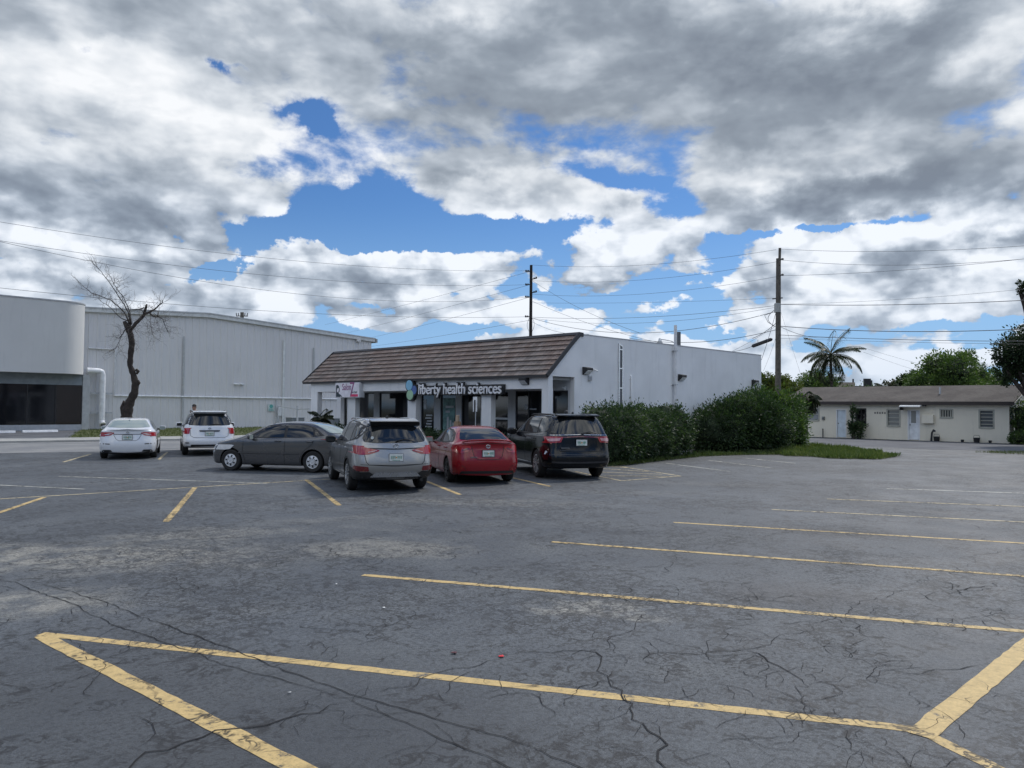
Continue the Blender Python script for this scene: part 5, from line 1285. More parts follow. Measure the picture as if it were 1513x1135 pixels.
for s_ in (1, -1):
    b.patch('tail_light', rounded([(s_*.50, 1.14), (s_*.56, 1.015), (s_*.955, .99), (s_*.96, 1.16), (s_*.70, 1.175), (s_*.50, 1.165)], .02), 'rear', C_RED, root, .014, .05)
    b.patch('tail_light', rounded([(-.66, 1.13), (-1.1, 1.17), (-1.1, 1.0), (-.80, 1.02)], .02), 'side', C_RED, root, .014, .05, s_)
    b.patch('tail_light_lens', rounded([(s_*.56, 1.13), (s_*.60, 1.055), (s_*.86, 1.04), (s_*.88, 1.11)], .012), 'rear', C_PINK, root, .028, .05, rim=.01)
    for x in (1.36, .36): handle_at(b, root, x - .1, 1.09, s_, PBK)
    mirror(root, 2.22, s_*.92, 1.19, s_, PBK, 1.2)
    b.line('sill_strip', [(2.5, .40), (.45, .40)], 'side', C_CHR, root, .035, .014, s_)
    mb = MB(); mb.tube([(1.4, s_*.64, 1.73), (1.25, s_*.65, 1.755), (.5, s_*.655, 1.775), (-.4, s_*.645, 1.765), (-.6, s_*.64, 1.735)], .016, 8); mb.build('roof_rail', C_BLK, root, smooth=True)
    b.line('chrome_corner', [(s_*.93, .80), (s_*.955, .70)], 'rear', C_CHR, root, .05, .012)
b.line('light_bar', [(.50, 1.150), (0, 1.178), (-.50, 1.150)], 'rear', C_REDD, root, .030, .014)
b.line('chrome_strip', [(.90, 1.205), (0, 1.225), (-.90, 1.205)], 'rear', C_CHR, root, .010, .010)
b.line('tailgate_seam', [(.60, 1.0), (.66, .90), (.60, .78), (0, .755), (-.60, .78), (-.66, .90), (-.60, 1.0)], 'rear', C_GAP, root, .016, .003)
b.line('bumper_strip', [(.80, .49), (0, .475), (-.80, .49)], 'rear', C_ALLOYD, root, .05, .012)
b.line('bumper_edge', [(.90, .70), (0, .685), (-.90, .70)], 'rear', C_ALLOYD, root, .018, .006)
b.patch('bumper_lower', rounded([(-.80, .31), (.80, .31), (.85, .42), (-.85, .42)], .02), 'rear', C_BLK, root, .01, .06)
plate(b, root, -.02, 1.01, .31, .16, 7); mb = MB(); mb.tube([(-1.06, .0, 1.255), (-1.02, -.25, 1.30), (-1.02, -.45, 1.27)], .012, 6); mb.build('rear_wiper', C_BLK, root)
fin(b, root, -.35, PBK)
mb = MB(); mb.lathe([(.06, 1.79), (.06, 1.83), (.045, 1.87), (.0, 1.885)], (.45, -.1, 0), 'z', 14); mb.build('roof_antenna_puck', C_BLK, root, smooth=True)
mb = MB(); mb.box((-1.135, .36, .865), (-1.06, .60, .878)); mb.build('badge_bar', C_CHR, root)

# ---- sedans
def sedan_q(**k):
    q = dict(W=1.78, xf=3.66, xr=-1.0, wb=2.70, R=.32, wheel='dark', ty=.70, zb=.17, sh=.93, rc=.22,
        top=[(3.66, .66), (3.45, .76), (3.0, .90), (2.62, .99), (2.35, 1.08), (1.75, 1.34), (1.35, 1.43), (.8, 1.455), (.3, 1.43), (-.05, 1.36), (-.45, 1.18), (-.62, 1.105), (-.85, 1.085), (-1.0, 1.06)],
        belt=[(3.6, .68), (3.0, .84), (2.5, .92), (1.5, .945), (.4, .975), (-.4, 1.01), (-1.0, 1.00)],
        mid=[(0, .56)], bot=[(-1.05, .27), (-.7, .20), (0, .17), (2.7, .17), (3.5, .2)],
        front_x=dict(x0=3.4, x=[(.15, 3.58), (.35, 3.66), (.55, 3.66), (.75, 3.52), (.9, 3.4)]),
        rear_x=dict(x=[(.2, -.90), (.35, -.98), (.58, -1.0), (.72, -.93), (.95, -.90), (1.05, -.93), (1.1, -.93)]),
        stations=[3.3, 3.0, 2.65, 2.35, 2.0, 1.6, 1.2, .8, .4, .05, -.25, -.50, -.66, -.80])
    q.update(k); return q
def sedan_trim(b, root, q, paint, tl, dlo=None, glass=None, x0=0.0, rear_y=(.62, .50), zc=(1.12, 1.40)):
    pass

# red compact sedan
q = sedan_q(); PRD = car_paint('red_paint', (.22, .004, .010), .0, .20, .6, .12, .3)
root = thing('red_sedan', 'shiny dark red sedan with boot lip and black wheels parked between two suvs', 'car', at_tyres(667, 711, 748, 711, q, 0), R_(61), CAR_GROUP)
b = Body(q); common(b, root, q, PRD)
side_glass(b, root, [(2.30, .98), (1.60, 1.31), (1.0, 1.375), (.4, 1.35), (.02, 1.27), (-.38, 1.06), (.4, 1.00), (1.5, .975)],
    [[(2.10, 1.01), (1.58, 1.265), (1.08, 1.325), (1.06, 1.01)], [(.98, 1.01), (1.00, 1.33), (.46, 1.31), (.10, 1.22), (.02, 1.04)], [(-.04, 1.05), (.04, 1.19), (-.26, 1.07)]], frame_mat=C_BLK)
seams(b, root, [[(2.3, .95), (2.3, .6), (2.2, .26)], [(1.02, .96), (1.02, .26)], [(.02, 1.0), (.1, .8), (.36, .55), (.38, .26)]])
b.patch('rear_window', rounded([(.64, 1.115), (.49, 1.375), (-.49, 1.375), (-.64, 1.115), (-.3, 1.10), (.3, 1.10)], .05), 'rear', C_GLASS, root, .006, .05)
b.patch('windscreen', rounded([(.66, 1.02), (.50, 1.36), (-.50, 1.36), (-.66, 1.02)], .05), 'front', C_GLASS, root, .004)
h_ = b.bvh.ray_cast(Vector((-.88, 0, 3)), Vector((0, 0, -1)))[0].z
mb = MB(); mb.tube([(-.80, .64, h_ - .02), (-.86, .45, h_ + .022), (-.88, 0, h_ + .038), (-.86, -.45, h_ + .022), (-.80, -.64, h_ - .02)], .022, 8); mb.build('boot_spoiler', PRD, root, smooth=True)
for s_ in (1, -1):
    b.patch('tail_light', rounded([(s_*.42, .92), (s_*.52, .82), (s_*.70, .79), (s_*.90, .84), (s_*.90, .97), (s_*.70, .985), (s_*.46, .965)], .02), 'rear', C_RED, root, .012, .05)
    b.patch('tail_light', rounded([(-.50, .98), (-.97, .98), (-.97, .84), (-.74, .86)], .02), 'side', C_RED, root, .012, .05, s_)
    b.patch('tail_light_lens', rounded([(s_*.46, .90), (s_*.64, .84), (s_*.66, .87), (s_*.50, .93)], .01), 'rear', C_REDD, root, .024, .05, rim=.01)
    for x in (1.16, .22): handle_at(b, root, x, .89, s_, PRD)
    mirror(root, 2.02, s_*.86, .98, s_, PRD, .95)
b.line('boot_seam', [(.42, .97), (.40, .84), (.36, .70), (.28, .63), (-.28, .63), (-.36, .70), (-.40, .84), (-.42, .97)], 'rear', C_GAP, root, .013, .003)
b.line('boot_edge', [(.66, 1.02), (0, 1.03), (-.66, 1.02)], 'rear', C_GAP, root, .014, .003)
b.patch('bumper_lower', rounded([(-.72, .22), (.72, .22), (.68, .345), (-.68, .345)], .03), 'rear', C_BLK, root, .01, .06)
for s_ in (1, -1): b.line('bumper_crease', [(s_*.86, .62), (s_*.60, .44), (s_*.56, .36)], 'rear', C_GAP, root, .010, .002)
plate(b, root, 0, .78, .30, .155, 11); badge(b, root, 0, .955, .04)
mb = MB(); mb.box((-.965, .28, .69), (-.90, .46, .70)); mb.build('badge_bar', C_CHR, root)

# dark grey older sedan, side-on
q = sedan_q(W=1.70, wb=2.60, xf=3.42, xr=-1.02, R=.315, wheel='hub', ty=.73, sh=.945,
    top=[(3.5, .70), (3.3, .80), (2.9, .93), (2.5, 1.02), (2.25, 1.11), (1.60, 1.40), (1.2, 1.465), (.7, 1.485), (.2, 1.46), (-.15, 1.37), (-.55, 1.19), (-.70, 1.135), (-.9, 1.115), (-1.05, 1.07)],
    belt=[(3.5, .72), (2.9, .86), (2.4, .93), (1.5, .955), (.4, .985), (-.4, 1.02), (-1.0, 1.02)],
    front_x=dict(x0=3.3, x=[(.15, 3.34), (.35, 3.42), (.55, 3.42), (.75, 3.33), (.9, 3.2)]),
    rear_x=dict(x=[(.2, -.95), (.35, -1.02), (.58, -1.03), (.72, -.98), (.95, -.95), (1.05, -.92), (1.1, -.92)]),
    stations=[3.15, 2.85, 2.5, 2.25, 1.9, 1.5, 1.1, .7, .3, 0, -.3, -.52, -.68, -.82])
PGY = car_paint('dark_grey_paint', (.085, .085, .088), .5, .24)
a_ = G(349, 695.5); b_ = G(463, 698.5); dv = (a_ - b_).normalized(); hd = math.atan2(dv.y, dv.x)
left = Vector((-math.sin(hd), math.cos(hd), 0))       # towards the camera side
cen = b_ - left * (.85 - .10)
root = thing('grey_sedan', 'dark grey older sedan with silver hubcaps seen side-on facing left', 'car', (cen.x, cen.y, 0), hd, CAR_GROUP)
b = Body(q); common(b, root, q, PGY)
side_glass(b, root, [(2.15, .985), (1.52, 1.345), (1.0, 1.41), (.4, 1.40), (.02, 1.31), (-.34, 1.07), (.4, 1.01), (1.5, .985)],
    [[(1.95, 1.01), (1.50, 1.30), (.94, 1.365), (.92, 1.01)], [(.84, 1.01), (.86, 1.37), (.40, 1.36), (.08, 1.285), (-.02, 1.03)], [(-.07, 1.04), (.01, 1.255), (-.22, 1.09)]])
seams(b, root, [[(2.20, .96), (2.22, .6), (2.12, .24)], [(.88, .97), (.88, .24)], [(-.05, 1.0), (.02, .82), (.30, .60), (.40, .40), (.40, .24)]])
b.patch('rear_window', rounded([(.64, 1.15), (.50, 1.41), (-.50, 1.41), (-.64, 1.15), (-.3, 1.135), (.3, 1.135)], .05), 'rear', C_GLASS_PALE, root, .006, .05)
b.patch('windscreen', rounded([(.66, 1.05), (.52, 1.40), (-.52, 1.40), (-.66, 1.05)], .05), 'front', C_GLASS, root, .004)
for s_ in (1, -1):
    b.patch('headlight', rounded([(3.04, .77), (3.16, .69), (3.36, .61), (3.37, .71), (3.20, .81)], .03), 'side', C_CLR, root, .010, .05, s_)
    b.patch('headlight', rounded([(s_*.50, .62), (s_*.82, .62), (s_*.82, .78), (s_*.60, .74)], .03), 'front', C_CLR, root, .010, .05)
    b.patch('tail_light', rounded([(-.72, .98), (-1.0, .98), (-1.0, .74), (-.86, .74)], .03), 'side', C_RED, root, .012, .05, s_)
    b.patch('tail_light', rounded([(s_*.50, .96), (s_*.56, .76), (s_*.84, .74), (s_*.84, .98)], .03), 'rear', C_RED, root, .012, .05)
    b.line('side_moulding', [(2.35, .55), (.42, .55)], 'side', PGY, root, .035, .016, s_)
    b.line('moulding_shadow_gap', [(2.35, .525), (.42, .525)], 'side', C_GAP, root, .008, .004, s_)
    b.line('moulding_shadow_gap', [(-.42, .575), (-.98, .575)], 'side', C_GAP, root, .008, .004, s_)
    b.patch('fuel_flap', rounded([(-.22, .80), (-.22, .93), (-.38, .93), (-.38, .80)], .04), 'side', PGY, root, .006, .05, s_)
    for x in (1.10, .10): handle_at(b, root, x, .90, s_, PGY)
    mirror(root, 1.92, s_*.82, .98, s_, PGY, .9)
mb = MB(); mb.box((3.40, -.35, .50), (3.44, .35, .58)); mb.build('front_grille', C_BLK, root)
plate(b, root, 0, .80, .30, .155, 5)

# white sedan seen from behind
q = sedan_q(W=1.86, wb=2.83, xf=3.85, xr=-1.08, R=.335, wheel='dark', ty=.69,
    top=[(3.85, .70), (3.6, .80), (3.1, .92), (2.7, 1.0), (2.45, 1.09), (1.85, 1.34), (1.4, 1.435), (.8, 1.455), (.2, 1.43), (-.2, 1.345), (-.6, 1.16), (-.75, 1.09), (-.9, 1.075), (-1.05, 1.06)],
    belt=[(3.8, .70), (3.1, .86), (2.6, .93), (1.5, .955), (.4, .975), (-.4, 1.0), (-1.0, .99)],
    rear_x=dict(x=[(.2, -1.0), (.35, -1.06), (.58, -1.08), (.72, -1.0), (.95, -.98), (1.05, -1.02), (1.1, -1.02)]),
    front_x=dict(x0=3.5, x=[(.15, 3.75), (.35, 3.85), (.55, 3.85), (.75, 3.72), (.9, 3.5)]),
    stations=[3.4, 3.1, 2.75, 2.45, 2.1, 1.7, 1.25, .8, .4, .0, -.35, -.60, -.74, -.88])
PWH = car_paint('white_paint', (.70, .72, .75), .0, .25)
def at_bearing(px, py, hd, back):
    """rear bumper centre stands at this pixel; returns the rear axle"""
    c = G(px, py); return (c.x + math.cos(hd) * back, c.y + math.sin(hd) * back, 0)
hdw = R_(67)
root = thing('white_sedan', 'white sedan with dark plate parked before the bare tree, seen from behind', 'car', at_bearing(190, 677.0, hdw, .25), hdw, CAR_GROUP)
b = Body(q); common(b, root, q, PWH)
side_glass(b, root, [(2.40, .99), (1.70, 1.31), (1.0, 1.375), (.4, 1.355), (-.1, 1.25), (-.45, 1.06), (.4, 1.00), (1.5, .985)],
    [[(2.2, 1.02), (1.68, 1.265), (1.08, 1.325), (1.06, 1.02)], [(.98, 1.02), (1.00, 1.33), (.40, 1.31), (.0, 1.20), (-.1, 1.05)]], frame_mat=C_CHR)
seams(b, root, [[(2.4, .95), (2.4, .6), (2.3, .28)], [(1.02, .96), (1.02, .28)], [(-.1, 1.0), (.05, .8), (.38, .55), (.4, .28)]])
b.patch('rear_window', rounded([(.70, 1.13), (.52, 1.375), (-.52, 1.375), (-.70, 1.13), (-.3, 1.10), (.3, 1.10)], .05), 'rear', C_GLASS_PALE, root, .006, .05)
b.patch('windscreen', rounded([(.68, 1.02), (.52, 1.36), (-.52, 1.36), (-.68, 1.02)], .05), 'front', C_GLASS, root, .004)
h_ = b.bvh.ray_cast(Vector((-.98, 0, 3)), Vector((0, 0, -1)))[0].z
for s_ in (1, -1):
    b.patch('tail_light', rounded([(s_*.42, .935), (s_*.44, .90), (s_*.54, .84), (s_*.90, .80), (s_*.94, .93), (s_*.80, .955), (s_*.50, .955)], .015), 'rear', C_RED, root, .012, .05)
    b.patch('tail_light', rounded([(-.70, .95), (-1.04, .95), (-1.04, .80), (-.86, .81)], .02), 'side', C_RED, root, .012, .05, s_)
    b.patch('tail_light_lens', rounded([(s_*.44, .925), (s_*.60, .87), (s_*.74, .865), (s_*.60, .905)], .01), 'rear', C_CLR, root, .022, .05, rim=.01)
    b.patch('exhaust_surround', rounded([(s_*.46, .28), (s_*.82, .26), (s_*.76, .345), (s_*.52, .345)], .02), 'rear', C_BLK, root, .012, .05)
    b.line('bumper_crease', [(s_*.86, .56), (s_*.55, .545)], 'rear', C_GAP, root, .03, .004)
    for x in (1.2, .2): handle_at(b, root, x, .89, s_, C_CHR)
    mirror(root, 2.12, s_*.90, .99, s_, PWH if s_ > 0 else PWH, .95)
b.line('boot_seam', [(.44, .95), (.43, .85), (.36, .72), (.28, .66), (-.28, .66), (-.36, .72), (-.43, .85), (-.44, .95)], 'rear', C_GAP, root, .012, .003)
b.line('chrome_strip', [(.44, .885), (0, .885), (-.44, .885)], 'rear', C_ALLOYD, root, .022, .006)
b.line('boot_edge', [(.66, 1.03), (0, 1.04), (-.66, 1.03)], 'rear', C_ALLOYD, root, .016, .004)
b.patch('bumper_lower', rounded([(-.78, .20), (.78, .20), (.78, .27), (-.78, .27)], .02), 'rear', C_BLK, root, .012, .06)
plate(b, root, 0, .775, .31, .16, 17, C_ALLOYD); badge(b, root, 0, .955, .035, 1.2); fin(b, root, -.05, PWH)

# white SUV seen from behind
q = dict(W=1.90, xf=3.65, xr=-1.10, wb=2.79, R=.37, wheel='dark', ty=.74, zb=.25, sh=.935, rc=.17,
    top=[(3.7, .85), (3.45, .95), (2.9, 1.07), (2.55, 1.15), (2.3, 1.25), (1.75, 1.58), (1.4, 1.68), (.8, 1.73), (.1, 1.73), (-.5, 1.71), (-.78, 1.69), (-1.2, 1.67)],
    belt=[(3.6, .87), (2.6, 1.02), (1.5, 1.07), (.4, 1.10), (-.4, 1.12), (-1.1, 1.12)],
    mid=[(0, .66)], bot=[(-1.15, .40), (-.7, .30), (0, .25), (2.7, .25), (3.5, .28)],
    front_x=dict(x0=3.4, x=[(.2, 3.52), (.45, 3.65), (.65, 3.65), (.85, 3.53), (1.0, 3.35)]),
    rear_x=dict(x=[(.35, -1.04), (.50, -1.11), (.66, -1.11), (.74, -1.02), (1.05, -.99), (1.16, -.95), (1.45, -.82), (1.66, -.72)]),
    stations=[3.28, 2.95, 2.60, 2.30, 1.95, 1.55, 1.1, .6, .1, -.3, -.6, -.82])
hdv = R_(69)
root, b = make_suv('white_suv', 'white suv with dark rear glass parked before the warehouse, seen from behind', PWH, q, at_bearing(307.5, 672.0, hdv, .28), hdv, None)
side_glass(b, root, [(2.28, 1.10), (1.55, 1.58), (.8, 1.64), (-.1, 1.635), (-.70, 1.60), (-.78, 1.20), (.4, 1.13)],
    [[(2.08, 1.13), (1.50, 1.51), (1.02, 1.57), (1.00, 1.13)], [(.92, 1.14), (.94, 1.58), (.10, 1.58), (.02, 1.15)], [(-.06, 1.17), (.0, 1.58), (-.62, 1.55), (-.66, 1.24)]])
b.patch('rear_window', rounded([(.76, 1.17), (.62, 1.60), (-.62, 1.60), (-.76, 1.17), (-.4, 1.15), (.4, 1.15)], .06), 'rear', C_GLASS, root, .006, .06)
b.patch('windscreen', rounded([(.66, 1.18), (.52, 1.57), (-.52, 1.57), (-.66, 1.18)], .05), 'front', C_GLASS, root, .004)
mb = MB(); mb.prism([(-.60, -.60, 1.72), (-.93, -.60, 1.69), (-.94, -.60, 1.665), (-.72, -.60, 1.60), (-.62, -.60, 1.62)], (0, 1.20, 0)); mb.build('spoiler', PWH, root, bevel=.012)
for s_ in (1, -1):
    b.patch('tail_light', rounded([(s_*.70, .84), (s_*.92, .83), (s_*.93, 1.07), (s_*.70, 1.03)], .03), 'rear', C_RED, root, .014, .05)
    b.patch('tail_light', rounded([(-.72, 1.05), (-1.05, 1.07), (-1.05, .84), (-.84, .86)], .03), 'side', C_RED, root, .014, .05, s_)
    b.patch('reflector', rounded([(s_*.70, .485), (s_*.84, .48), (s_*.84, .52), (s_*.72, .52)], .01), 'rear', C_ALLOYD, root, .01, .05)
    mirror(root, 2.05, s_*.90, 1.09, s_, PWH, 1.1)
    mb = MB(); mb.tube([(1.4, s_*.62, 1.665), (1.25, s_*.63, 1.70), (.5, s_*.635, 1.72), (-.4, s_*.625, 1.705), (-.66, s_*.62, 1.665)], .02, 8); mb.build('roof_rail', C_ALLOYD, root, smooth=True)
    for x in (1.12, .15): handle_at(b, root, x, 1.0, s_, PWH)
b.line('tailgate_seam', [(.70, 1.12), (.68, .90), (.66, .76), (.55, .70), (0, .69), (-.55, .70), (-.66, .76), (-.68, .90), (-.70, 1.12)], 'rear', C_GAP, root, .014, .003)
b.patch('plate_garnish', rounded([(-.38, .975), (.38, .975), (.34, .92), (-.34, .92)], .015), 'rear', C_ALLOYD, root, .02, .06)
plate(b, root, 0, .845, .31, .16, 23, C_BLK); badge(b, root, 0, 1.04, .035)
b.patch('bumper_lower', rounded([(-.66, .37), (.66, .37), (.64, .44), (-.64, .44)], .02), 'rear', C_BLK, root, .014, .06)
mb = MB(); mb.tube([(-.98, .0, 1.175), (-.94, -.22, 1.21), (-.94, -.40, 1.19)], .012, 6); mb.build('rear_wiper', C_BLK, root)
# ------------------------------------------------------------------ vegetation
def leaf_mat(name, c0, c1, c2, rough=.55, trans=.25):
    m, t = new_mat(name); g = t.n('ShaderNodeNewGeometry'); r = g.outputs['Random Per Island']; P = g.outputs['Position']
    n = t.noise(P, 1.1, 3, .5)
    c = t.mix(E_(t, r), c0, c1); c = t.mix(t.ramp(n + (E_(t, r) - .5) * .3, .50, .72), c, c2)
    b = t.n('ShaderNodeBsdfPrincipled', {'Base Color': c, 'Roughness': rough, 'Specular IOR Level': .35})
    tr = t.n('ShaderNodeBsdfTranslucent', {'Color': t.vm('MULTIPLY', c, (1.5, 1.7, .8))}); mx = t.n('ShaderNodeMixShader', {0: trans, 1: b.outputs[0], 2: tr.outputs[0]})
    o = t.n('ShaderNodeOutputMaterial'); t.t.links.new(mx.outputs[0], o.inputs[0]); return m
LEAF_H = leaf_mat('hedge_leaf', (.016, .034, .014), (.036, .066, .024), (.075, .115, .045))
LEAF_H2 = leaf_mat('bush_leaf', (.028, .060, .016), (.070, .125, .034), (.13, .19, .05))
LEAF_T = leaf_mat('tree_leaf', (.045, .085, .020), (.085, .14, .040), (.14, .20, .060))
LEAF_D = leaf_mat('dark_tree_leaf', (.010, .022, .008), (.022, .045, .014), (.035, .06, .02))
LEAF_Y = leaf_mat('yellow_tree_leaf', (.06, .085, .018), (.13, .145, .03), (.06, .09, .025))
PALM = leaf_mat('palm_leaf', (.016, .028, .014), (.036, .052, .022), (.06, .06, .035), .5)
BARK = plain('bark', (.055, .045, .038), .95, var=.4, scale=9, bump=.9)
BARKD = plain('dark_bark', (.030, .024, .021), .95, var=.5, scale=7, bump=1.0)
TWIG = plain('twig_bark', (.13, .11, .095), .95, var=.25, scale=9)
CORE = plain('crown_core', (.018, .030, .012), .95, var=.4, scale=5)  # dark green puts the shade inside crowns into the colour

def leaves_mesh(name, pts, dirs, size, mat, parent, seed, aspect=.45, droop=0.0, jitter=.6):
    """one mesh of separate leaf blades (two bent quads each)"""
    r = np.random.default_rng(seed); n = len(pts)
    d = dirs + r.normal(0, jitter, (n, 3)); d[:, 2] -= droop; d /= np.linalg.norm(d, axis=1)[:, None] + 1e-9
    o = r.normal(0, 1, (n, 3)); u = np.cross(d, o); u /= np.linalg.norm(u, axis=1)[:, None] + 1e-9; w_ = np.cross(d, u)
    s = (size * r.uniform(.6, 1.35, n))[:, None]
    a = pts; m1 = pts + d * s * .5 + w_ * s * .06; e = pts + d * s - w_ * s * .05
    V = np.stack([a, m1 - u * s * aspect * .5, e, m1 + u * s * aspect * .5], 1).reshape(-1, 3)
    me = bpy.data.meshes.new(name); me.vertices.add(4 * n); me.vertices.foreach_set('co', V.ravel())
    me.loops.add(4 * n); me.loops.foreach_set('vertex_index', np.arange(4 * n, dtype=np.int32)); me.polygons.add(n)
    me.polygons.foreach_set('loop_start', np.arange(0, 4 * n, 4, dtype=np.int32)); me.polygons.foreach_set('loop_total', np.full(n, 4, dtype=np.int32))
    me.update(); me.validate(); me.materials.append(mat)
    o = bpy.data.objects.new(name, me); COL.objects.link(o)
    if parent is not None: o.parent = parent
    return o
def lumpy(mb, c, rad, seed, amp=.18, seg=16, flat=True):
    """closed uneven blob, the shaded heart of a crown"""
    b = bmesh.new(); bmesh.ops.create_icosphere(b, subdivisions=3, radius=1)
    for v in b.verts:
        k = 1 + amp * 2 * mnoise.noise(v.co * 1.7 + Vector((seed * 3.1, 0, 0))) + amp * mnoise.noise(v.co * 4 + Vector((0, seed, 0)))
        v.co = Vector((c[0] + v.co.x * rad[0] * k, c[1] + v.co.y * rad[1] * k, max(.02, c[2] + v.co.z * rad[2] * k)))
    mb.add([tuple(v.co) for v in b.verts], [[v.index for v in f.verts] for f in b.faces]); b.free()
def crown_points(blobs, n, seed, depth=.25, clump=.16):
    """leaf seats spread through the outer layers of overlapping lobes, gathered in clumps"""
    r = np.random.default_rng(seed); P = []; D = []
    vol = np.array([max(b[1][0] * b[1][1], b[1][0] * b[1][2]) for b in blobs]); vol = vol / vol.sum()
    for (c, rad), f in zip(blobs, vol):
        k = int(n * f); nc = max(8, k // 26)
        d = r.normal(0, 1, (nc, 3)); d /= np.linalg.norm(d, axis=1)[:, None]
        bump = np.array([1 + .30 * mnoise.noise(Vector(q) * 1.9 + Vector((seed, 0, c[0]))) for q in d])
        rr = bump * (1 - depth * r.random(nc) ** 1.6)
        cc = np.array(c) + d * np.array(rad) * rr[:, None]
        idx = r.integers(0, nc, k); mr = float(np.mean(rad)) * clump
        p = cc[idx] + r.normal(0, mr, (k, 3)) * .75; dd = d[idx] + (p - cc[idx]) / (mr + 1e-6) * .5
        P.append(p); D.append(dd)
    P = np.concatenate(P); D = np.concatenate(D); ok = P[:, 2] > .03
    return P[ok], D[ok]
def shrub(name, label, cat, loc, blobs, n, size, mat, seed, group=None, core=.80, stems=True, droop=0.0, aspect=.45, jitter=.6, depth=.25, clump=.16):
    o = thing(name, label, cat, loc, 0, group)
    P, D = crown_points(blobs, n, seed, depth, clump); leaves_mesh('foliage', P, D, size, mat, o, seed, droop=droop, aspect=aspect, jitter=jitter)
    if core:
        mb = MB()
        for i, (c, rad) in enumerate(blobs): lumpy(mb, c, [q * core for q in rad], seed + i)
        mb.build('dark_core', CORE, o, fix=False)
    if stems:
        mb = MB(); r = random.Random(seed)
        for c, rad in blobs:
            for k in range(3): x, y = c[0] + r.uniform(-.3, .3) * rad[0], c[1] + r.uniform(-.3, .3) * rad[1]; mb.tube([(x, y, 0), (x + r.uniform(-.1, .1), y, c[2] * .5), (x + r.uniform(-.3, .3) * rad[0], y + r.uniform(-.3, .3) * rad[1], c[2])], [.03, .022, .012], 5)
        mb.build('stems', BARK, o)
    return o
# the two great bushes along the side wall
def gx(x, Y): return PY(x, 620, Y).x
c0 = G(950, 690); yb = 17.0
A0, A1 = G(930, 688), G(1030, 674.5)
bl = []; r = random.Random(2); base = A0; dv = (A1 - A0); Lh = dv.length; dn_ = dv.normalized(); nr = Vector((-dn_.y, dn_.x, 0))
for i in range(8):
    f = (i + .5) / 8; p = dn_ * (Lh * f) + nr * (1.05 + r.uniform(-.1, .1)); h = .95 + .05 * math.sin(f * 9)
    bl.append(((p.x, p.y, h * .98), (.98, 1.05, 1.04 + r.uniform(-.05, .06))))

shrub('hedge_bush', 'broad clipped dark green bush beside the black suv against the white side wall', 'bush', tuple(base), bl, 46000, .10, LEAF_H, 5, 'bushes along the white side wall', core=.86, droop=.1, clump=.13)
B0, B1 = G(1092, 671), G(1165, 669)
base = B0; dv = B1 - B0; Lh = dv.length; dn_ = dv.normalized(); nr = Vector((-dn_.y, dn_.x, 0)); bl = []
hts = [(0, 1.05, .95), (.15, 1.15, 1.05), (.32, 1.25, 1.2), (.5, 1.35, 1.35), (.66, 1.40, 1.4), (.82, 1.3, 1.25), (.98, 1.2, 1.1)]
for f, h, rz in hts:
    p = dn_ * (Lh * f) + nr * 1.35; bl.append(((p.x, p.y, h * .92), (1.15, 1.2, h * .98)))
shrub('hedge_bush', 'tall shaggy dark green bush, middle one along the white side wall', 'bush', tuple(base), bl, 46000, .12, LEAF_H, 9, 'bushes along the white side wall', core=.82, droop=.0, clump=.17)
c = PD(1112, 600, 39.5); bl = [((0, 0, 1.5), (1.5, 1.3, 1.25)), ((1.1, -1.2, 1.75), (1.1, 1.0, 1.0)), ((-.8, .9, 1.6), (1.0, 1.0, .9)), ((.2, -.2, 2.15), (.9, .9, .65))]
shrub('leafy_bush', 'loose lighter green bush reaching highest at the far corner of the shop', 'bush', (c.x, c.y, 0), bl, 22000, .15, LEAF_H2, 12, None, core=.72, clump=.22, depth=.4)
c = PD(1142, 600, 38.0); bl = [((0, 0, 1.05), (.95, 1.15, 1.05)), ((.45, -.7, .7), (.8, .75, .75)), ((-.5, .7, 1.5), (1.0, 1.0, 1.0)), ((-1.0, 1.4, 1.9), (.9, .9, .8))]
shrub('leafy_bush', 'mid green rounded bush at the right end of the row before the wooden pole', 'bush', (c.x, c.y, 0), bl, 22000, .13, LEAF_H2, 15, None, core=.78, clump=.18)
# low hedge in front of the storefront
r = random.Random(7); bl = []; H0 = PX(800, 640, 19.6); y = 19.9
while y < 34.0: bl.append(((0, y - 19.9, .48 + r.uniform(-.06, .1)), (.5, .62, .52 + r.uniform(-.08, .12)))); y += .72
bl = [b for b in bl if not 13.0 < b[0][1] < 13.3]
shrub('low_hedge', 'long low ragged green hedge between the parked vehicles and the shop colonnade', 'hedge', (19.9, 19.9, 0), bl, 20000, .10, LEAF_H, 21, None, core=.75, clump=.2, depth=.35)
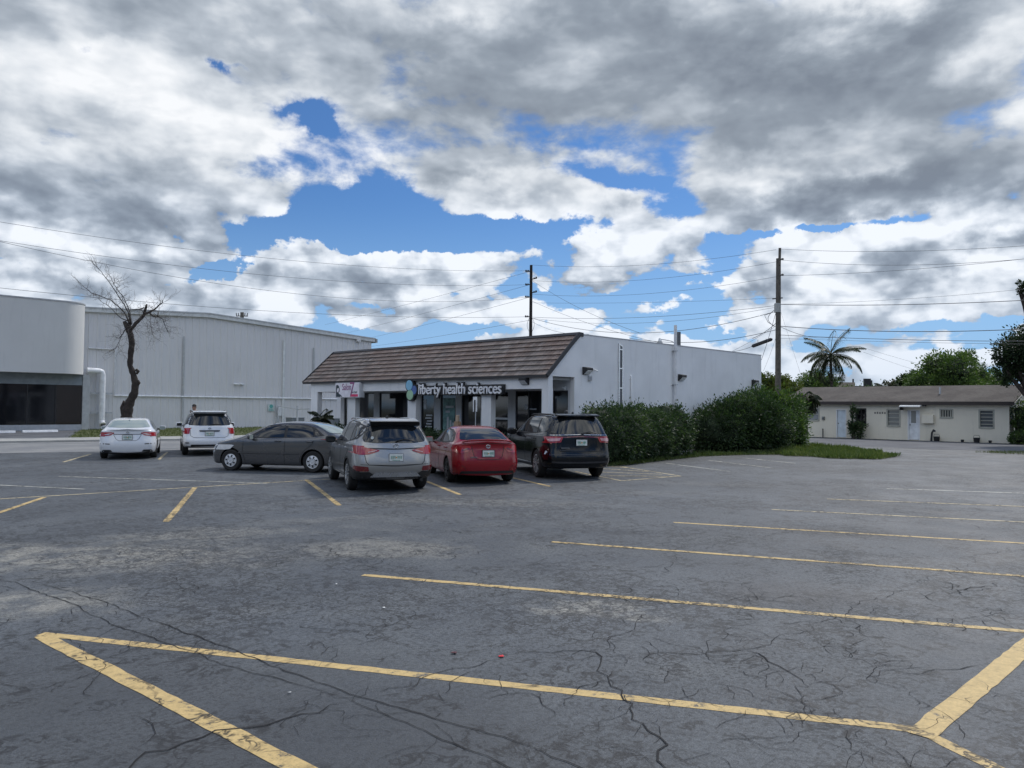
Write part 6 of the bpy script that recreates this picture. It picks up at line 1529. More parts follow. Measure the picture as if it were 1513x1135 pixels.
# potted palm-like plant by the colonnade end
def fronds(mb_pts, c, n, L, seed, rise=.7, leaf=.10, width=.16, seg=14, droop=1.0, lo=-.2, hi=1.2, ptseg=None):
    """palm fronds: arching rachis with narrow leaflets; returns leaf points/dirs and rachis tube paths"""
    r = random.Random(seed); P = []; D = []; paths = []
    for i in range(n):
        az_ = 2 * math.pi * (i / n) + r.uniform(-.25, .25); e0 = lo + (hi - lo) * ((i * 7) % n) / n + r.uniform(-.1, .1); l_ = L * r.uniform(.82, 1.1); dr = droop * (1.30 - .75 * max(0, math.sin(e0)))
        p = Vector(c); path = [tuple(p)]; e = e0
        for k in range(seg):
            stp = l_ / seg; e -= dr * (1.0 + .5 * (k / seg)) / seg * r.uniform(.8, 1.2)
            d = Vector((math.cos(az_) * math.cos(e), math.sin(az_) * math.cos(e), math.sin(e))); q = p + d * stp
            side = d.cross(Vector((0, 0, 1))).normalized(); u = side.cross(d)
            if k > 1:
                for j in range(4):
                    a = p.lerp(q, j / 4); wl = width * math.sin(math.pi * min(1, (k + j / 4 + 1.5) / (seg + 1.5))) ** .6
                    for s_ in (1, -1): P.append(tuple(a)); D.append(tuple((side * s_ * 1.0 + d * .55 + u * -.35 + Vector((0, 0, -.35))).normalized() * wl))
            p = q; path.append(tuple(p))
        paths.append(path)
    return P, D, paths
def leaflet_mesh(name, P, D, w_, mat, parent, seed):
    r = random.Random(seed); mb = MB()
    for p, d in zip(P, D):
        p = Vector(p); d = Vector(d) * r.uniform(.75, 1.2); s = d.cross(Vector((r.uniform(-.3, .3), r.uniform(-.3, .3), 1))).normalized() * w_ * .5
        m_ = p + d * .5; e = p + d + Vector((0, 0, -.18 * d.length)); mb.add([p, m_ - s, e, m_ + s], [(0, 1, 2, 3)])
    return mb.build(name, mat, parent, fix=False)
def palm(name, label, loc, h, nf, L, seed, trunk_r=.14, width=.5, leafw=.05, lean=(0, 0), group=None, **kw):
    o = thing(name, label, 'palm', loc, 0, group); top = Vector((lean[0], lean[1], h))
    if h > .5:
        mb = MB(); n = 18; pts = [Vector((lean[0] * (i / n) ** 2, lean[1] * (i / n) ** 2, h * i / n)) for i in range(n + 1)]
        mb.tube(pts, [trunk_r * (1.5 if i == 0 else 1.0 - .35 * i / n + (.03 if i % 2 else 0)) for i in range(n + 1)], 10); mb.build('trunk', BARK, o, smooth=True)
    P, D, paths = fronds(None, top, nf, L, seed, width=width, **kw)
    leaflet_mesh('fronds', P, D, leafw, PALM, o, seed)
    mb = MB()
    for p in paths: mb.tube(p, [.035 * L / 3 * (1 - .8 * i / len(p)) for i in range(len(p))], 5)
    mb.build('frond_stalks', plain('frond_stalk', (.10, .11, .045), .6), o); return o
DP = 66; c = PD(1229.5, 606, DP); zc_ = PD(1229, 520, DP).z
palm('coconut_palm', 'tall coconut palm with drooping fronds behind the cream house roof', (c.x, c.y, 0), zc_ - .25, 27, 3.1, 3, .15, .62, .048, lean=(.1, .15), droop=1.2, lo=-.75, hi=1.40, seg=16)
c = G(474, 640); c = PD(475, 620, 37.5); palm('potted_palm', 'small spiky palm standing at the left end of the shop colonnade', (c.x, c.y, 0), PD(475, 613, 37.5).z - .2, 20, .75, 8, .05, .28, .035, droop=1.5, lo=.0, hi=1.4, seg=10)
c = PD(1192, 620, 51.5); palm('young_palm', 'short drooping palm at the left end of the cream house', (c.x, c.y, 0), PD(1190, 590, 51.5).z, 16, 1.35, 5, .08, .45, .07, droop=2.2, lo=-.2, hi=1.2, seg=12)
c = PD(1311, 600, 80); palm('distant_palm', 'tiny palm top showing just above the cream house roof', (c.x, c.y, 0), PD(1311, 575, 80).z, 16, 1.4, 6, .15, .5, .09, droop=1.2, lo=.0, hi=1.4, seg=9)
# shrub against the house wall
q = PX(1266, 640, XH - .55); bl = [((0, 0, .45), (.30, .42, .42)), ((0, .22, 1.15), (.22, .25, .38)), ((0, .18, 1.75), (.18, .22, .30)), ((0, -.25, .75), (.25, .28, .30)), ((0, .25, .75), (.22, .28, .3)), ((0, .3, 2.1), (.12, .15, .18))]
shrub('wall_shrub', 'straggly upright shrub against the house wall between plain door and dark window', 'shrub', (q.x, q.y, 0), bl, 1500, .15, LEAF_H, 31, None, core=None, depth=.6, aspect=.5, clump=.4)
c = PD(1507, 650, 46); bl = [((0, 0, .35), (.55, .6, .38)), ((.5, -.7, .45), (.6, .6, .45))]
shrub('low_bush', 'low yellowish green bush at the right edge near the house corner', 'bush', (c.x, c.y, 0), bl, 3000, .10, LEAF_H2, 33, None, core=.7)
c = PD(1512, 605, 47); bl = [((0, 0, 1.9), (.7, .7, .75)), ((.3, -.6, 1.3), (.6, .7, .6)), ((-.2, .1, 1.3), (.35, .4, .45))]
shrub('corner_shrub', 'green shrub overlapping the corner of the cream house at the right edge', 'shrub', (c.x, c.y, 0), bl, 4000, .12, LEAF_H2, 34, None, core=.6)

# broadleaf trees: trunk, limbs, leafy crown of several lobes
def tree(name, label, loc, h_trunk, blobs, n, size, mat, seed, group=None, tr=.28, core=.62, depth=.45, clump=.2):
    o = thing(name, label, 'tree', loc, 0, group); r = random.Random(seed)
    mb = MB(); top = Vector((r.uniform(-.2, .2), r.uniform(-.2, .2), h_trunk)); mb.tube([(0, 0, 0), (.05, .0, h_trunk * .5), tuple(top)], [tr * 1.25, tr, tr * .8], 9)
    for c, rad in blobs:
        c = Vector(c); m_ = top.lerp(c, .5) + Vector((r.uniform(-.3, .3), r.uniform(-.3, .3), r.uniform(.0, .4))); mb.tube([tuple(top - Vector((0, 0, .3))), tuple(m_), tuple(c + Vector((0, 0, rad[2] * .3)))], [tr * .6, tr * .35, tr * .12], 6)
        for k in range(4): e = c + Vector((r.uniform(-1, 1) * rad[0], r.uniform(-1, 1) * rad[1], r.uniform(-.2, 1) * rad[2])) * .8; mb.tube([tuple(m_), tuple(m_.lerp(e, .6) + Vector((0, 0, .2))), tuple(e)], [tr * .22, tr * .14, tr * .05], 5)
    mb.build('trunk', BARK, o)
    P, D = crown_points(blobs, n, seed, depth, clump); leaves_mesh('crown', P, D, size, mat, o, seed)
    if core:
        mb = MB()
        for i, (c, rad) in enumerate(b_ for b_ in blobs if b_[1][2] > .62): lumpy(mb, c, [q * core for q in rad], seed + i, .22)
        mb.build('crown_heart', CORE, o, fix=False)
    return o
RTv = Vector((RT0.x, RT0.y, 0)); FWv = Vector((FW.x, FW.y, 0)).normalized()
def px_blobs(D0, base_px, lobes):
    """lobes given as (x, y, rx, ry, dz) where they stand at distance D0; returned in metres about the trunk foot"""
    k = D0 / F_PX; b = PD(base_px, 606, D0); out = []
    for x, y, rx, ry, dd in lobes:
        p = PD(x, y, D0 + dd); out.append(((p.x - b.x, p.y - b.y, p.z), (rx * k, rx * k, ry * k)))
    return (b.x, b.y, 0), out
TG = 'trees beyond the cream house'
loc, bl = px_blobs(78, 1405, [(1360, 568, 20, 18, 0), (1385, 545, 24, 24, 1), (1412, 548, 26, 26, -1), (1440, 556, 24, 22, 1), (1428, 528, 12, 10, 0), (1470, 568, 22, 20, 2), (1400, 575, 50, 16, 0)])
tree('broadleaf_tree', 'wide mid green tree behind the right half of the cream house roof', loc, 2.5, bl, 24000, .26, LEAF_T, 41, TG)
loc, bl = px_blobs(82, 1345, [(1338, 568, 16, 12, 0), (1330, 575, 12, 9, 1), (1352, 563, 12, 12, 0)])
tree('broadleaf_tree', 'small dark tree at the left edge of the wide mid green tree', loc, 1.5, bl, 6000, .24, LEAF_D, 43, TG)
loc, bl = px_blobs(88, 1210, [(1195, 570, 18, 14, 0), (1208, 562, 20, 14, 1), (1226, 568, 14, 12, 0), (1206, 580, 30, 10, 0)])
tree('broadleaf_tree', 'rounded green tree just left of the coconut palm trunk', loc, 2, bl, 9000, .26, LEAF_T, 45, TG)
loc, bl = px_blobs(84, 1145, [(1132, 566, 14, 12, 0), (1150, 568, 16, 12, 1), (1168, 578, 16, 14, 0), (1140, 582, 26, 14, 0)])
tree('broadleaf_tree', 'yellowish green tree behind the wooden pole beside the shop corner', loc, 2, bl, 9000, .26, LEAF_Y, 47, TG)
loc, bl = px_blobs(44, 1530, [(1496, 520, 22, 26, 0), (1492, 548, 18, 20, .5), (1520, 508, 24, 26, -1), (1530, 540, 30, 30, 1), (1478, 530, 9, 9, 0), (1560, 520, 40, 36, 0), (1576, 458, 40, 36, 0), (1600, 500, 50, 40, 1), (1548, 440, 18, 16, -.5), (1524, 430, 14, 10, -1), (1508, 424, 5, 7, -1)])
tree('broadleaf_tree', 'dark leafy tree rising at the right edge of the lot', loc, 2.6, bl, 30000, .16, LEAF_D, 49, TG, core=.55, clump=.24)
# scraggy background growth left of the wide tree
loc, bl = px_blobs(92, 1290, [(1300, 585, 60, 7, 0), (1250, 584, 30, 8, 0)])
shrub('distant_shrubs', 'low far off green growth showing between palm and wide tree', 'shrubs', loc, bl, 5000, .25, LEAF_T, 51, None, core=.7, stems=False)

# bare tree on the left
def bare_tree():
    DT = 45.0
    k = DT / F_PX
    base = PD(187, 620, DT); o = thing('bare_tree', 'leafless crooked dark tree with broken stub before the warehouse', 'tree', (base.x, base.y, 0))
    B = Vector((base.x, base.y, 0))
    def P3(x, y, d=0.0): return PD(x, y, DT + d) - B
    trunk = [(186, 632, 11), (187, 617, 9.5), (189, 604, 8.5), (192, 594, 7.5), (199, 580, 6.4), (200, 566, 6.0), (197, 553, 5.2), (192, 540, 4.8), (193, 524, 5.0), (195, 508, 5.2), (193, 495, 5.0), (190, 486, 5.6), (188, 480, 5.8)]
    mb = MB(); pts = []; rs = []
    for i in range(len(trunk) - 1):
        a, b_ = trunk[i], trunk[i + 1]
        for j in range(3): f = j / 3; pts.append(P3(a[0] + (b_[0]-a[0]) * f, a[1] + (b_[1]-a[1]) * f)); rs.append((a[2] + (b_[2]-a[2]) * f) * k * .82 * (1 + .10 * math.sin(i * 7 + j * 3)))
    pts.append(P3(188, 480)); rs.append(3.6 * k); pts[0].z = -.05
    mb.tube(pts, rs, 14)
    mb.tube([P3(184, 616), P3(181, 602), P3(183, 592)], [4.5 * k, 3.6 * k, 1.2 * k], 8)      # burls
    mb.tube([P3(201, 546), P3(204, 549), P3(202, 553)], [2 * k, 2.6 * k, 1.2 * k], 7); mb.tube([P3(203, 562), P3(205, 566), P3(203, 571)], [2 * k, 2.6 * k, 1.2 * k], 7)
    mb.tube([P3(188, 482), P3(185, 478), P3(184, 475)], [4.2 * k, 3.2 * k, 2.6 * k], 8)
    o_t = mb.build('trunk', BARKD, o, smooth=True)
    limbs = [[(194, 486, 3.4), (201, 478, 3.6), (209, 470, 3.2), (214, 463, 3.0), (220, 462, 2.2), (227, 458, 1.6), (233, 453, 1.3), (239, 448, 1.0), (241, 443, .8)],
             [(213, 465, 3.2), (215, 456, 2.6), (217, 450, 1.9)], [(213, 455, 1.4), (206, 457, 1.1), (195, 458, .8)],
             [(192, 484, 2.0), (188, 470, 1.4), (184, 462, 1.2), (176, 454, 1.0), (164, 444, .9), (150, 438, .8), (135, 433, .7), (124, 424, .5)],
             [(192, 480, 1.6), (190, 462, 1.1), (180, 445, .9), (170, 430, .8), (160, 415, .7), (150, 402, .5), (140, 392, .4)],
             [(194, 480, 1.4), (192, 462, 1.0), (183, 440, .8), (172, 426, .6), (164, 410, .5)],
             [(221, 462, 1.6), (226, 468, 1.3), (232, 468, 1.1), (234, 461, .8)], [(232, 466, .9), (240, 472, .7), (245, 484, .6), (248, 490, 1.0)],
             [(186, 486, 1.2), (181, 494, .9), (176, 500, .8), (170, 498, .6)], [(180, 495, .6), (176, 505, .5), (172, 514, .4), (165, 518, .35)],
             [(190, 475, 1.2), (178, 470, .8), (160, 452, .5), (150, 446, .4)]]
    mb = MB(); r = random.Random(17); tw = MB()
    def twig(p, d, l_, rad, lev):
        n = 5; path = [p]; q = p.copy(); dd = d.copy()
        for i in range(n):
            dd = (dd + Vector((r.uniform(-.28, .28), r.uniform(-.28, .28), r.uniform(-.22, .26)))).normalized(); q = q + dd * (l_ / n); path.append(q.copy())
            if lev > 0 and r.random() < .72:
                side = Vector((r.uniform(-1, 1), r.uniform(-1, 1), r.uniform(-.5, .9))).normalized(); twig(q.copy(), (dd * .7 + side * .7).normalized(), l_ * r.uniform(.45, .7), rad * .6, lev - 1)
        tw.tube(path, [rad * (1 - .7 * i / n) for i in range(n + 1)], 4, caps=False)
    for li, l_ in enumerate(limbs):
        dz = r.uniform(-.3, .3); pts = []; rs = []
        for i in range(len(l_) - 1):
            a, b_ = l_[i], l_[i + 1]
            for j in range(3): f = j / 3; pts.append(P3(a[0] + (b_[0]-a[0]) * f + r.uniform(-.5, .5), a[1] + (b_[1]-a[1]) * f + r.uniform(-.5, .5), dz * (i + f) * .35)); rs.append((a[2] + (b_[2]-a[2]) * f) * k * .72)
        pts.append(P3(l_[-1][0], l_[-1][1], dz * len(l_) * .35)); rs.append(l_[-1][2] * k * .6); mb.tube(pts, rs, 7)
        if li in (1,): continue
        for i in range(3, len(pts)):
            if li in (0, 3, 4, 5, 6, 7, 8, 9, 10) and r.random() < (.8 if li in (3, 4, 5, 10) else .62):
                d = (pts[i] - pts[i - 1]).normalized(); s_ = Vector((r.uniform(-1, 1), r.uniform(-1, 1), r.uniform(-.9, .8) if li in (0, 6, 7, 8, 9) else r.uniform(-.5, .9))).normalized()
                twig(pts[i].copy(), (d * .5 + s_ * .8).normalized(), r.uniform(.4, 1.0), .011, 2)
        twig(pts[-1].copy(), (pts[-1] - pts[-2]).normalized(), .6, .011, 2)
    for i in range(26): a = P3(r.uniform(182, 235), r.uniform(462, 488), r.uniform(-.5, .5)); twig(a, Vector((r.uniform(-.6, .8), r.uniform(-.6, .6), r.uniform(-1, -.1))).normalized(), r.uniform(.8, 1.7), .011, 2)
    mb.build('limbs', BARKD, o, smooth=True); tw.build('twigs', TWIG, o, fix=False)
bare_tree()

# grass
def grass(name, poly_px, n, hgt, label, seed, c0=(.06, .085, .022), c1=(.13, .145, .05), drop=None, ground=True, gname='grass_verge'):
    P = [Vector(xy(*p)) for p in poly_px]; r = random.Random(seed)
    m = leaf_mat(name + '_blade', c0, tuple((a + b) / 2 for a, b in zip(c0, c1)), c1, .7, .2)
    x0, x1 = min(p.x for p in P), max(p.x for p in P); y0, y1 = min(p.y for p in P), max(p.y for p in P)
    def inside(x, y):
        k = False; j = len(P) - 1
        for i in range(len(P)):
            if (P[i].y > y) != (P[j].y > y) and x < (P[j].x - P[i].x) * (y - P[i].y) / (P[j].y - P[i].y) + P[i].x: k = not k
            j = i
        return k
    q = []; D_ = []
    tries = 0
    while len(q) < n and tries < n * 30:
        tries += 1; x, y = r.uniform(x0, x1), r.uniform(y0, y1)
        if inside(x + r.gauss(0, .12), y + r.gauss(0, .12)): q.append((x, y, .0)); D_.append((r.gauss(0, .4), r.gauss(0, .4), 1))
    q = np.array(q); D_ = np.array(D_)
    nz = np.array([.6 + .9 * max(0, mnoise.noise(Vector((a * .8, b * .8, seed))) + .35) for a, b, _ in q])
    o = leaves_mesh(name, q, D_, hgt, m, None, seed, aspect=.16, jitter=.25)
    v = np.empty(len(o.data.vertices) * 3, np.float32); o.data.vertices.foreach_get('co', v); v = v.reshape(-1, 4, 3)
    v[:, :, 2] *= nz[:, None]; o.data.vertices.foreach_set('co', v.ravel()); o.data.update()
    tag(o, label, 'grass', kind='stuff')
    if ground:
        m2, t = new_mat(name + '_soil'); g = t.n('ShaderNodeNewGeometry'); nn_ = t.noise(g.outputs['Position'], 1.6, 6, .7)
        bsdf(t, t.mix(t.ramp(nn_, .35, .65), (.060, .075, .025), (.13, .14, .055)), .95); pts = [p + Vector((r.uniform(-.05, .05), r.uniform(-.05, .05))) for p in P]
        s_ = sheet(gname, [(p.x, p.y) for p in pts], .017, m2)
grass('lawn_grass', [(100, 650), (112, 641), (122, 634.5), (240, 632), (358, 632.5), (420, 630.5), (500, 627), (470, 636), (455, 641), (345, 646), (200, 648.5)], 26000, .12, 'strip of patchy short green grass before the warehouse', 61, gname='lawn')
grass('verge_grass', [(1150, 670), (1165, 667), (1195, 664), (1180, 660), (1230, 662), (1280, 667), (1325, 675), (1300, 679), (1230, 678), (1200, 675), (1160, 674)], 14000, .22, 'tufty green grass on the verge at the right of the bushes', 63, (.06, .10, .022), (.15, .18, .055), gname='verge')
grass('bush_foot_grass', [(893, 688), (980, 678), (1075, 667), (1160, 664), (1170, 672), (1100, 672.5), (1040, 674.5), (990, 679.5), (935, 686.5), (905, 689)], 9000, .16, 'weedy grass along the foot of the big bushes', 65, (.035, .06, .015), (.10, .13, .04), gname='bush_bed')
grass('far_verge_grass', [(1440, 669), (1520, 667), (1560, 669), (1560, 673), (1500, 672)], 1500, .10, 'thin strip of grass at the right before the house', 67, ground=False)
# ------------------------------------------------------------------ poles and wires
WOOD = plain('pole_wood', (.105, .095, .082), .9, var=.3, scale=5, bump=.5); WOODD = plain('dark_pole_wood', (.020, .016, .015), .9, var=.3, scale=5)
WIRE = plain('wire_black', (.07, .075, .085), .6)
INS = plain('insulator_grey', (.12, .12, .12), .4)
XA = 40.0
pa = PX(783.5, 560, XA); pb = PX(1149, 560, XA)
za = PX(784.5, 392, XA).z; zb_ = PX(1151.5, 367, XA).z
LA = Vector((pa.x, pa.y, 0)); LB = Vector((pb.x, pb.y, 0))
o = thing('utility_pole', 'dark slender utility pole rising behind the tiled shop roof', 'utility pole', LA)
mb = MB(); mb.tube([(0, 0, 0), (.0, 0, za)], [.14, .10], 12); mb.build('mast', WOODD, o, auto=50)
for y_, sd_ in ((400.5, 1), (420.5, 1), (438.8, 1), (468, 1), (413, -1), (433, -1)):
    z_ = PX(784, y_, XA).z; mb = MB(); mb.tube([(0, 0, z_), (0, sd_ * .55, z_ + .02)], .035, 6); mb.lathe([(0, 0), (.07, .02), (.05, .05), (.07, .08), (.04, .13), (0, .14)], (0, sd_ * .50, z_), 'z', 10); mb.lathe([(0, 0), (.06, .02), (.04, .05), (.06, .08), (0, .12)], (0, sd_ * .30, z_), 'z', 10); mb.build('insulator_arm', WOODD, o)
for k_ in (1, -1): 
    zz_ = PX(784, 480, XA).z; pts = [(0, k_ * (.10 + .25 * math.sin(math.pi * i / 8)), zz_ + .55 - 1.1 * i / 8) for i in range(9)]; mb = MB(); mb.tube(pts, .012, 5); mb.build('drip_loop', WIRE, o)
o = thing('utility_pole', 'tall weathered wooden utility pole beside the shop and cream house', 'utility pole', LB)
mb = MB(); mb.tube([(0, 0, 0), (.02, -.05, zb_ - .55)], [.17, .125], 14); mb.build('mast', WOOD, o, auto=50)
mb = MB(); mb.tube([(-.03, -.13, zb_ - .95), (-.04, -.16, zb_)], .075, 8); mb.build('pole_top_extension', WOOD, o)
for y_ in (384, 407): z_ = PX(1153, y_, XA).z; mb = MB(); mb.tube([(0, -.1, z_), (-.02, -.32, z_)], .03, 6); mb.lathe([(0, 0), (.08, .02), (.05, .06), (.08, .1), (0, .14)], (-.02, -.30, z_ - .05), 'z', 10); mb.build('insulator', INS, o)
z_ = PX(1149, 441, XA).z; mb = MB(); mb.tube([(-.02, -.30, z_), (-.02, .28, z_)], .035, 6); mb.build('crosspiece', INS, o)
z_ = PX(1149, 455, XA).z; mb = MB(); mb.lathe([(.18, -.25), (.18, .22), (.15, .25)], (0, 0, z_), 'z', 14); mb.build('band', plain('band_pale', (.35, .36, .35), .6), o)
mb = MB()
pts = [(0, .2 + .35 * math.sin(math.pi * i / 10), z_ - .1 - .9 * i / 10) for i in range(11)]; mb.tube(pts, .015, 5); mb.tube([(0, .2, z_ - .2), (0, .75, z_ - .35), (0, .55, z_ - .75), (0, .15, z_ - 1.0)], .015, 5); mb.build('drip_loops', WIRE, o)
# black splice case hanging on the cable left of the pole
pA = PX(1111, 512, XA); pB = PX(1141, 501, XA); o = thing('splice_case', 'black tubular splice case slung on the cables left of the wooden pole', 'splice case', pA)
d = pB - pA; mb = MB(); mb.tube([(0, 0, 0), tuple(d * .06), tuple(d * .94), tuple(d)], [.05, .10, .10, .05], 10); mb.build('case', BLACK, o, smooth=True)
mb = MB(); mb.tube([tuple(d * .3), tuple(d * .3 + Vector((0, 0, .25)))], .012, 5); mb.tube([tuple(d * .7), tuple(d * .7 + Vector((0, 0, .15)))], .012, 5); mb.build('hanger', WIRE, o)

def wire(pts, label, r_=.016, sag=0.0, group='power and telephone wires', cat='wire', n=22, name='power_line'):
    """pts: (px, py, world X or None, depth) ends resolved to world points; hangs with the given sag"""
    A, B = pts; path = []
    for i in range(n + 1):
        f = i / n; p = A.lerp(B, f); path.append(Vector((p.x, p.y, p.z - sag * 4 * f * (1 - f))))
    mb = MB(); mb.tube([tuple(q - A) for q in path], r_ * .60, 5, caps=False); o = mb.build(name, WIRE, smooth=True, fix=False); o.location = A
    return tag(o, label, cat, group)
def A_(y): return PX(784, y, XA)
def B_(y, x=1151): return PX(x, y, XA)
def Rr_(y, x=1700, X=XA): return PX(x, y, X)
def fit(P0, x1, y1, X=XA): return PX(x1, y1, X)
# spans between the two poles (the run lies along X = 40)
for ya, yb, sg_, lb, rr in [(391.5, 369, .45, 'topmost thin wire between the dark pole and the wooden pole', .014), (414.5, 387, .50, 'second wire from the top between the two poles', .014), (434.5, 409, .50, 'third wire from the top between the two poles', .014),
                            (447.5, 440.5, .12, 'fourth wire down between the two poles, nearly straight', .012), (468.5, 451.5, .35, 'fifth wire down between the two poles', .018), (470, 454, .62, 'sixth wire down between the two poles, ending at the pale band', .014),
                            (469.5, 460, 1.15, 'lowest deeply sagging cable between the two poles', .024)]:
    wire((A_(ya), B_(yb, 1147)), lb, rr, sg_)
# on to the right from the wooden pole: the run comes towards the viewer
for yb, y1, x1, sg_, lb, rr in [(368, 357, 1513, .30, 'topmost wire running right from the wooden pole', .014), (384, 375, 1500, .42, 'second wire running right from the wooden pole', .014), (407.5, 378, 1513, .22, 'third wire running right from the wooden pole', .014),
                                (449.5, 423, 1513, .20, 'fourth wire running right from the wooden pole, thin', .010), (449.8, 440, 1513, .18, 'thick twisted cable running right at the height of the pale band', .026), (482, 480, 1513, .30, 'thick straight cable running right above the palm crown', .030),
                                (495, 502, 1470, .10, 'cable running right across the palm crown', .022), (500, 507, 1470, .05, 'lowest thin cable running right just below its thicker neighbour', .012)]:
    P0 = B_(yb, 1152); P1 = PX(x1, y1, XA); P1 = P0 + (P1 - P0) * 1.25; wire((P0, P1), lb, rr, sg_)
# back-lane drops
wire((B_(481, 1149), PD(1235, 497, 58)), 'short slack cable sloping from the wooden pole towards the palm', .022, .35)
wire((B_(452, 1151), PD(1185, 560, 38)), 'thin guy wire falling steeply right of the wooden pole', .008, .0, name='guy_wire')
wire((PD(1270, 512, 62), PD(1420, 552, 95)), 'thin wire slanting down behind the palm towards the far trees', .014, .15)
wire((PD(1275, 520, 62), PD(1400, 560, 95)), 'second thin wire slanting down behind the palm, below its twin', .014, .15)
for xa, ya, xb, yb, lb, rr in [(1146, 463, 1125, 532, 'dark drop wire falling left from the pole to the shop corner', .020), (1146, 478, 1112, 500, 'short dark cable falling from the pole to the splice case', .026), (1111, 512, 1072, 520, 'cable running left from the splice case to the shop roof', .022),
                               (1146, 482, 1065, 527, 'thin wire falling from the pole to the shop roof edge', .012), (1146, 500, 1128, 548, 'faint lowest wire falling from the pole beside the shop corner', .010)]:
    wire((B_(ya, xa), PX(xb, yb, 37.2)), lb, rr, .08, name='drop_wire')
wire((B_(487, 1148), PX(930, 500, 37.5)), 'thick cable from the wooden pole leftward to behind the shop roof', .024, .45)
# fan of wires from the dark pole down behind the shop roof and to the left
for x1, y1, D1, lb in [(945, 492, 42, 'wire slanting steeply right from the dark pole behind the roof'), (1000, 512, 42, 'lower wire slanting right from the dark pole towards the street lamp'), (870, 494, 42, 'short wire dropping right from the dark pole base')]:
    ys = {945: 413, 1000: 444, 870: 474}[x1]; wire((A_(ys), PD(x1, y1, D1)), lb, .016, .3, name='drop_wire')
for ys, x1, y1, D1, sg_, lb, rr in [(400, -60, 318, 34, .75, 'highest wire crossing the sky leftward from the dark pole', .014), (420.5, -60, 346, 33, .80, 'second wire crossing the sky leftward, below the highest', .014), (438.5, -60, 343, 31, 1.30, 'third wire crossing the sky leftward, converging with the second', .014),
                                   (468, -60, 419, 34, .55, 'wire passing low behind the bare tree to the left edge', .016),
                                   (401, 480, 480, 110, .1, 'faint wire slanting down left from the top of the dark pole', .018), (420.5, 480, 500, 110, .1, 'faint wire slanting down left, second from the top', .018), (439, 548, 499, 100, .1, 'faint wire slanting down left to the warehouse gable end', .018), (473, 548, 512, 100, .1, 'lowest faint wire slanting left behind the tiled roof', .018)]:
    wire((A_(ys), PD(x1, y1, D1)), lb, rr, sg_)
# pole stub behind the warehouse
c = PD(357, 500, 100); zt = PD(357, 461.5, 100).z; o = thing('utility_pole', 'distant pole top poking above the warehouse roof', 'utility pole', (c.x, c.y, 0)); mb = MB(); mb.tube([(0, 0, 0), (0, 0, zt)], .24, 8); mb.build('mast', WOOD, o)
dR = RT0; zc = PD(357, 467, 100).z
mb = MB(); mb.obox((0, 0, zc), (dR.x, dR.y, 0), (-dR.y, dR.x, 0), (0, 0, 1), .75, .06, .05); mb.build('crossarm', WOOD, o)
for s_ in (-.7, -.45, .35, .65): mb = MB(); mb.tube([tuple(dR * s_ + Vector((0, 0, zc + .05))), tuple(dR * (s_ * 1.1) + Vector((0, 0, zc + .40)))], .06, 6); mb.build('insulator', INS, o)
# street lamp behind the shop
c = PD(1002.5, 520, 46); zt = PD(1002.5, 490.5, 46).z; o = thing('street_lamp', 'street lamp on a grey pole with curved arm behind the shop roof', 'street lamp', (c.x, c.y, 0))
mb = MB(); mb.tube([(0, 0, 0), (0, 0, zt)], .13, 10); mb.build('pole', plain('lamp_pole', (.10, .11, .12), .7), o)
h_ = PD(975, 502.5, 46) - c; h_.z = PD(975, 502.5, 46).z; z0 = PD(1000, 510, 46).z
mb = MB(); mb.tube([(0, 0, z0), (h_.x * .4, h_.y * .4, z0 + .25), (h_.x * .75, h_.y * .75, h_.z + .02), (h_.x, h_.y, h_.z + .03)], .03, 6); mb.build('arm', TRIMG, o, smooth=True)
mb = MB(); mb.lathe([(0, .12), (.07, .10), (.10, -.05), (.17, -.16), (.14, -.22), (0, -.24)], (h_.x, h_.y, h_.z), 'z', 14); mb.build('lamp_head', plain('lamp_head', (.55, .57, .58), .4), o, smooth=True)
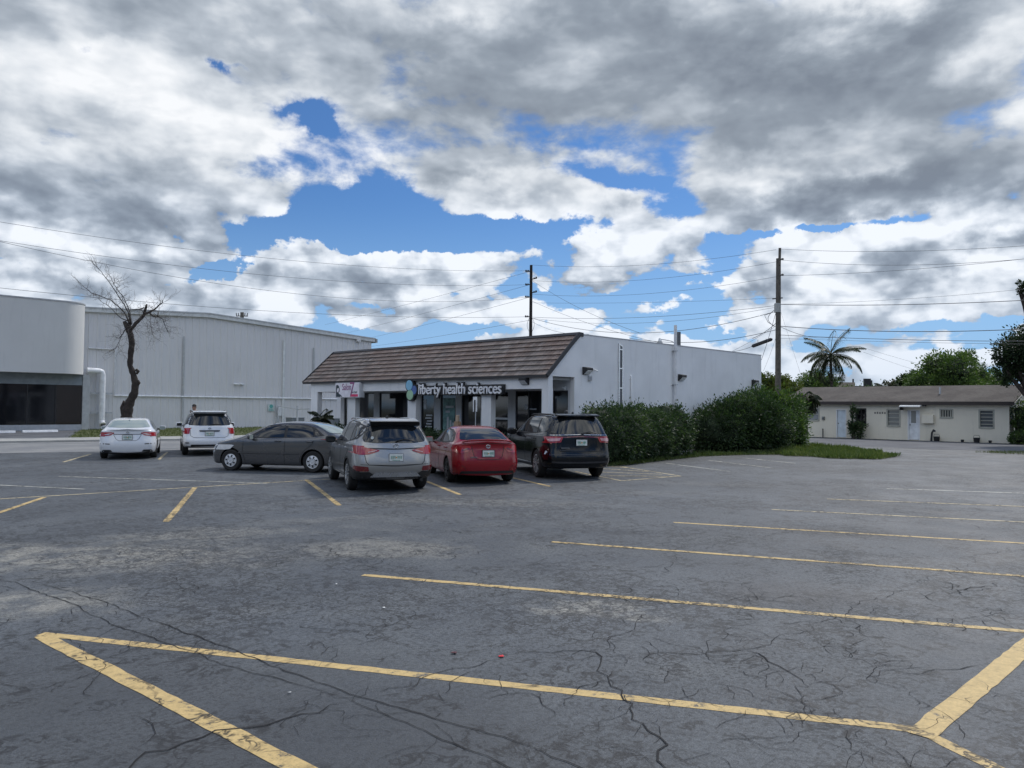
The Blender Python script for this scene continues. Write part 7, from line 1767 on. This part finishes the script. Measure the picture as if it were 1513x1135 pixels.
# ------------------------------------------------------------------ person standing beyond the white suv
def person():
    D_ = 35.0; hp = PD(286.5, 603.5, D_); sh = PD(291, 610, D_)
    feet = PD(297, 640, D_); o = thing('person', 'person in a dark shirt leaning behind the roof of the white suv', 'person', (feet.x, feet.y, 0))
    F = Vector((feet.x, feet.y, 0)); rt_ = Vector((RT0.x, RT0.y, 0)); fd = Vector((FW.x, FW.y, 0)).normalized()
    def W3(a, b, z): return rt_ * a + fd * b + Vector((0, 0, z))      # a to the right, b away
    head = hp - F; lean = head.dot(rt_)
    hz_ = 1.84
    J = {'pel': W3(0, 0, .95), 'sp': W3(lean * .35, 0, 1.17), 'ch': W3(lean * .62, 0, 1.46), 'nk': W3(lean * .86, 0, hz_ - .18), 'hd': W3(lean, 0, hz_ - .11), 'hd2': W3(lean, -.01, hz_ - .01), 'ht': W3(lean, 0, hz_ + .08)}
    for s_, n in ((1, 'r'), (-1, 'l')):
        J['sh' + n] = W3(lean * .80 + s_ * .19, 0, hz_ - .22); J['el' + n] = W3(lean * .8 + s_ * .27, -.08, hz_ - .56); J['wr' + n] = W3(lean * .8 + s_ * .24, -.28, hz_ - .70)
        J['hp' + n] = W3(s_ * .10, 0, .90); J['kn' + n] = W3(s_ * .12, -.03, .49); J['an' + n] = W3(s_ * .13, .02, .08); J['to' + n] = W3(s_ * .15, -.16, .035)
    rad = {'pel': .145, 'sp': .135, 'ch': .155, 'nk': .058, 'hd': .078, 'hd2': .092, 'ht': .060}
    for n in 'rl': rad.update({'sh' + n: .068, 'el' + n: .047, 'wr' + n: .032, 'hp' + n: .098, 'kn' + n: .062, 'an' + n: .045, 'to' + n: .035})
    E = [('pel', 'sp'), ('sp', 'ch'), ('ch', 'nk'), ('nk', 'hd'), ('hd', 'hd2'), ('hd2', 'ht')]
    for n in 'rl': E += [('ch', 'sh' + n), ('sh' + n, 'el' + n), ('el' + n, 'wr' + n), ('pel', 'hp' + n), ('hp' + n, 'kn' + n), ('kn' + n, 'an' + n), ('an' + n, 'to' + n)]
    for n, s_ in (('r', 1), ('l', -1)):
        wr = J['wr' + n]; el = J['el' + n]; d = (wr - el).normalized(); sd = rt_ * 1.0; J['pm' + n] = wr + d * .07; rad['pm' + n] = .030; E.append(('wr' + n, 'pm' + n))
        for k in range(4):
            kn = 'f%d%s' % (k, n); L_ = (.075, .085, .08, .062)[k]; off = rt_ * ((k - 1.5) * .021); J[kn + 'a'] = wr + d * .10 + off; J[kn + 'b'] = wr + d * (.10 + L_ * .55) + off + Vector((0, 0, -.008)); J[kn + 'c'] = wr + d * (.10 + L_) + off + Vector((0, 0, -.028))
            rad[kn + 'a'] = .010; rad[kn + 'b'] = .0085; rad[kn + 'c'] = .007; E += [('pm' + n, kn + 'a'), (kn + 'a', kn + 'b'), (kn + 'b', kn + 'c')]
        J['t' + n] = wr + d * .055 - rt_ * s_ * .045; rad['t' + n] = .011; J['u' + n] = wr + d * .095 - rt_ * s_ * .062; rad['u' + n] = .009; E += [('wr' + n, 't' + n), ('t' + n, 'u' + n)]
    ks = list(J); me = bpy.data.meshes.new('body'); me.from_pydata([tuple(J[k]) for k in ks], [(ks.index(a), ks.index(b)) for a, b in E], [])
    ob_ = bpy.data.objects.new('body', me); COL.objects.link(ob_); md = ob_.modifiers.new('skin', 'SKIN'); ob_.modifiers.new('sub', 'SUBSURF').levels = 2
    sk = me.skin_vertices[0].data
    for i, k in enumerate(ks): sk[i].radius = (rad[k], rad[k]); sk[i].use_root = (k == 'pel')
    dg = bpy.context.evaluated_depsgraph_get(); dg.update(); m2 = bpy.data.meshes.new_from_object(ob_.evaluated_get(dg)); bpy.data.objects.remove(ob_)
    SK = plain('skin', (.30, .18, .13), .55, var=.06); SH = plain('dark_shirt', (.018, .018, .022), .9, var=.2); TR = plain('dark_trousers', (.03, .035, .05), .9); SHOE = plain('shoe_black', (.02, .02, .02), .6)
    m2.materials.clear(); [m2.materials.append(m) for m in (SK, SH, TR, SHOE)]
    nk = hz_ - .24
    for p in m2.polygons:
        z = p.center.z; c = p.center; arm = (c - J['elr']).length < .5 or (c - J['ell']).length < .5
        d1 = min((c - J['wrr']).length, (c - J['wrl']).length)
        p.material_index = 0 if z > nk else (0 if d1 < .22 else (1 if z > .93 else (2 if z > .10 else 3)))
    m2.shade_smooth(); b_ = bpy.data.objects.new('body', m2); COL.objects.link(b_); b_.parent = o
    H = W3(lean, 0, hz_ + .0)
    hb = bmesh.new(); bmesh.ops.create_uvsphere(hb, u_segments=20, v_segments=14, radius=1)
    for v in hb.verts: c = v.co.copy(); v.co = H + Vector((c.x * .098, c.y * .102, c.z * .088 + .045 ))
    bmesh.ops.delete(hb, geom=[v for v in hb.verts if v.co.z < H.z + .015 and (v.co - H).dot(-fd) > -.01], context='VERTS')
    hm = bpy.data.meshes.new('hair'); hb.to_mesh(hm); hb.free(); hm.materials.append(plain('hair_dark', (.035, .028, .024), .8)); hm.shade_smooth(); h = bpy.data.objects.new('hair', hm); COL.objects.link(h); h.parent = o
    for s_ in (1, -1):
        mb = MB(); e = H + rt_ * s_ * .034 - fd * .086 + Vector((0, 0, -.005)); mb.lathe([(0, .012), (.010, .006), (.012, 0), (.010, -.006), (0, -.012)], tuple(e), 'z', 8); mb.build('eye', SHOE, o, smooth=True)
        mb = MB(); e = H + rt_ * s_ * .090 + Vector((0, 0, -.02)); mb.lathe([(0, .03), (.016, .015), (.018, 0), (.012, -.02), (0, -.03)], tuple(e), 'z', 8); mb.build('ear', SK, o, smooth=True)
    mb = MB(); e = H - fd * .095 + Vector((0, 0, -.03)); mb.lathe([(0, .028), (.010, .0), (.014, -.012), (0, -.02)], tuple(e), 'z', 8); mb.build('nose', SK, o, smooth=True)
    mb = MB(); e = H - fd * .080 + Vector((0, 0, -.068)); mb.obox(e, rt_, fd, (0, 0, 1), .024, .008, .005); mb.build('mouth', plain('lips', (.28, .10, .09), .6), o)
person()
